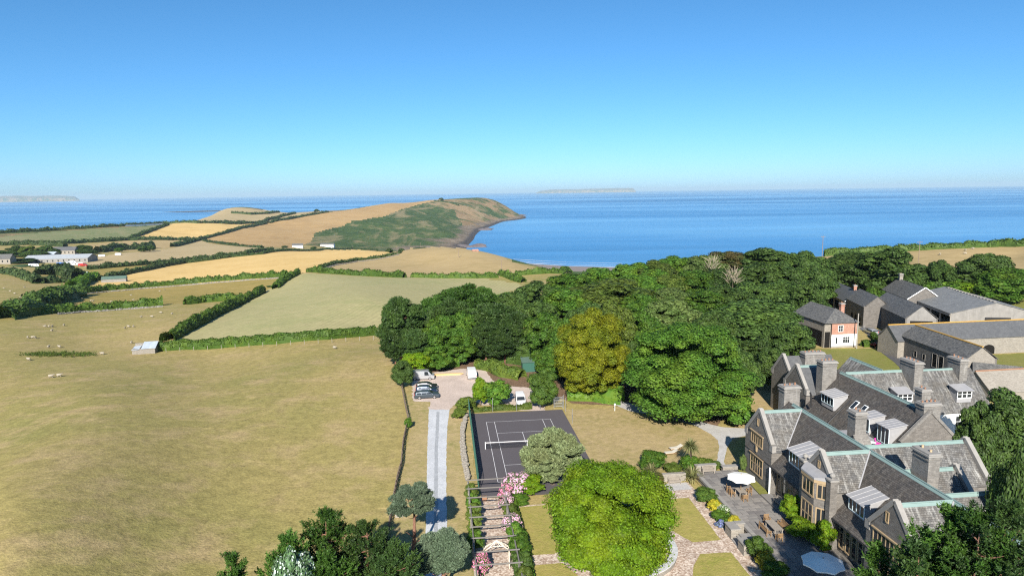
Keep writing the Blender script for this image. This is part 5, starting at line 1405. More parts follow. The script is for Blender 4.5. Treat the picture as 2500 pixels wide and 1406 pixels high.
at_site('shrub', 1, 'shrub', 'green bush just behind the manor near the farm lane', 76.5, 111.0, 2.4, 3.0, 'leaf_bright')
at_site('shrub', 2, 'shrub', 'small round bush before the stone barn', 88.0, 112.0, 1.2, 1.8, 'leaf_bright')
at_site('shrub', 0, 'rose_bush', 'red-flowering bush in front of the cottage hedge', 103.6, 147.5, 1.4, 1.5, 'red_bloom')
for k, (b, a, R, H, mt) in enumerate([(2.6,79.4,0.91,2.59,'leaf_olive'),(2.7,76.6,0.91,2.70,'leaf_mid'),(2.6,74.0,0.98,2.59,'leaf_olive'),(2.7,71.6,0.91,2.48,'leaf_olive'),(2.6,67.8,0.91,2.70,'leaf_mid'),
      (6.8,76.2,0.91,2.59,'rose_mauve'),(7.0,73.8,1.04,2.48,'leaf_olive'),(7.0,71.0,1.17,2.48,'rose_mauve'),(7.0,68.4,1.23,2.81,'leaf_mid'),(7.1,65.6,1.30,2.81,'leaf_mid'),(7.1,62.6,1.17,2.70,'leaf_dark'),(7.0,59.8,1.04,2.70,'leaf_olive')]):
    sd = 'left' if b < 4 else 'right'; od = ['first', 'second', 'third', 'fourth', 'fifth', 'sixth', 'seventh'][k if b < 4 else k-5]
    at_site('shrub', k, 'climbing_rose', f'{"pale pink flowering" if "rose" in mt else "green"} climber, {od} from the court on the pergola\'s {sd} side', b, a, R, H, mt, group='climbing roses on the pergola')
# spiky plants
def spiky(name, label, b, a, h, n, L, z=0, seed=0, wid=0.06):
    t = thing(name, label, 'plant', site(b, a, z), 0.3)
    if h > 0.4: MB().tube([(0, 0, 0), (0.08, 0.05, h*0.5), (0, 0.1, h)], [0.16, 0.12, 0.1], 7).build('stem', MATS['bark'], t)
    rng = np.random.default_rng(seed); V = []; F = []
    for k in range(n):
        th = rng.uniform(0, 6.28); el = rng.uniform(-0.5, 1.35) if h > 0.4 else rng.uniform(0.3, 1.3); l = L*rng.uniform(0.7, 1.1)
        d = np.array([math.cos(th)*math.cos(el), math.sin(th)*math.cos(el), math.sin(el)]); s = np.array([-math.sin(th), math.cos(th), 0])*wid*L
        p0 = np.array([0, 0.1 if h > .4 else 0, h]); p1 = p0+d*l*0.6; p2 = p0+d*l+np.array([0, 0, -0.35*l*math.cos(el)])
        i = len(V); V += [p0-s*.5, p0+s*.5, p1+s*.5, p1-s*.5, p2+s*.1, p2-s*.1]; F += [(i, i+1, i+2, i+3), (i+3, i+2, i+4, i+5)]
    np_mesh('leaves', np.array(V), np.array(F), MATS['blade'], t)
spiky('cabbage_palm', 'spiky-headed palm standing behind the terrace bench', 33.0, 84.4, 3.6, 260, 1.5, seed=1)
spiky('flax_plant', 'big clump of arching striped flax at the terrace corner', 32.3, 82.0, 0.1, 160, 2.4, seed=2, wid=0.04)
spiky('cabbage_palm', 'short spiky palm beside the low garden bench', 27.2, 83.6, 0.8, 180, 1.5, seed=3)
spiky('cabbage_palm', 'small dark spiky plant at the lawn edge', 30.2, 87.4, 0.5, 60, 0.9, seed=4)
# grey-green juniper leaning over the court
t = thing('juniper_tree', 'broad grey-green juniper overhanging the tennis court', 'tree', site(13.6, 83.2, 0), SITE)
V, F, C = pine_arrays(77, 4.5, 3.4, 3.9, 3.7, 70, 1.0, 0.34, 8500, low=-0.92, nb=6, flat=0.75, wid=0.34, core=0.78, up=1.0)
np_mesh('crown', V, F, MATS['juniper'], t); trunk_mesh(4, 0.25, 5, 6, 2.0).build('trunk', MATS['bark'], t)
# foreground pines, bottom left
def whorl_pine(seed, H, R, levels=13, per=6, zb=0.12, blade=0.2, shoot=0.55, droop=0.0):
    """whorls of branches carrying upright candle shoots of needles"""
    rng = np.random.default_rng(seed); B = []; S0 = []; SD = []; SL = []
    for i in range(levels):
        t = i/(levels-1); z = H*(zb+(0.97-zb)*t)
        for j in range(per if t < 0.85 else 3):
            L = R*max(0.12, math.sqrt(max(0, 1-t**1.7)))*rng.uniform(0.6, 1.12); a = 2*math.pi*(j+rng.uniform(-.35, .35))/per+i*0.9
            d = np.array([math.cos(a), math.sin(a), 0.0]); e = np.array([0, 0, z])+d*L+np.array([0, 0, L*(0.12+0.35*t-droop)])
            B.append(((0, 0, z), tuple((np.array([0, 0, z])+e)/2-np.array([0, 0, .12*L])), tuple(e)))
            for s in (0.4, 0.6, 0.78, 0.92, 1.0):
                c = np.array([0, 0, z])+(e-np.array([0, 0, z]))*s
                lat = np.array([-d[1], d[0], 0])
                for q in range(4):
                    S0.append(c+lat*rng.normal(0, 0.16*L*s)+np.array([rng.normal(0, .12), rng.normal(0, .12), rng.normal(0, .1)]))
                    v = np.array([0, 0, 0.85])+d*0.5*s+rng.normal(0, .25, 3); SD.append(v/np.linalg.norm(v)); SL.append(shoot*rng.uniform(0.5, 1.35))
    for q in range(6): S0.append(np.array([0, 0, H*0.95])); v = np.array([0, 0, 1])+rng.normal(0, .25, 3); SD.append(v/np.linalg.norm(v)); SL.append(shoot*1.5)
    S0 = np.array(S0); SD = np.array(SD); SL = np.array(SL)[:, None]
    P = np.vstack([S0+SD*SL*k for k in (0.05, 0.4, 0.75, 1.0)]); DD = np.vstack([SD]*4); nb = 6
    base = np.repeat(P, nb, 0); d = rand_dirs(len(base), rng)*0.9+np.repeat(DD, nb, 0)*0.8; d /= np.linalg.norm(d, axis=1)[:, None]
    L = blade*rng.uniform(0.7, 1.3, (len(base), 1)); s = np.cross(d, rand_dirs(len(base), rng)); s /= np.maximum(np.linalg.norm(s, axis=1), 1e-6)[:, None]; w = L*0.32
    V = np.stack([base-s*w*.5, base+s*w*.5, base+d*L+s*w*.3, base+d*L-s*w*.3], 1).reshape(-1, 3)
    return V, np.arange(len(V)).reshape(-1, 4), B
def pine_near(name, label, px_, py_, D, R, H, mat, seed, **kw):
    q = at_dist(px_, py_, D); g = gz(q[0], q[1]); H = q[2]-g; t = thing(name, label, 'tree', (q[0], q[1], g), random.uniform(0, 6))
    V, F, B = whorl_pine(seed, H, R, **kw)
    np_mesh('crown', V, F, MATS[mat], t)
    m = MB(); m.tube([(0, 0, 0), (0.05, 0, H*.4), (0, .05, H*.75), (0, 0, H*.96)], [.28, .2, .11, .03], 8)
    for b in B: m.tube(b, [.06, .045, .02], 4, cap=False)
    m.build('trunk', MATS['pine_bark'], t)
def pine_plates(name, label, px_, py_, D, rx, rz, H, mat, seed, nt_, tuft, nl, lr, flat, low, core=0.7, lean=(0, 0)):
    q = at_dist(px_, py_, D); g = gz(q[0], q[1]); H = q[2]-g; t = thing(name, label, 'tree', (q[0], q[1], g), random.uniform(0, 6))
    V, F, C = pine_arrays(seed, rx, rx, rz, H-rz, nl, lr, tuft, nt_, nb=11, flat=flat, wid=0.22, low=low, up=0.9, core=core)
    np_mesh('crown', V, F, MATS[mat], t)
    trunk_mesh(H*0.85, 0.24, seed, 5, rx*.5, lean=lean, pts=C[::3]).build('trunk', MATS['pine_bark'], t)
pine_near('pine_tree', 'dark pine whose tip rises highest over the pasture at the bottom edge', 795, 1258, 58, 3.2, 9.5, 'needle_green', 101)
pine_near('pine_tree', 'dark bushy pine left of the highest tip at the bottom edge', 700, 1318, 56, 2.7, 7.5, 'needle_green', 102)
pine_near('pine_tree', 'small dark pine at the far left of the bottom clump', 562, 1366, 55, 1.7, 5.0, 'needle_green', 103, levels=9)
pine_near('pine_tree', 'dark brownish pine between the tip and the bare scots pine', 895, 1285, 57, 3.3, 8.5, 'needle_dark', 104)
pine_near('pine_tree', 'deep green pine filling the bottom edge beside the drive', 955, 1335, 55, 2.8, 6.5, 'needle_dark', 105)
pine_near('pine_tree', 'low pine at the bottom edge behind the silvery shrub', 800, 1360, 54, 2.6, 5.5, 'needle_green', 108)
pine_plates('scots_pine', 'open scots pine with bare trunk and blue-green plates beside the drive', 1003, 1180, 66, 2.5, 2.1, 9.0, 'needle_blue', 106, 3000, 0.26, 34, 0.7, 0.36, -0.5, lean=(0.3, 0.2), core=0.5)
pine_plates('scots_pine', 'dense blue-green pine over the bottom of the drive', 1080, 1290, 60, 2.7, 2.5, 7.0, 'needle_blue', 107, 7500, 0.24, 90, 0.6, 0.6, -0.6, core=0.7)
tree_px('oval', 1, 'silver_tree', 'slender silvery-leaved tree in front of the dark pines', 715, 1335, 58, 53, 'silver_leaf')
pine_near('pine_tree', 'large dark pine covering the manor\'s near gable, bottom right', 2315, 1246, 47, 2.9, 14.0, 'needle_green', 111, levels=16, per=7, zb=0.35)
pine_near('pine_tree', 'dark pine at the bottom right corner', 2460, 1225, 46, 3.6, 15.0, 'needle_dark', 112, levels=16, per=7, zb=0.35)
pine_near('pine_tree', 'dark pine between the corner pine and the gable pine', 2395, 1262, 45, 2.8, 13.5, 'needle_green', 114, levels=15, per=7, zb=0.35)
pine_near('pine_tree', 'lower dark pine in front of the shaded parasol', 2150, 1340, 45, 2.0, 10.0, 'needle_green', 113, levels=13, zb=0.3)
pine_near('pine_tree', 'lowest dark pine at the bottom edge right of the parasol', 2245, 1330, 43, 2.5, 10.0, 'needle_dark', 115, levels=12, zb=0.3)
# ------------------------------------------------------------------ farm buildings
def corrugated(name, c, pitch=0.25, rough=0.6):
    n = NT(name); uv = n.coord('UV')
    w = n.t.nodes.new('ShaderNodeTexWave'); w.wave_type = 'BANDS'; w.bands_direction = 'X'; n.put(w, 'Vector', uv)
    w.inputs['Scale'].default_value = 1/pitch/ (2*math.pi)*6.28/1.0*0.5
    f = n.noise(n.coord(), 0.7, 5, 0.65); g = n.noise(n.mapv(uv, (3, .3, 1)), 1.0, 4, 0.6)
    col = n.mix(n.step(f, 0.35, 0.7), tuple(x*0.82 for x in c), tuple(x*1.12 for x in c))
    col = n.mix(n.math('MULTIPLY', n.step(g, 0.5, 0.75), 0.4), col, tuple(x*0.6 for x in c))
    return n.done(n.bsdf(col, rough, 0.3, n.bump(w.outputs['Fac'], 0.5, 0.05)))
corrugated('fibre_cement', (0.20, 0.205, 0.205)); corrugated('tin_blue', (0.44, 0.50, 0.56), rough=0.35); corrugated('tin_green', (0.10, 0.16, 0.13)); corrugated('boarding', (0.26, 0.25, 0.235), 0.18, 0.9); corrugated('tin_grey', (0.40, 0.43, 0.45), rough=0.4)

def barn(label, near, far, half, ze, zt, roof='barn_slate', wall='stone_wall', gable=None, ridge=None, oh=0.2, name='barn', cat='barn', z0=0.0, openside=None, verge=None, hl=None, zel=None):
    """ridge runs from near to far (site coords); local x along the ridge, y to the left"""
    p, q = np.array(site(*near)), np.array(site(*far)); d = q-p; L = np.linalg.norm(d[:2]); ang = math.atan2(d[1], d[0])
    t = thing(name, label, cat, (p[0], p[1], z0), ang)
    hl = hl or half; zel = zel or ze
    def build(m, nm, mt, par=t): return m.build(nm, MATS[mt], par)
    if openside != 'left': build(MB().box(0, L, hl-0.35, hl, 0, zel-0.08), 'wall', wall)
    else:
        n = max(2, int(L/5))
        for k in range(n+1):
            x = min(L-0.3, L*k/n); build(MB().box(x, x+0.3, hl-0.4, hl-0.1, 0, zel-0.08), 'post', 'weathered_board')
        build(MB().box(0.3, L-0.3, hl-0.15, hl, zel-0.9, zel-0.1), 'fascia', 'boarding')
    build(MB().box(0, L, -half, -half+0.35, 0, ze-0.08), 'wall', wall)
    for x, sg in ((0, 1), (L, -1)):
        m = MB(); x0, x1 = (x, x+0.35) if sg == 1 else (x-0.35, x)
        P = [(-half+0.35, 0), (hl-0.35, 0), (hl-0.35, zel-0.15), (0, zt-0.15), (-half+0.35, ze-0.15)]
        i = len(m.v)
        m.v += [(x0, a, b) for a, b in P]+[(x1, a, b) for a, b in P]
        m.f += [tuple(range(i+4, i-1, -1)), tuple(range(i+5, i+10))]; m.m += [0, 0]
        for k in range(5): m.f.append((i+k, i+(k+1) % 5, i+5+(k+1) % 5, i+5+k)); m.m.append(0)
        build(m, 'gable_wall', gable if (gable and sg == 1) else wall)
    for sd, h, z in ((1, hl, zel), (-1, half, ze)):
        k = (zt-z)/h; e = h+oh
        P = [(-oh, sd*e, zt-k*e), (L+oh, sd*e, zt-k*e), (L+oh, 0, zt), (-oh, 0, zt)]
        build(MB().slab(P[::-1] if sd == 1 else P, 0.09), 'roof_slope', roof)
    if ridge: build(MB().tube([(-oh, 0, zt+0.02), (L+oh, 0, zt+0.02)], 0.16, 6), 'ridge_tiles', ridge)
    if verge:
        for sd, h, z in ((1, hl, zel), (-1, half, ze)):
            build(MB().bar((-oh-0.06, 0, zt-0.05), (-oh-0.06, sd*(h+oh), z-0.12), 0.05, 0.22), 'bargeboard', verge)
    t['L'] = float(L)
    return t
def opening(t, x0, x1, y, z0, z1, sd=1, name='opening', mat='dark_inside', frame=None, d=0.012):
    lo, hi = sorted((y, y+sd*d))
    o = MB().box(x0, x1, lo, hi, z0, z1).build(name, MATS[mat], t)
    if frame:
        lo, hi = sorted((y, y+sd*(d+0.04))); m = MB(); w = 0.09
        m.box(x0-w, x0, lo, hi, z0-w, z1+w); m.box(x1, x1+w, lo, hi, z0-w, z1+w); m.box(x0, x1, lo, hi, z1, z1+w); m.box(x0, x1, lo, hi, z0-w, z0)
        m.build('frame', MATS[frame], o)
    return o
def roof_light(t, x0, x1, y0, y1, zf, mat='galvanised'):
    P = [(x0, y0, zf(y0)+.05), (x0, y1, zf(y1)+.05), (x1, y1, zf(y1)+.05), (x1, y0, zf(y0)+.05)]
    nz = (P[1][0]-P[0][0])*(P[2][1]-P[0][1])-(P[1][1]-P[0][1])*(P[2][0]-P[0][0])
    o = MB().slab(P if nz > 0 else P[::-1], 0.06).build('roof_light', MATS[mat], t)
# long stone barn in front
A_ = barn('long stone barn with slate roof and orange-lichened ridge nearest the manor', (104.2, 117.2), (106.3, 138.5), 3.1, 5.0, 7.3, gable='stone_pale', ridge='lichen_orange')
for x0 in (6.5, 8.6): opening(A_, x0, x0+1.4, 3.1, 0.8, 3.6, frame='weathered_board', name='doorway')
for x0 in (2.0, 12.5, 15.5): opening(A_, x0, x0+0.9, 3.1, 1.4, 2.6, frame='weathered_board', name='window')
B_ = barn('stone range with dark slate roof at right angles behind the long barn', (141.0, 141.6), (101.5, 141.0), 3.4, 4.0, 7.0, roof='slate_plain', wall='stone_pale', ridge='lichen_orange', name='barn')
for x0 in (28.3, 22.5, 16.8):                       # arched cart openings
    m = MB(); n = 12
    P = [(x0-1.5, 0), (x0+1.5, 0)]+[(x0+1.5*math.cos(a), 1.2+1.0*math.sin(a)) for a in np.linspace(0, math.pi, n)]
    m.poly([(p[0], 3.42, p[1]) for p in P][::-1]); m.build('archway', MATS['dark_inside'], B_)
C_ = barn('tall slate barn with boarded gable end beside the lane', (118.0, 152.0), (124.4, 174.5), 3.7, 6.0, 9.0, gable='boarding')
opening(C_, -0.001, 0.0, 0, 0, 0.01) if False else None
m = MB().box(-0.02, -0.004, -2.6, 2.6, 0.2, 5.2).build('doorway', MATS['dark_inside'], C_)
D_ = barn('slate barn with row of arches adjoining the tall barn', (117.9, 169.0), (121.8, 183.0), 3.4, 6.0, 8.8)
for x0 in (3.0, 6.2, 9.4):
    m = MB(); P = [(x0-0.9, 0), (x0+0.9, 0)]+[(x0+0.9*math.cos(a), 1.8+0.9*math.sin(a)) for a in np.linspace(0, math.pi, 9)]
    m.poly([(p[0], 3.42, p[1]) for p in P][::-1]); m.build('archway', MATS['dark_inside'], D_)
E_ = barn('far barn with blue-black slates and four roof lights', (121.8, 183.4), (129.0, 210), 3.6, 5.0, 8.0, roof='slate_plain', openside='left', verge='white_paint')
zf = lambda y: 8.0-abs(y)*(3.0/3.6)
for x0 in (15.5, 17.2, 19.6, 21.2): roof_light(E_, x0, x0+1.0, 1.0, 2.0, zf)
opt = dict(par=E_, off=(0, 0, 0))
chimney(3.0, 3.9, -0.4, 0.4, 7.0, 9.4, 1, mat='red_brick', **opt)
S_ = barn('big grey open-sided shed with shallow corrugated roof', (144.0, 158.5), (152.0, 187.0), 11.0, 5.0, 8.0, roof='fibre_cement', wall='boarding', gable='boarding', openside='left')
m = MB().box(-0.03, -0.004, -3.6, 2.6, 0.1, 4.0).build('roller_door', MATS['black_iron'], S_)
for k in range(16):
    x = 1.0+k*1.72; MB().box(x, x+0.9, -0.35, 0.35, 8.0, 8.16).build('ridge_vent', MATS['weathered_board'], S_)
F_ = barn('stone house with slate roof and white bargeboard behind the big shed', (140.6, 180.5), (146.2, 200.0), 4.6, 5.5, 9.0, verge='white_paint', name='farmhouse', cat='house')
chimney(18.0, 19.2, -0.5, 0.5, 7.6, 10.8, 1, par=F_, off=(0, 0, 0), mat='stone_pale')
G_ = barn('low slate lean-to between the manor and the long barn', (108.5, 112.5), (102.5, 117.0), 2.6, 2.6, 4.4, roof='barn_slate')
H_ = barn('stone outbuilding with rough pale roof and red ridge tiles beside the manor', (112.0, 110.6), (97.2, 110.2), 3.8, 1.7, 4.6, roof='stone_pale', wall='stone_pale', ridge='terracotta')
# cottage
t = thing('cottage', 'white-rendered cottage with red brick upper floor and hipped slate roof', 'house', site(95.2, 149.3, 0), SITE)
MB().box(-2.4, 4.1, 0, 14.5, 0, 3.25).build('wall', MATS['white_render'], t)
MB().box(-2.42, 4.12, -0.02, 14.5, 3.252, 6.15).build('upper_wall', MATS['red_brick'], t)
MB().box(-4.1, -2.43, 0.3, 13.0, 0, 6.0).build('stone_bay', MATS['stone_pale'], t)
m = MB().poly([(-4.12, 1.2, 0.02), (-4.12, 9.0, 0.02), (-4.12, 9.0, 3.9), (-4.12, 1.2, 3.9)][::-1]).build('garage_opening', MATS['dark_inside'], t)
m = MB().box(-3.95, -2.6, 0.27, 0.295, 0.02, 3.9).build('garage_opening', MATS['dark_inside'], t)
x0, x1, y0, y1, ze, zt = -4.4, 4.4, -0.35, 15.0, 6.1, 8.9; yc = y0+4.2; xc = 0.6
for P, nm in (([(x0, y0, ze), (x1, y0, ze), (xc, yc, zt)], 'roof_hip'), ([(x1, y0, ze), (x1, y1, ze), (xc, y1, zt), (xc, yc, zt)], 'roof_slope'), ([(x0, y1, ze), (x0, y0, ze), (xc, yc, zt), (xc, y1, zt)], 'roof_slope')):
    MB().slab(P, 0.1).build(nm, MATS['barn_slate'], t)
for p in ((x0, y0, ze), (x1, y0, ze)): MB().tube([(p[0], p[1], p[2]+.04), (xc, yc, zt+.04)], 0.09, 6).build('hip_tiles', MATS['slate_plain'], t)
window_a(0.0, -1.3, -0.8, 1.0, 2.5, 1, (), par=t, off=(0, 0, 0)); window_a(0.0, 0.6, 2.3, 1.1, 2.6, 3, (2.1,), par=t, off=(0, 0, 0)); window_a(-0.02, -0.7, 0.4, 4.0, 5.4, 2, (4.7,), par=t, off=(0, 0, 0))
MB().tube([(-2.5, -0.1, 0), (-2.5, -0.1, 6.0)], 0.07, 6).build('downpipe', MATS['black_iron'], t)
MB().box(-2.41, 4.11, -0.05, -0.021, 0, 0.45).build('plinth', MATS['coping'], t)
chimney(3.2, 4.1, 5.5, 6.4, 6.8, 9.9, 2, par=t, off=(0, 0, 0), mat='red_brick')
barn('small brown-roofed outbuilding behind the cottage', (103.5, 166.0), (95.5, 167.0), 3.0, 3.8, 6.2, roof='slate', name='outbuilding')
# lane and yard
sheet('farm_lane', st([(84,114),(94,124),(98.5,134),(102.5,146),(109,158),(113.5,170),(117.5,171),(115.5,152),(106.5,141),(101,118),(92,108)]), 0.05, 'asphalt', 'tarmac lane into the farmyard', 0.1)
sheet('farm_yard', st([(119,176),(133,158),(143,158),(150,190),(130,184)]), 0.035, 'path_gravel', 'concrete yard between the barns', 0.1)
sheet('lawn', st([(78,106),(95,126),(99,135),(103,147),(88,149),(78,140),(70,120)]), 0.018, 'paddock', 'rough grass before the cottage', 0.2)
sheet('overgrown_yard', st([(107.8,112),(110,137),(140,137.5),(140,112)]), 0.016, 'paddock', 'overgrown yard behind the stone barn', 0.2)
sheet('lawn', st([(58,44),(58,62),(63,75),(90,75),(90,44)]), 0.016, 'bark_soil', 'dark ground right of the manor', 0.2)
t = thing('field_gate', 'galvanised five-bar gate across the farm lane', 'gate', site(109.5, 166.0), SITE+0.1)
for k in range(6): MB().tube([(0, 0, 0.25+k*0.2), (3.3, 0, 0.25+k*0.2)], 0.025, 5).build('bar', MATS['galvanised'], t)
for x in (0, 1.65, 3.3): MB().tube([(x, 0, 0.05), (x, 0, 1.3)], 0.035, 6).build('upright', MATS['galvanised'], t)
t = thing('boarded_fence', 'grey boarded fence at the right edge behind the ivy tree', 'fence', gp(2462, 1122), 0.2)
for k in range(14): MB().box(k*0.2, k*0.2+0.18, -0.02, 0.02, 0.0, 2.3).build('board', MATS['boarding'], t)

# stone sheep shelter out in the pasture
g = hit(352, 862)
t = thing('field_barn', 'small stone field barn with blue tin roof at the hedge corner', 'barn', g, 0.25); t.scale = (0.82,)*3
MB().box(-3.2, 4.0, -2.0, 2.2, -0.6, 2.0).build('wall', MATS['stone_pale'], t)
MB().slab([(-0.3, -2.3, 2.05), (4.3, -2.3, 2.05), (4.3, 2.5, 3.6), (-0.3, 2.5, 3.6)], 0.07).build('roof_sheet', MATS['tin_blue'], t)
MB().slab([(-3.4, -2.3, 1.75), (-0.9, -2.3, 1.95), (-0.9, 2.5, 2.6), (-3.4, 2.5, 2.3)], 0.07).build('roof_sheet', MATS['tin_blue'], t)
MB().box(-3.1, 3.9, 1.9, 2.18, 2.0, 3.3).build('rear_wall', MATS['stone_pale'], t)
g = hit(280, 688); t = thing('shed', 'dark green-roofed shed at the end of the gold field', 'shed', g, 0.35)
MB().box(-8, 8, -3, 3, -1, 2.6).build('wall', MATS['boarding'], t)
for sd in (-1, 1): MB().slab([(-8.2, sd*3.3, 2.4), (8.2, sd*3.3, 2.4), (8.2, 0, 4.2), (-8.2, 0, 4.2)][::sd if sd == 1 else 1][:: (1 if sd == -1 else 1)], 0.1).build('roof_slope', MATS['tin_green'], t)
t = thing('shed', 'green timber shed under the pines by the car park', 'shed', gp(1294, 908), SITE)
MB().box(-1.6, 1.6, 0, 2.4, 0, 2.2).build('wall', MATS['fence_green'], t); MB().slab([(-1.8, -.2, 2.2), (1.8, -.2, 2.2), (1.8, 2.6, 2.7), (-1.8, 2.6, 2.7)], 0.08).build('roof', MATS['tin_green'], t)
t = thing('timber_stack', 'stack of new pale planks at the car park edge', 'timber', gp(1090, 915), SITE)
for k in range(7): MB().box(-3, 3+0.3*(k % 3), -0.5+(k % 4)*0.25, -0.28+(k % 4)*0.25, 0.02+0.16*(k//4), 0.16+0.16*(k//4)).build('plank', MATS['pine_plank'], t)
# ------------------------------------------------------------------ vehicles
def paint(name, c, metal=0.3):
    n = NT(name); b = n.bsdf(c, 0.28, 0.5, metal=metal); b.inputs['Coat Weight'].default_value = 0.6; b.inputs['Coat Roughness'].default_value = 0.08
    return n.done(b)
paint('car_silver', (0.52, 0.54, 0.57), 0.6); paint('car_white', (0.82, 0.83, 0.84), 0); paint('car_navy', (0.018, 0.035, 0.075)); paint('car_slate', (0.055, 0.075, 0.095)); paint('car_black', (0.02, 0.022, 0.03)); paint('car_red', (0.45, 0.03, 0.02)); paint('car_blue', (0.03, 0.12, 0.45))
plain('tyre', (0.015, 0.015, 0.016), 0.9, 0.1); plain('rim', (0.5, 0.5, 0.52), 0.35, 0.5, metal=0.8); plain('head_lamp', (0.8, 0.82, 0.85), 0.15, 0.6); plain('tail_lamp', (0.5, 0.02, 0.02), 0.3, 0.5); plain('trim', (0.02, 0.02, 0.022), 0.6, 0.3)
def loft(secs):
    """secs: list of (x, [(y,z)...half outline bottom to top]) -> symmetric body"""
    m = MB(); n = len(secs[0][1])
    for x, o in secs:
        m.v += [(x, y, z) for y, z in o]+[(x, -y, z) for y, z in reversed(o)]
    w = 2*n
    for k in range(len(secs)-1):
        for j in range(w-1): m.f.append((k*w+j, k*w+j+1, (k+1)*w+j+1, (k+1)*w+j)); m.m.append(0)
        m.f.append((k*w+w-1, k*w, (k+1)*w, (k+1)*w+w-1)); m.m.append(0)
    m.f.append(tuple(range(w-1, -1, -1))); m.m.append(0); e = (len(secs)-1)*w; m.f.append(tuple(range(e, e+w))); m.m.append(0)
    return m
def vehicle(kind, label, loc, rz, mat, name='parked_car', cat='car', group=None):
    t = thing(name, label, cat, loc, rz, group); M_ = MATS[mat]
    if kind == 'van':
        L, W, wb = 4.9, 0.95, 1.55
        prof = [(-2.45, 1.0, 1.85), (-2.40, 1.0, 1.93), (-1.2, 1.0, 1.97), (0.9, 1.0, 1.95), (1.25, 1.0, 1.90), (1.95, 1.02, 1.12), (2.35, 0.98, 1.0), (2.45, 0.80, 0.85)]
    elif kind == 'small_van':
        L, W, wb = 4.2, 0.88, 1.35
        prof = [(-2.1, 0.95, 1.75), (-2.05, 0.95, 1.82), (-0.5, 0.98, 1.84), (0.6, 0.98, 1.78), (0.85, 0.98, 1.68), (1.35, 0.98, 1.08), (2.0, 0.9, 0.95), (2.12, 0.75, 0.8)]
    elif kind == 'estate':
        L, W, wb = 4.7, 0.9, 1.4
        prof = [(-2.35, 0.75, 0.85), (-2.3, 0.9, 1.0), (-2.0, 0.92, 1.36), (-1.0, 0.92, 1.46), (0.2, 0.92, 1.45), (0.6, 0.92, 1.36), (1.15, 0.93, 0.99), (2.15, 0.86, 0.86), (2.36, 0.68, 0.72)]
    else:
        L, W, wb = 4.2, 0.88, 1.28
        prof = [(-2.1, 0.75, 0.88), (-2.05, 0.9, 1.02), (-1.7, 0.92, 1.38), (-0.9, 0.92, 1.5), (0.1, 0.92, 1.49), (0.45, 0.92, 1.38), (1.0, 0.93, 1.0), (1.9, 0.86, 0.86), (2.1, 0.66, 0.7)]
    belt = 1.0 if 'van' in kind else 0.93
    secs = []
    for x, zb, zt in prof:
        zb = min(zb, zt); nose = 0.9 if abs(x) > L/2-0.12 else 1.0
        y = W*nose; tw = y*(0.90 if 'van' in kind else 0.78) if zt > belt+.15 else y*0.93
        secs.append((x, [(y*0.92, 0.24), (y, 0.42), (y, min(zb, zt)-0.02), (tw, zt-0.05), (tw*0.85, zt)]))
    loft(secs).build('body', M_, t, smooth=False)
    # glass: windscreen, rear window, side windows set just proud of the body
    gi = [k for k, p in enumerate(prof) if p[2] > belt+0.2]
    f0, f1 = prof[gi[-1]], prof[gi[-1]+1]
    def tw(z, zt): return W*(0.90 if 'van' in kind else 0.78)
    m = MB(); wv = W*(0.86 if 'van' in kind else 0.76)
    m.slab([(f1[0]+0.0, -W*0.84, f1[2]+0.035), (f1[0]+0.0, W*0.84, f1[2]+0.035), (f0[0]+0.03, wv*0.92, f0[2]-0.01), (f0[0]+0.03, -wv*0.92, f0[2]-0.01)], 0.02); m.build('windscreen', MATS['glass'], t)
    if kind != 'van':
        r0, r1 = prof[gi[0]], prof[gi[0]-1] if gi[0] > 0 else prof[gi[0]]
        m = MB(); m.slab([(r1[0]-0.03, W*0.72, max(r1[2], 1.05)), (r1[0]-0.03, -W*0.72, max(r1[2], 1.05)), (r0[0]-0.03, -wv*0.85, r0[2]-0.05), (r0[0]-0.03, wv*0.85, r0[2]-0.05)], 0.02); m.build('rear_window', MATS['glass'], t)
    xs = (f0[0]-0.85, f0[0]-0.02) if kind == 'van' else ((f0[0]-0.9, f0[0]+0.1) if kind == 'small_van' else (prof[gi[0]][0]+0.05, f0[0]+0.25))
    nw = 1 if 'van' in kind else 3
    for sd in (-1, 1):
        for k in range(nw):
            a, b = xs[0]+(xs[1]-xs[0])*k/nw+0.03, xs[0]+(xs[1]-xs[0])*(k+1)/nw-0.03
            zt = f0[2]-0.1; yb, yt = W*1.005, W*(0.91 if 'van' in kind else 0.80)
            P = [(a, sd*yb, belt+0.03), (b+(0.18 if k == nw-1 else 0), sd*yb, belt+0.03), (b-(0.1 if k == nw-1 else 0), sd*(yt+.03), zt), (a+(0.12 if k == 0 and nw > 1 else 0), sd*(yt+.03), zt)]
            MB().slab(P if sd == -1 else P[::-1], 0.02).build('side_window', MATS['glass'], t)
        MB().box(f1[0]-0.42, f1[0]-0.28, sd*W*1.0-0.02+sd*0.09, sd*W*1.0+0.02+sd*0.09, belt, belt+0.14).build('mirror', MATS['trim'] if 'van' in kind else M_, t)
        MB().box(L/2-0.16, L/2-0.02, sd*W*0.66-0.14, sd*W*0.66+0.14, 0.62, 0.76).build('headlight', MATS['head_lamp'], t)
        MB().box(-L/2-0.015, -L/2+0.1, sd*W*0.78-0.08, sd*W*0.78+0.08, 0.75, 1.0).build('tail_light', MATS['tail_lamp'], t)
        for x in (-wb, wb):
            m = MB(); m.tube([(x, sd*(W-0.19), 0.32), (x, sd*(W+0.015), 0.32)], 0.32, 14); w = m.build('wheel', MATS['tyre'], t)
            m = MB(); m.tube([(x, sd*(W-0.05), 0.32), (x, sd*(W+0.03), 0.32)], 0.21, 10); m.build('rim', MATS['rim'], w)
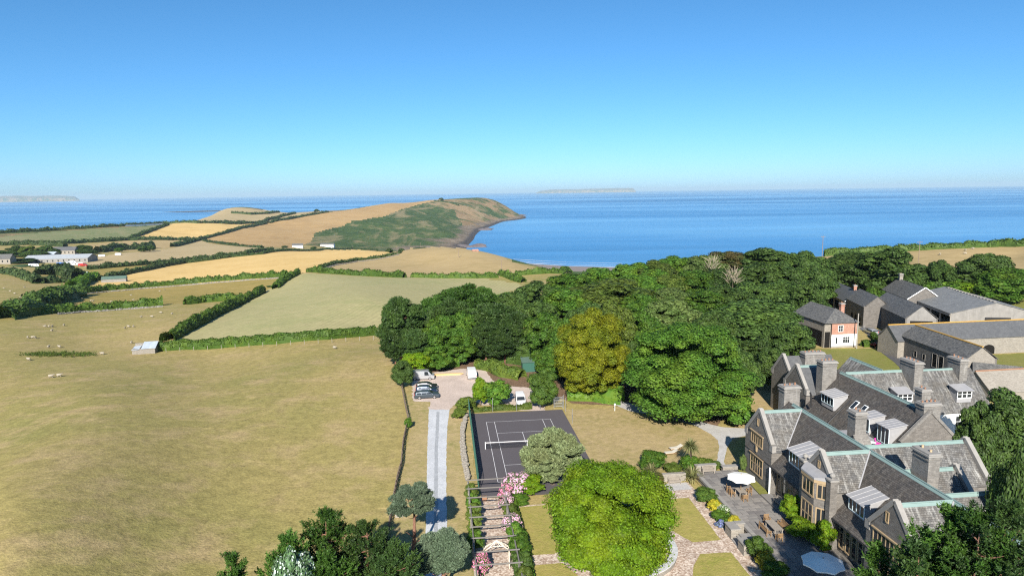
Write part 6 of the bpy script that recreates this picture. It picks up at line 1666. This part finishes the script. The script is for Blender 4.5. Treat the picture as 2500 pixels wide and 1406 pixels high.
    MB().box(L/2-0.1, L/2+0.03, -W*0.8, W*0.8, 0.3, 0.5).build('bumper', MATS['trim'] if 'van' in kind else M_, t); MB().box(-L/2-0.05, -L/2+0.1, -W*0.85, W*0.85, 0.3, 0.52).build('bumper', MATS['trim'] if 'van' in kind else M_, t)
    return t
vehicle('van', 'silver panel van at the far left of the car park', site(-5.0, 137.0), SITE-0.06, 'car_silver', 'van', 'van')
vehicle('van', 'white panel van parked facing the pines', site(5.2, 137.0), SITE+1.62, 'car_white', 'van', 'van')
vehicle('hatch', 'black hatchback, farthest of the three cars side by side', site(-4.0, 129.6), SITE-0.05, 'car_black')
vehicle('hatch', 'navy hatchback, middle of the three cars side by side', site(-4.0, 127.2), SITE-0.03, 'car_navy')
vehicle('estate', 'slate-blue estate car, nearest of the three cars side by side', site(-3.9, 123.9), SITE+0.05, 'car_slate')
vehicle('small_van', 'small white van facing the court fence', site(13.3, 117.6), SITE-1.6, 'car_white', 'van', 'van')
vehicle('estate', 'silver estate car on the farm lane', site(112.0, 162.4), SITE+1.45, 'car_silver')

t = thing('red_implement', 'red metal implement under the pines', 'machine', gp(1240, 908), 0.4); t.scale = (0.7,)*3
MB().prism([(-.8, -.5), (.8, -.5), (.8, .5), (-.8, .5)], 0.3, [0.8, 0.8, 1.5, 1.5]).build('body', MATS['car_red'], t)
for x in (-.6, .6): MB().tube([(x, -.4, .3), (x, .4, .3)], .3, 10).build('wheel', MATS['black_iron'], t)

# ------------------------------------------------------------------ hedges, walls and far things
def hedge(label, pts, width, height, leaf, mat='hedge_leaf', name='hedge', cat='hedge', dens=1.5, world=False, jag=0.38, group=None, seed=0, core_only=False):
    """pts: picture positions (or world xy); a bushy bank following the ground"""
    W = [np.array(p, float) for p in pts] if world else [hit(*p) for p in pts]
    rng = np.random.default_rng(seed+int(abs(W[0][0])*10) % 9999)
    C = [W[0][:2]]
    for a, b in zip(W[:-1], W[1:]):
        L = np.linalg.norm(b[:2]-a[:2]); n = max(1, int(L/(width*0.8)))
        C += [a[:2]+(b[:2]-a[:2])*k/n for k in range(1, n+1)]
    C = np.array(C); Z = ground(C[:, 0], C[:, 1])
    o = np.array([C[0][0], C[0][1], Z[0]])
    T = np.gradient(C, axis=0); T /= np.maximum(np.linalg.norm(T, axis=1), 1e-6)[:, None]
    S = np.stack([T[:, 1], -T[:, 0]], 1)
    n = len(C)
    hh = height*(1+jag*rng.uniform(-1, 1, n)); ww = width*(1+jag*0.6*rng.uniform(-1, 1, n))
    prof = [(-0.5, -0.15), (-0.52, 0.4), (-0.38, 0.8), (-0.12, 0.98), (0.15, 0.97), (0.4, 0.78), (0.52, 0.4), (0.5, -0.15)]
    V = []
    for k in range(n):
        for u, v in prof:
            j = 1+0.12*rng.uniform(-1, 1)
            p = C[k]+S[k]*u*ww[k]*j
            V.append((p[0]-o[0], p[1]-o[1], Z[k]+v*hh[k]*j-o[2]))
    V = np.array(V); q = len(prof)
    i = (np.arange(n-1)[:, None]*q+np.arange(q-1)[None]).ravel()
    F = np.stack([i, i+q, i+q+1, i+1], 1)
    length = np.linalg.norm(np.diff(C, axis=0), axis=1).sum()
    area = length*(2*height+width)
    nl = int(min(17000, area/(leaf*leaf)*dens))
    fi = rng.integers(0, len(F), nl); a, b = rng.random((nl, 1)), rng.random((nl, 1))
    P = (V[F[fi, 0]]*(1-a)+V[F[fi, 1]]*a)*(1-b)+(V[F[fi, 3]]*(1-a)+V[F[fi, 2]]*a)*b
    N = np.cross(V[F[fi, 1]]-V[F[fi, 0]], V[F[fi, 3]]-V[F[fi, 0]]); N /= np.maximum(np.linalg.norm(N, axis=1), 1e-6)[:, None]
    N = np.where((N[:, 2:3] < -0.2), -N, N)
    P = P+N*leaf*rng.uniform(-0.2, 0.75, (nl, 1))
    lv, lf = leaf_quads(P, N+rand_dirs(nl, rng)*0.8+np.array([0, 0, .3]), leaf*rng.uniform(0.7, 1.5, nl), rng, 0.8)
    VV = np.vstack([V, lv]); FF = np.vstack([F, lf+len(V)])
    ob = np_mesh(name, VV, FF, MATS[mat]); ob.location = Vector(o)
    return tag(ob, label, cat, group)
# near hedges
hedge('clipped green hedge along the bottom of the mown field', [(366,858),(450,852),(560,846),(680,838),(800,828),(917,817)], 2.2, 2.6, 0.4, dens=2.6, jag=0.12)
hedge('thick rising hedge between the olive pasture and the mown field', [(408,835),(450,812),(500,785),(560,755),(600,735),(643,714)], 3.6, 3.2, 0.6, dens=2.2)
hedge('short hedge at the top corner of the mown field', [(672,705),(690,690),(712,678),(728,669)], 3.6, 3.2, 0.8)
hedge('dark hedge in front of the olive pasture', [(70,770),(130,764),(200,759),(300,752),(398,745)], 3.2, 3.0, 0.8)
hedge('short dark hedge with a gap at its left end', [(452,744),(500,738),(560,733),(592,729)], 3.2, 3.2, 0.8)
hedge('hedge along the near side of the gold field', [(190,716),(260,709),(350,701),(440,694),(520,687),(610,680),(700,674)], 3.0, 3.2, 0.9)
hedge('hedge along the far side of the mown field', [(752,664),(800,668),(860,672),(920,675),(988,678)], 3.4, 3.6, 0.9)
hedge('hedge between mown field and tan hill, right part', [(1004,677),(1080,679),(1150,679),(1215,678)], 3.0, 2.6, 0.9)
hedge('dark hedge end beside the wood above the mown field', [(1222,672),(1245,680),(1278,690)], 4.0, 3.6, 0.9)
hedge('pale hedge across the tan field near the wood', [(1258,672),(1310,669),(1370,668),(1425,666)], 3.4, 3.2, 0.9)
hedge('hedge above the gold field running toward the camping field', [(245,686),(300,672),(350,662),(400,651),(450,643),(510,636),(560,629)], 4.0, 3.6, 1.1, 'hedge_far')
hedge('long hedge below the pale camping field', [(215,659),(280,653),(350,647),(420,642),(470,636),(540,627),(600,621),(665,612)], 4.5, 4.0, 1.3, 'hedge_far')
hedge('thin hedge along the far edge of the gold field', [(560,629),(640,621),(720,613),(790,609),(860,608),(920,610),(955,617)], 3.2, 2.6, 1.3, 'hedge_far')
hedge('stone-banked hedge between the gold field and the tan hill', [(780,655),(815,645),(870,636),(930,629),(975,619),(1010,608),(1040,605)], 3.0, 2.0, 1.0, 'hedge_far')
hedge('hedge between the tan strip and the green field', [(0,600),(60,598),(130,597),(200,593),(260,590),(310,587),(400,586),(485,586)], 7, 5.5, 2.4, 'hedge_far')
hedge('hedge climbing between green field and distant gold field', [(312,586),(350,571),(380,560),(410,550)], 6, 5, 2.2, 'hedge_far')
hedge('lane hedge climbing below the brown heath', [(420,603),(470,590),(500,583),(550,570),(600,556),(650,546)], 7, 5, 2.4, 'hedge_far')
hedge('coast hedge along the top of the green field', [(-10,570),(60,566),(140,562),(220,557),(300,553),(400,547),(480,545),(560,547),(640,546)], 8, 5.5, 2.6, 'hedge_far')
hedge('thin hedge across the brown heath to the lane', [(495,587),(530,594),(580,601),(640,606)], 6, 3, 2.0, 'hedge_far')
hedge('far hedge along the crest of the headland', [(770,518),(830,513),(890,505),(930,498),(980,492),(1040,489),(1080,490)], 12, 6, 3.6, 'hedge_far')
hedge('far hedge on the seaward hill', [(520,545),(560,544),(610,546),(650,540),(690,528),(720,522)], 10, 6, 3.4, 'hedge_far')
hedge('second far hedge on the seaward hill', [(565,521),(610,524),(650,522),(680,519)], 10, 6, 3.4, 'hedge_far')
hedge('far hedge dividing the pale fields by the headland', [(655,546),(690,538),(730,531),(770,524),(800,519)], 10, 6, 3.4, 'hedge_far')
hedge('far hedge enclosing the headland\'s top field', [(1060,492),(1100,496),(1120,503)], 10, 5, 3.4, 'hedge_far')
hedge('long dark hedge along the skyline of the dry field', [(2012,626),(2080,621),(2160,616),(2250,611),(2350,606),(2440,602),(2530,598)], 4.0, 3.0, 0.7, 'leaf_dark', dens=2)
hedge('boxed green hedge in front of the cottage lane', [site(100.8,149.2),site(106.5,149.6),site(109.5,158)], 1.4, 1.5, 0.25, world=True, jag=0.08, dens=2.5)
hedge('low hedge at the end of the side lawn by the wood', [(1828,918),(1870,912),(1910,910)], 2.0, 1.7, 0.35, dens=2.4)
hedge('bank of shrubs between wood and side lawn', [(1840,890),(1890,880),(1950,870)], 3.0, 3.0, 0.4, 'hedge_leaf', dens=2.4)
hedge('long shrub border along the pergola\'s garden side', [site(7.6,79),site(7.7,70),site(7.6,60),site(7.6,55)], 1.0, 1.0, 0.22, 'leaf_mid', 'flower_border', 'border', 2.0, True)
hedge('mixed planting along the terrace wall', [site(32.4,75.5),site(32.3,72),site(32.2,69.3)], 1.1, 0.8, 0.22, 'leaf_mid', 'flower_border', 'border', 2.0, True)
hedge('weedy bank behind the far end of the court', [site(4.5,114.6),site(10,114.9),site(15,114.7)], 1.2, 0.8, 0.25, 'leaf_olive', 'flower_border', 'border', 2.0, True)
for k, (P, w, h, mt, lb) in enumerate([([(996,902),(1030,899),(1070,897),(1120,893)], 2.5, 2.6, 'leaf_mid', 'leafy undergrowth behind the silver van and planks'), ([(1165,897),(1200,905),(1235,918),(1275,925)], 2.5, 2.0, 'leaf_olive', 'low undergrowth beneath the pines by the white van'),
   ([(1000,880),(1060,875),(1130,872),(1200,878),(1290,890),(1370,905)], 4.0, 4.5, 'leaf_dark', 'dark shrub layer inside the edge of the wood'), ([(1385,975),(1450,975),(1520,985)], 2.5, 2.2, 'leaf_mid', 'undergrowth at the foot of the golden tree'), ([(1400,900),(1520,905),(1640,915),(1760,925)], 5.0, 5.0, 'leaf_dark', 'dark shrub layer behind the golden and huge trees'),
   ([(1780,985),(1810,1000),(1815,1030)], 2.5, 2.4, 'leaf_mid', 'bushes where the path meets the side lawn')]): hedge(lb, P, w, h, 0.4, mt, 'undergrowth', 'undergrowth', dens=1.8, jag=0.5, seed=k)
# stone banks showing under the field hedges
for lb, P in (('pale stone bank below the gold field\'s near hedge', [(200,719),(260,713),(350,705),(440,698),(520,691),(610,684),(700,678)]), ('pale stone bank below the dark hedge of the olive pasture', [(140,768),(200,763),(300,756),(398,749)]), ('stone bank below the hill hedge', [(790,657),(820,648),(872,639),(930,632),(975,622)])):
    hedge(lb, P, 0.8, 0.6, 0.35, 'stone_wall', 'field_wall', 'wall', dens=0.6, jag=0.5)
# rushes in the damp part of the pasture
rng = np.random.default_rng(9); C = []
for k in range(170):
    q = hit(60+rng.uniform(0, 165)+rng.normal(0, 8), 869-rng.uniform(0, 1)*6+rng.normal(0, 1.5)); C += [q+np.array([rng.normal(0, .5), rng.normal(0, .5), 0]) for _ in range(3)]
C = np.array(C); V, F = tuft_arrays(5, C-C[0], 0.65, nb=7, up=1.3, wid=0.12)
o = np_mesh('rushes', V, F, MATS['leaf_olive']); o.location = Vector(C[0]); tag(o, 'brownish rushes in the damp part of the pasture', kind='stuff')
# thickets and trees down in the valley
th = [([(0,782),(40,772),(85,765)], 9, 5, 'leaf_dark', 'dark thicket at the left edge in front of the pasture'),([(60,762),(110,745),(160,730),(195,722)], 9, 5.5, 'leaf_dark', 'dark thicket running along the stream'),
      ([(40,760),(90,738),(140,722),(180,712)], 7, 2.6, 'leaf_olive', 'yellow-green bracken beside the stream thicket'),([(175,708),(205,690),(235,682)], 8, 4.5, 'leaf_mid', 'green thicket at the corner of the gold field'),
      ([(0,666),(40,672),(75,684),(95,692)], 7, 4, 'hedge_far', 'curving hedge below the farm trees'),([(110,690),(150,690),(200,690)], 6, 3.5, 'hedge_far', 'scrub line below the caravan field'),
      ([(100,672),(140,668),(175,676),(190,682)], 12, 7, 'hedge_far', 'wooded bank below the parked caravans'),([(240,617),(290,611),(340,609),(372,606)], 9, 8, 'hedge_far', 'tree belt beside the camping field'),
      ([(60,597),(110,600),(160,603)], 9, 7, 'hedge_far', 'wooded hedge behind the farm')]
for P, w, h, mt, lb in th: hedge(lb, P, w, h, 1.0 if mt != 'hedge_far' else 1.8, mt, 'thicket', 'thicket', jag=0.55)
FT = [(45,600,22,1020,'leaf_dark','tall dark tree behind the far farm roofs'),(80,612,26,960,'leaf_dark','dark tree left of the far farm sheds'),(40,632,34,880,'leaf_dark','broad dark tree hiding the left farmhouse'),(35,650,30,820,'leaf_dark','dark oak in front of the far farm'),
      (75,655,30,800,'leaf_dark','second dark oak in front of the far farm'),(110,600,18,1000,'leaf_dark','round tree behind the long white shed'),(200,599,20,1060,'leaf_dark','dark wood edge beside the camping field'),(215,610,18,1030,'leaf_dark','smaller tree beside the camping field'),
      (350,600,14,1080,'leaf_dark','small round tree in the tree belt'),(365,599,13,1100,'leaf_dark','last round tree of the tree belt'),(70,602,20,990,'leaf_olive','yellowish tree among the farm trees'),(128,606,16,1000,'leaf_dark','tree behind the farm\'s white chimney'),(5,612,26,960,'leaf_dark','tree at the left picture edge beside the farm'),
      (570,534,7,2650,'leaf_dark','far copse on the seaward hill, left half'),(600,534,10,2650,'leaf_dark','far copse on the seaward hill, right half'),(290,605,10,1080,'leaf_mid','tree at the left end of the tree belt'),(695,600,8,1300,'leaf_dark','round tree left of the white valley cottages'),(765,602,8,1350,'leaf_dark','round tree beside the valley cottages')]
for i, (a, b, c, d, mt, lb) in enumerate(FT): tree_px('broad', i, 'broadleaf_tree', lb, a, b, c, d, mt)
SB = [(410,745,5,365,'leaf_mid','lone bush in the gap of the dark hedge'),(660,697,9,415,'leaf_dark','rounded bush at the top of the rising hedge'),(85,690,10,560,'leaf_dark','round dark bush on the curving hedge')]
for i, (a, b, c, d, mt, lb) in enumerate(SB): tree_px('shrub', i, 'shrub', lb, a, b, c, d, mt, cat='shrub')

# far farm, caravans, cottages
def box_house(name, label, cat, px_, py_, L, W, h, zt, rz, wall, roof, ext=()):
    g = hit(px_, py_); t = thing(name, label, cat, g, rz)
    MB().box(-L/2, L/2, -W/2, W/2, -2, h).build('wall', MATS[wall], t)
    for x in (-L/2, L/2): MB().poly([(x, -W/2, h), (x, W/2, h), (x, 0, zt-.1)][::(1 if x > 0 else -1)]).build('gable_wall', MATS[wall], t)
    MB().slab([(-L/2-.3, -W/2-.3, h-.15), (L/2+.3, -W/2-.3, h-.15), (L/2+.3, 0, zt), (-L/2-.3, 0, zt)], 0.15).build('roof_slope', MATS[roof], t)
    MB().slab([(-L/2-.3, 0, zt), (L/2+.3, 0, zt), (L/2+.3, W/2+.3, h-.15), (-L/2-.3, W/2+.3, h-.15)], 0.15).build('roof_slope', MATS[roof], t)
    n = max(1, int(L/5))
    for k in range(n):
        x = -L/2+L*(k+.5)/n; MB().box(x-.6, x+.6, -W/2-.03, -W/2-.004, h*0.35, h*0.75).build('window', MATS['glass'], t)
    return t
box_house('farm_shed', 'long pale tin-roofed shed in the far farm', 'shed', 150, 640, 64, 26, 5, 8.5, 0.18, 'boarding', 'tin_grey')
box_house('farm_shed', 'blue-grey roofed shed left of the long far shed', 'shed', 112, 631, 26, 16, 5, 8, 0.1, 'boarding', 'tin_blue')
box_house('farmhouse', 'dark-roofed house behind the long far shed', 'house', 160, 622, 30, 10, 6, 10.5, 0.05, 'stone_pale', 'slate_plain')
box_house('farmhouse', 'grey-roofed house at the left picture edge', 'house', 8, 644, 20, 10, 5.5, 10, 0.1, 'stone_pale', 'barn_slate')
box_house('cottage', 'white valley cottage, left of two below the headland', 'house', 727, 605, 20, 9, 5, 8.5, 0.2, 'white_render', 'barn_slate')
box_house('cottage', 'white valley cottage, right of two below the headland', 'house', 800, 603, 30, 9, 5, 8.5, -0.1, 'white_render', 'barn_slate')
g = hit(1158, 612); box_house('beach_house', 'red-roofed house peeping over the hill above the bay', 'house', 1160, 614, 5, 4, 0.9, 2.0, 0.3, 'red_brick', 'red_brick')
def caravan(label, px_, py_, rz, L=6.0, mat='car_white', group=None):
    g = hit(px_, py_); t = thing('caravan', label, 'caravan', g, rz, group)
    secs = [(-L/2, [(1.0, 0.5), (1.1, 0.7), (1.1, 1.5), (1.05, 2.2), (0.8, 2.3)]), (-L/2+.3, [(1.1, 0.4), (1.15, 0.6), (1.15, 1.5), (1.1, 2.5), (0.9, 2.62)]), (L/2-.5, [(1.1, 0.4), (1.15, 0.6), (1.15, 1.5), (1.1, 2.5), (0.9, 2.6)]), (L/2, [(1.0, 0.5), (1.1, 0.7), (1.05, 1.3), (0.95, 1.8), (0.8, 1.9)])]
    loft(secs).build('body', MATS[mat], t)
    for x in (-L/4, L/5): MB().box(x-.6, x+.6, -1.18, -1.155, 1.3, 2.0).build('window', MATS['glass'], t)
    for sd in (-1, 1): MB().tube([(0, sd*.9, .33), (0, sd*1.12, .33)], .33, 10).build('wheel', MATS['tyre'], t)
caravan('white caravan alone in the olive field', 204, 671, 0.2, 7)
caravan('white caravan in the camping field, left of two', 249, 627, 0.15, 7)
caravan('white caravan in the camping field, right of two', 289, 623, 0.1, 7)
for k, (a, b, rz, mt) in enumerate([(80,650,0.2,'car_white'),(86,651,0.4,'car_white'),(166,645,1.2,'car_white'),(172,646,1.0,'car_white'),(176,643,0.6,'car_white'),(182,648,1.1,'car_white'),(188,648,0.9,'car_white'),(194,647,0.7,'car_white')]):
    caravan('white caravan in the storage row below the far farm sheds', a, b, rz, 6.5, mt, 'caravans stored by the far farm')
for (a, b, mt, lb) in [(150,648,'car_blue','blue van beside the stored caravans'),(203,650,'car_red','red lorry cab at the end of the stored caravans')]:
    vehicle('van', lb, hit(a, b), 0.3, mt, 'van', 'van').scale = (1.6, 1.6, 1.6)
# pale crop covers at the coast edge
P = [hit(308, 553.5), hit(402, 549.0)]
t = thing('crop_cover', 'long white plastic crop cover at the coast edge', 'crop cover', P[0])
d = P[1]-P[0]
for k in range(4):
    a, b = d*k/4, d*(k+0.93)/4
    m = MB()
    for s in np.linspace(0, 1, 7)[:-1]:
        p = a+(b-a)*s; q = a+(b-a)*(s+1/6)
        up = lambda v: gz(v[0]+P[0][0], v[1]+P[0][1])-P[0][2]
        z0, z1 = up(p), up(q)
        m.poly([(p[0], p[1]-6, z0+.6), (q[0], q[1]-6, z1+.6), (q[0], q[1], z1+4.5), (p[0], p[1], z0+4.5)]); m.poly([(p[0], p[1], z0+4.5), (q[0], q[1], z1+4.5), (q[0], q[1]+6, z1+.6), (p[0], p[1]+6, z0+.6)])
    m.build('sheet', MATS['white_render'], t)
# sheep
def sheep_mesh():
    m = MB()
    sec = [(-0.62, 0.10, 0.66), (-0.55, 0.24, 0.64), (-0.3, 0.31, 0.62), (0.05, 0.32, 0.62), (0.35, 0.29, 0.64), (0.5, 0.2, 0.70), (0.62, 0.13, 0.80), (0.74, 0.12, 0.86), (0.84, 0.10, 0.84), (0.93, 0.06, 0.78)]
    n = 8
    for x, r, z in sec: m.v += [(x, r*math.cos(2*math.pi*j/n), z+r*math.sin(2*math.pi*j/n)) for j in range(n)]
    for k in range(len(sec)-1):
        for j in range(n): m.f.append((k*n+j, k*n+(j+1) % n, (k+1)*n+(j+1) % n, (k+1)*n+j)); m.m.append(0)
    m.f.append(tuple(range(n-1, -1, -1))); m.m.append(0); e = (len(sec)-1)*n; m.f.append(tuple(range(e, e+n))); m.m.append(0)
    for x, y in ((-.4, .16), (-.4, -.16), (.32, .15), (.32, -.15)):
        if x < 0: m.tube([(x, y, .55), (x+.06, y, .36), (x-.04, y, .2), (x, y, 0)], [.1, .07, .045, .05], 6)
        else: m.tube([(x, y, .55), (x+.02, y, .3), (x, y, 0)], [.09, .055, .045], 6)
    for s in (-1, 1): m.tube([(.76, s*.1, .9), (.72, s*.2, .9)], [.04, .02], 5)
    m.tube([(-.6, 0, .75), (-.68, 0, .55)], [.05, .03], 5)
    return m
plain('fleece', (0.33, 0.295, 0.235), 0.95, 0.05, var=0.2, scale=8)
sm = sheep_mesh().build('sheep', MATS['fleece'], smooth=True); sme = sm.data; bpy.data.objects.remove(sm)
SHP = [(110,799),(120,799),(128,799),(127,809),(156,796),(68,826),(80,826),(87,827),(305,803),(314,799),(326,799),(321,839),(119,849),(145,849),(371,775),(393,765),(390,712),(402,708),(326,734),(222,736),(228,736),(272,738),(320,722),(125,922),(145,920),(250,866),(70,880),(817,852),(10,705),(25,712),(36,718),(60,703),(20,740),(50,728),(345,776),(420,768),(200,730)]
for k, (a, b) in enumerate(SHP):
    o = bpy.data.objects.new('sheep', sme); COL.objects.link(o); g = hit(a, b); o.location = Vector(g); s = 0.88
    o.rotation_euler = (0, 0, RNG.uniform(0, 6.28)); o.scale = (s, s, s)
    tag(o, 'pale sheep grazing the open dry pasture' if b > 760 else 'small pale sheep in the far pastures', 'sheep', 'sheep in the near pasture' if b > 760 else 'sheep in the far pastures')
for k, (a, b) in enumerate([(2213,623),(2357,613),(2356,621),(2295,623),(2375,609)]):
    o = bpy.data.objects.new('sheep', sme); COL.objects.link(o); o.location = Vector(hit(a, b)); o.scale = (1.1,)*3; o.rotation_euler = (0, 0, k*1.3)
    tag(o, 'white sheep on the dry field beyond the farm', 'sheep', 'sheep beyond the farm')
# poles
plain('pole_wood', (0.22, 0.17, 0.13), 0.9, 0.15, var=0.2)
def pole(label, px_, py_, h, r=0.14, arm=1.2, g=None, pm='pole_wood'):
    g = hit(px_, py_) if g is None else g
    t = thing('utility_pole', label, 'pole', g, 0.1)
    MB().tube([(0, 0, -0.3), (0, 0, h)], [r*1.1, r*0.8], 7).build('shaft', MATS[pm], t)
    if arm:
        MB().box(-arm, arm, -.06, .06, h-.6, h-.45).build('cross_arm', MATS[pm], t)
        for x in (-arm*.85, 0, arm*.85): MB().tube([(x, 0, h-.45), (x, 0, h-.2)], .06, 6).build('insulator', MATS['coping'], t)
pole('utility pole before the white cottage', 0, 0, 8.6, 0.15, 0, g=np.array(site(98.3, 147.6)), pm='weathered_board')
pole('utility pole on the skyline left of the farm trees', 2007, 628, 11); pole('double-armed utility pole in the dry field beyond the farm', 2242, 645, 10)
pole('utility pole on the brow of the tan hill', 1120, 629, 8.5, 0.22, .6); pole('utility pole with its shadow on the tan hill', 1225, 668, 9, 0.22, .6); pole('utility pole above the bay at the hill\'s foot', 1457, 664, 9, 0.22, .6)
pole('utility pole behind the gold field', 860, 607, 11, 0.2, .8); pole('utility pole rising before the headland\'s gorse', 1027, 605, 13, 0.2, .8); pole('utility pole beside the hill hedge', 970, 622, 8, 0.16, .8)
pole('utility pole in the camping field', 640, 604, 10, .2, .8)
# low stakes along the hedge by the mown field
for k in range(17):
    f = k/16; g = hit(372+f*(912-372), 862-f*(862-830))
    o = MB().tube([(0, 0, -.2), (0, 0, 1.25)], .06, 6).build('fence_post', MATS['weathered_board']); o.location = Vector(g)
    tag(o, 'wooden fence post in the row below the clipped hedge', 'post', 'fence posts below the clipped hedge')
# beach strip and surf
sheet_pts = [at_dist(a, 470, D) for a, D in ((1000,1780),(1130,1600),(1250,1440),(1380,1365),(1520,1335),(1700,1330),(1700,1080),(1380,1080),(1150,1250),(1000,1500))]
gravel('wet_sand', (0.18, 0.15, 0.14), (0.21, 0.18, 0.165), (0.24, 0.20, 0.19), 0.5, 0.01)
sheet('beach', [p[:2] for p in sheet_pts], SEA_Z+0.35, 'wet_sand', 'wet grey sand at the head of the bay')
plain('foam', (0.75, 0.78, 0.82), 0.9, 0.1)
for k, off in enumerate((6, 34, 75)):
    L = [np.array(at_dist(a, 470, D+off)[:2]) for a, D in ((1250,1440),(1310,1400),(1380,1366),(1450,1348),(1520,1336))]
    P = [(p[0], p[1], SEA_Z+0.4+0.05*k) for p in L]+[(p[0]+2, p[1]+(5-k)*(0.6+0.4*math.sin(i*2.1)), SEA_Z+0.4+0.05*k) for i, p in reversed(list(enumerate(L)))]
    o = MB().poly(P).build('surf', MATS['foam'], uv=False); bm_tri(o); tag(o, 'thin white line of surf along the beach', kind='structure')
# rocks at the foot of the headland
plain('sea_rock', (0.115, 0.10, 0.105), 0.9, 0.2, var=0.4, scale=0.1)
rk = random.Random(5)
for k, (a, D, s) in enumerate([(1140,1870,1.0),(1152,1890,.8),(1165,1880,1.3),(1122,1900,1.1),(1183,2700,1.3),(1190,2780,1.0),(1268,4230,1.6),(1255,4050,1.2),(1168,1930,.9)]):
    q = at_dist(a, 480, D); m = MB()
    m.lathe([(14*s, -6), (13*s, -1), (10*s, 3*s), (4*s, 5*s)], 9)
    m.v = [(x*rk.uniform(.7, 1.5)*1.7, y*rk.uniform(.7, 1.2), z*rk.uniform(.7, 1.3)) for x, y, z in m.v]
    o = m.build('sea_rock', MATS['sea_rock'], uv=False); o.location = (q[0], q[1], SEA_Z)
    tag(o, 'dark wave-cut rocks at the foot of the headland', 'rock', 'rocks at the foot of the headland')
# far land across the sea
def far_land(label, pxs, D, depth):
    """(px, height m) skyline profile of a real landmass D metres away"""
    m = MB(); n = len(pxs)
    plain_ = []
    for a, h in pxs:
        q = at_dist(a, 470, D); dq = at_dist(a, 470, D+depth*0.4); fq = at_dist(a, 470, D+depth)
        plain_.append(((q[0], q[1], SEA_Z-5), (q[0]*1.004, q[1]*1.004, SEA_Z+h*0.55), (dq[0], dq[1], SEA_Z+h), (fq[0], fq[1], SEA_Z-5)))
    for k in range(n-1):
        for j in range(3): m.poly([plain_[k][j], plain_[k+1][j], plain_[k+1][j+1], plain_[k][j+1]])
    o = m.build('island' if 'island' in label else 'far_coast', MATS['headland_top'], uv=False); tag(o, label, kind='structure')
far_land('low island faint on the horizon', [(1308,40),(1320,150),(1345,215),(1380,225),(1410,205),(1440,230),(1480,235),(1515,245),(1545,240),(1552,60)], 40000, 3000)
far_land('hazy coast on the horizon at the far left', [(-300,250),(-150,275),(0,262),(40,272),(80,245),(120,255),(160,240),(182,200),(192,60)], 36000, 3000)
# ------------------------------------------------------------------ air
n = NT('air'); v = n.t.nodes.new('ShaderNodeVolumePrincipled'); v.inputs['Color'].default_value = (0.62, 0.84, 1.0, 1); v.inputs['Density'].default_value = 3.0e-5; v.inputs['Anisotropy'].default_value = 0.0
n.t.links.new(v.outputs[0], n.out.inputs['Volume']); MATS['air'] = n.m
m = MB(); m.box(-62000, 62000, -62000, 62000, -142, 150.0)
o = m.build('haze', n.m, uv=False); tag(o, 'thin blue sea haze', kind='stuff')
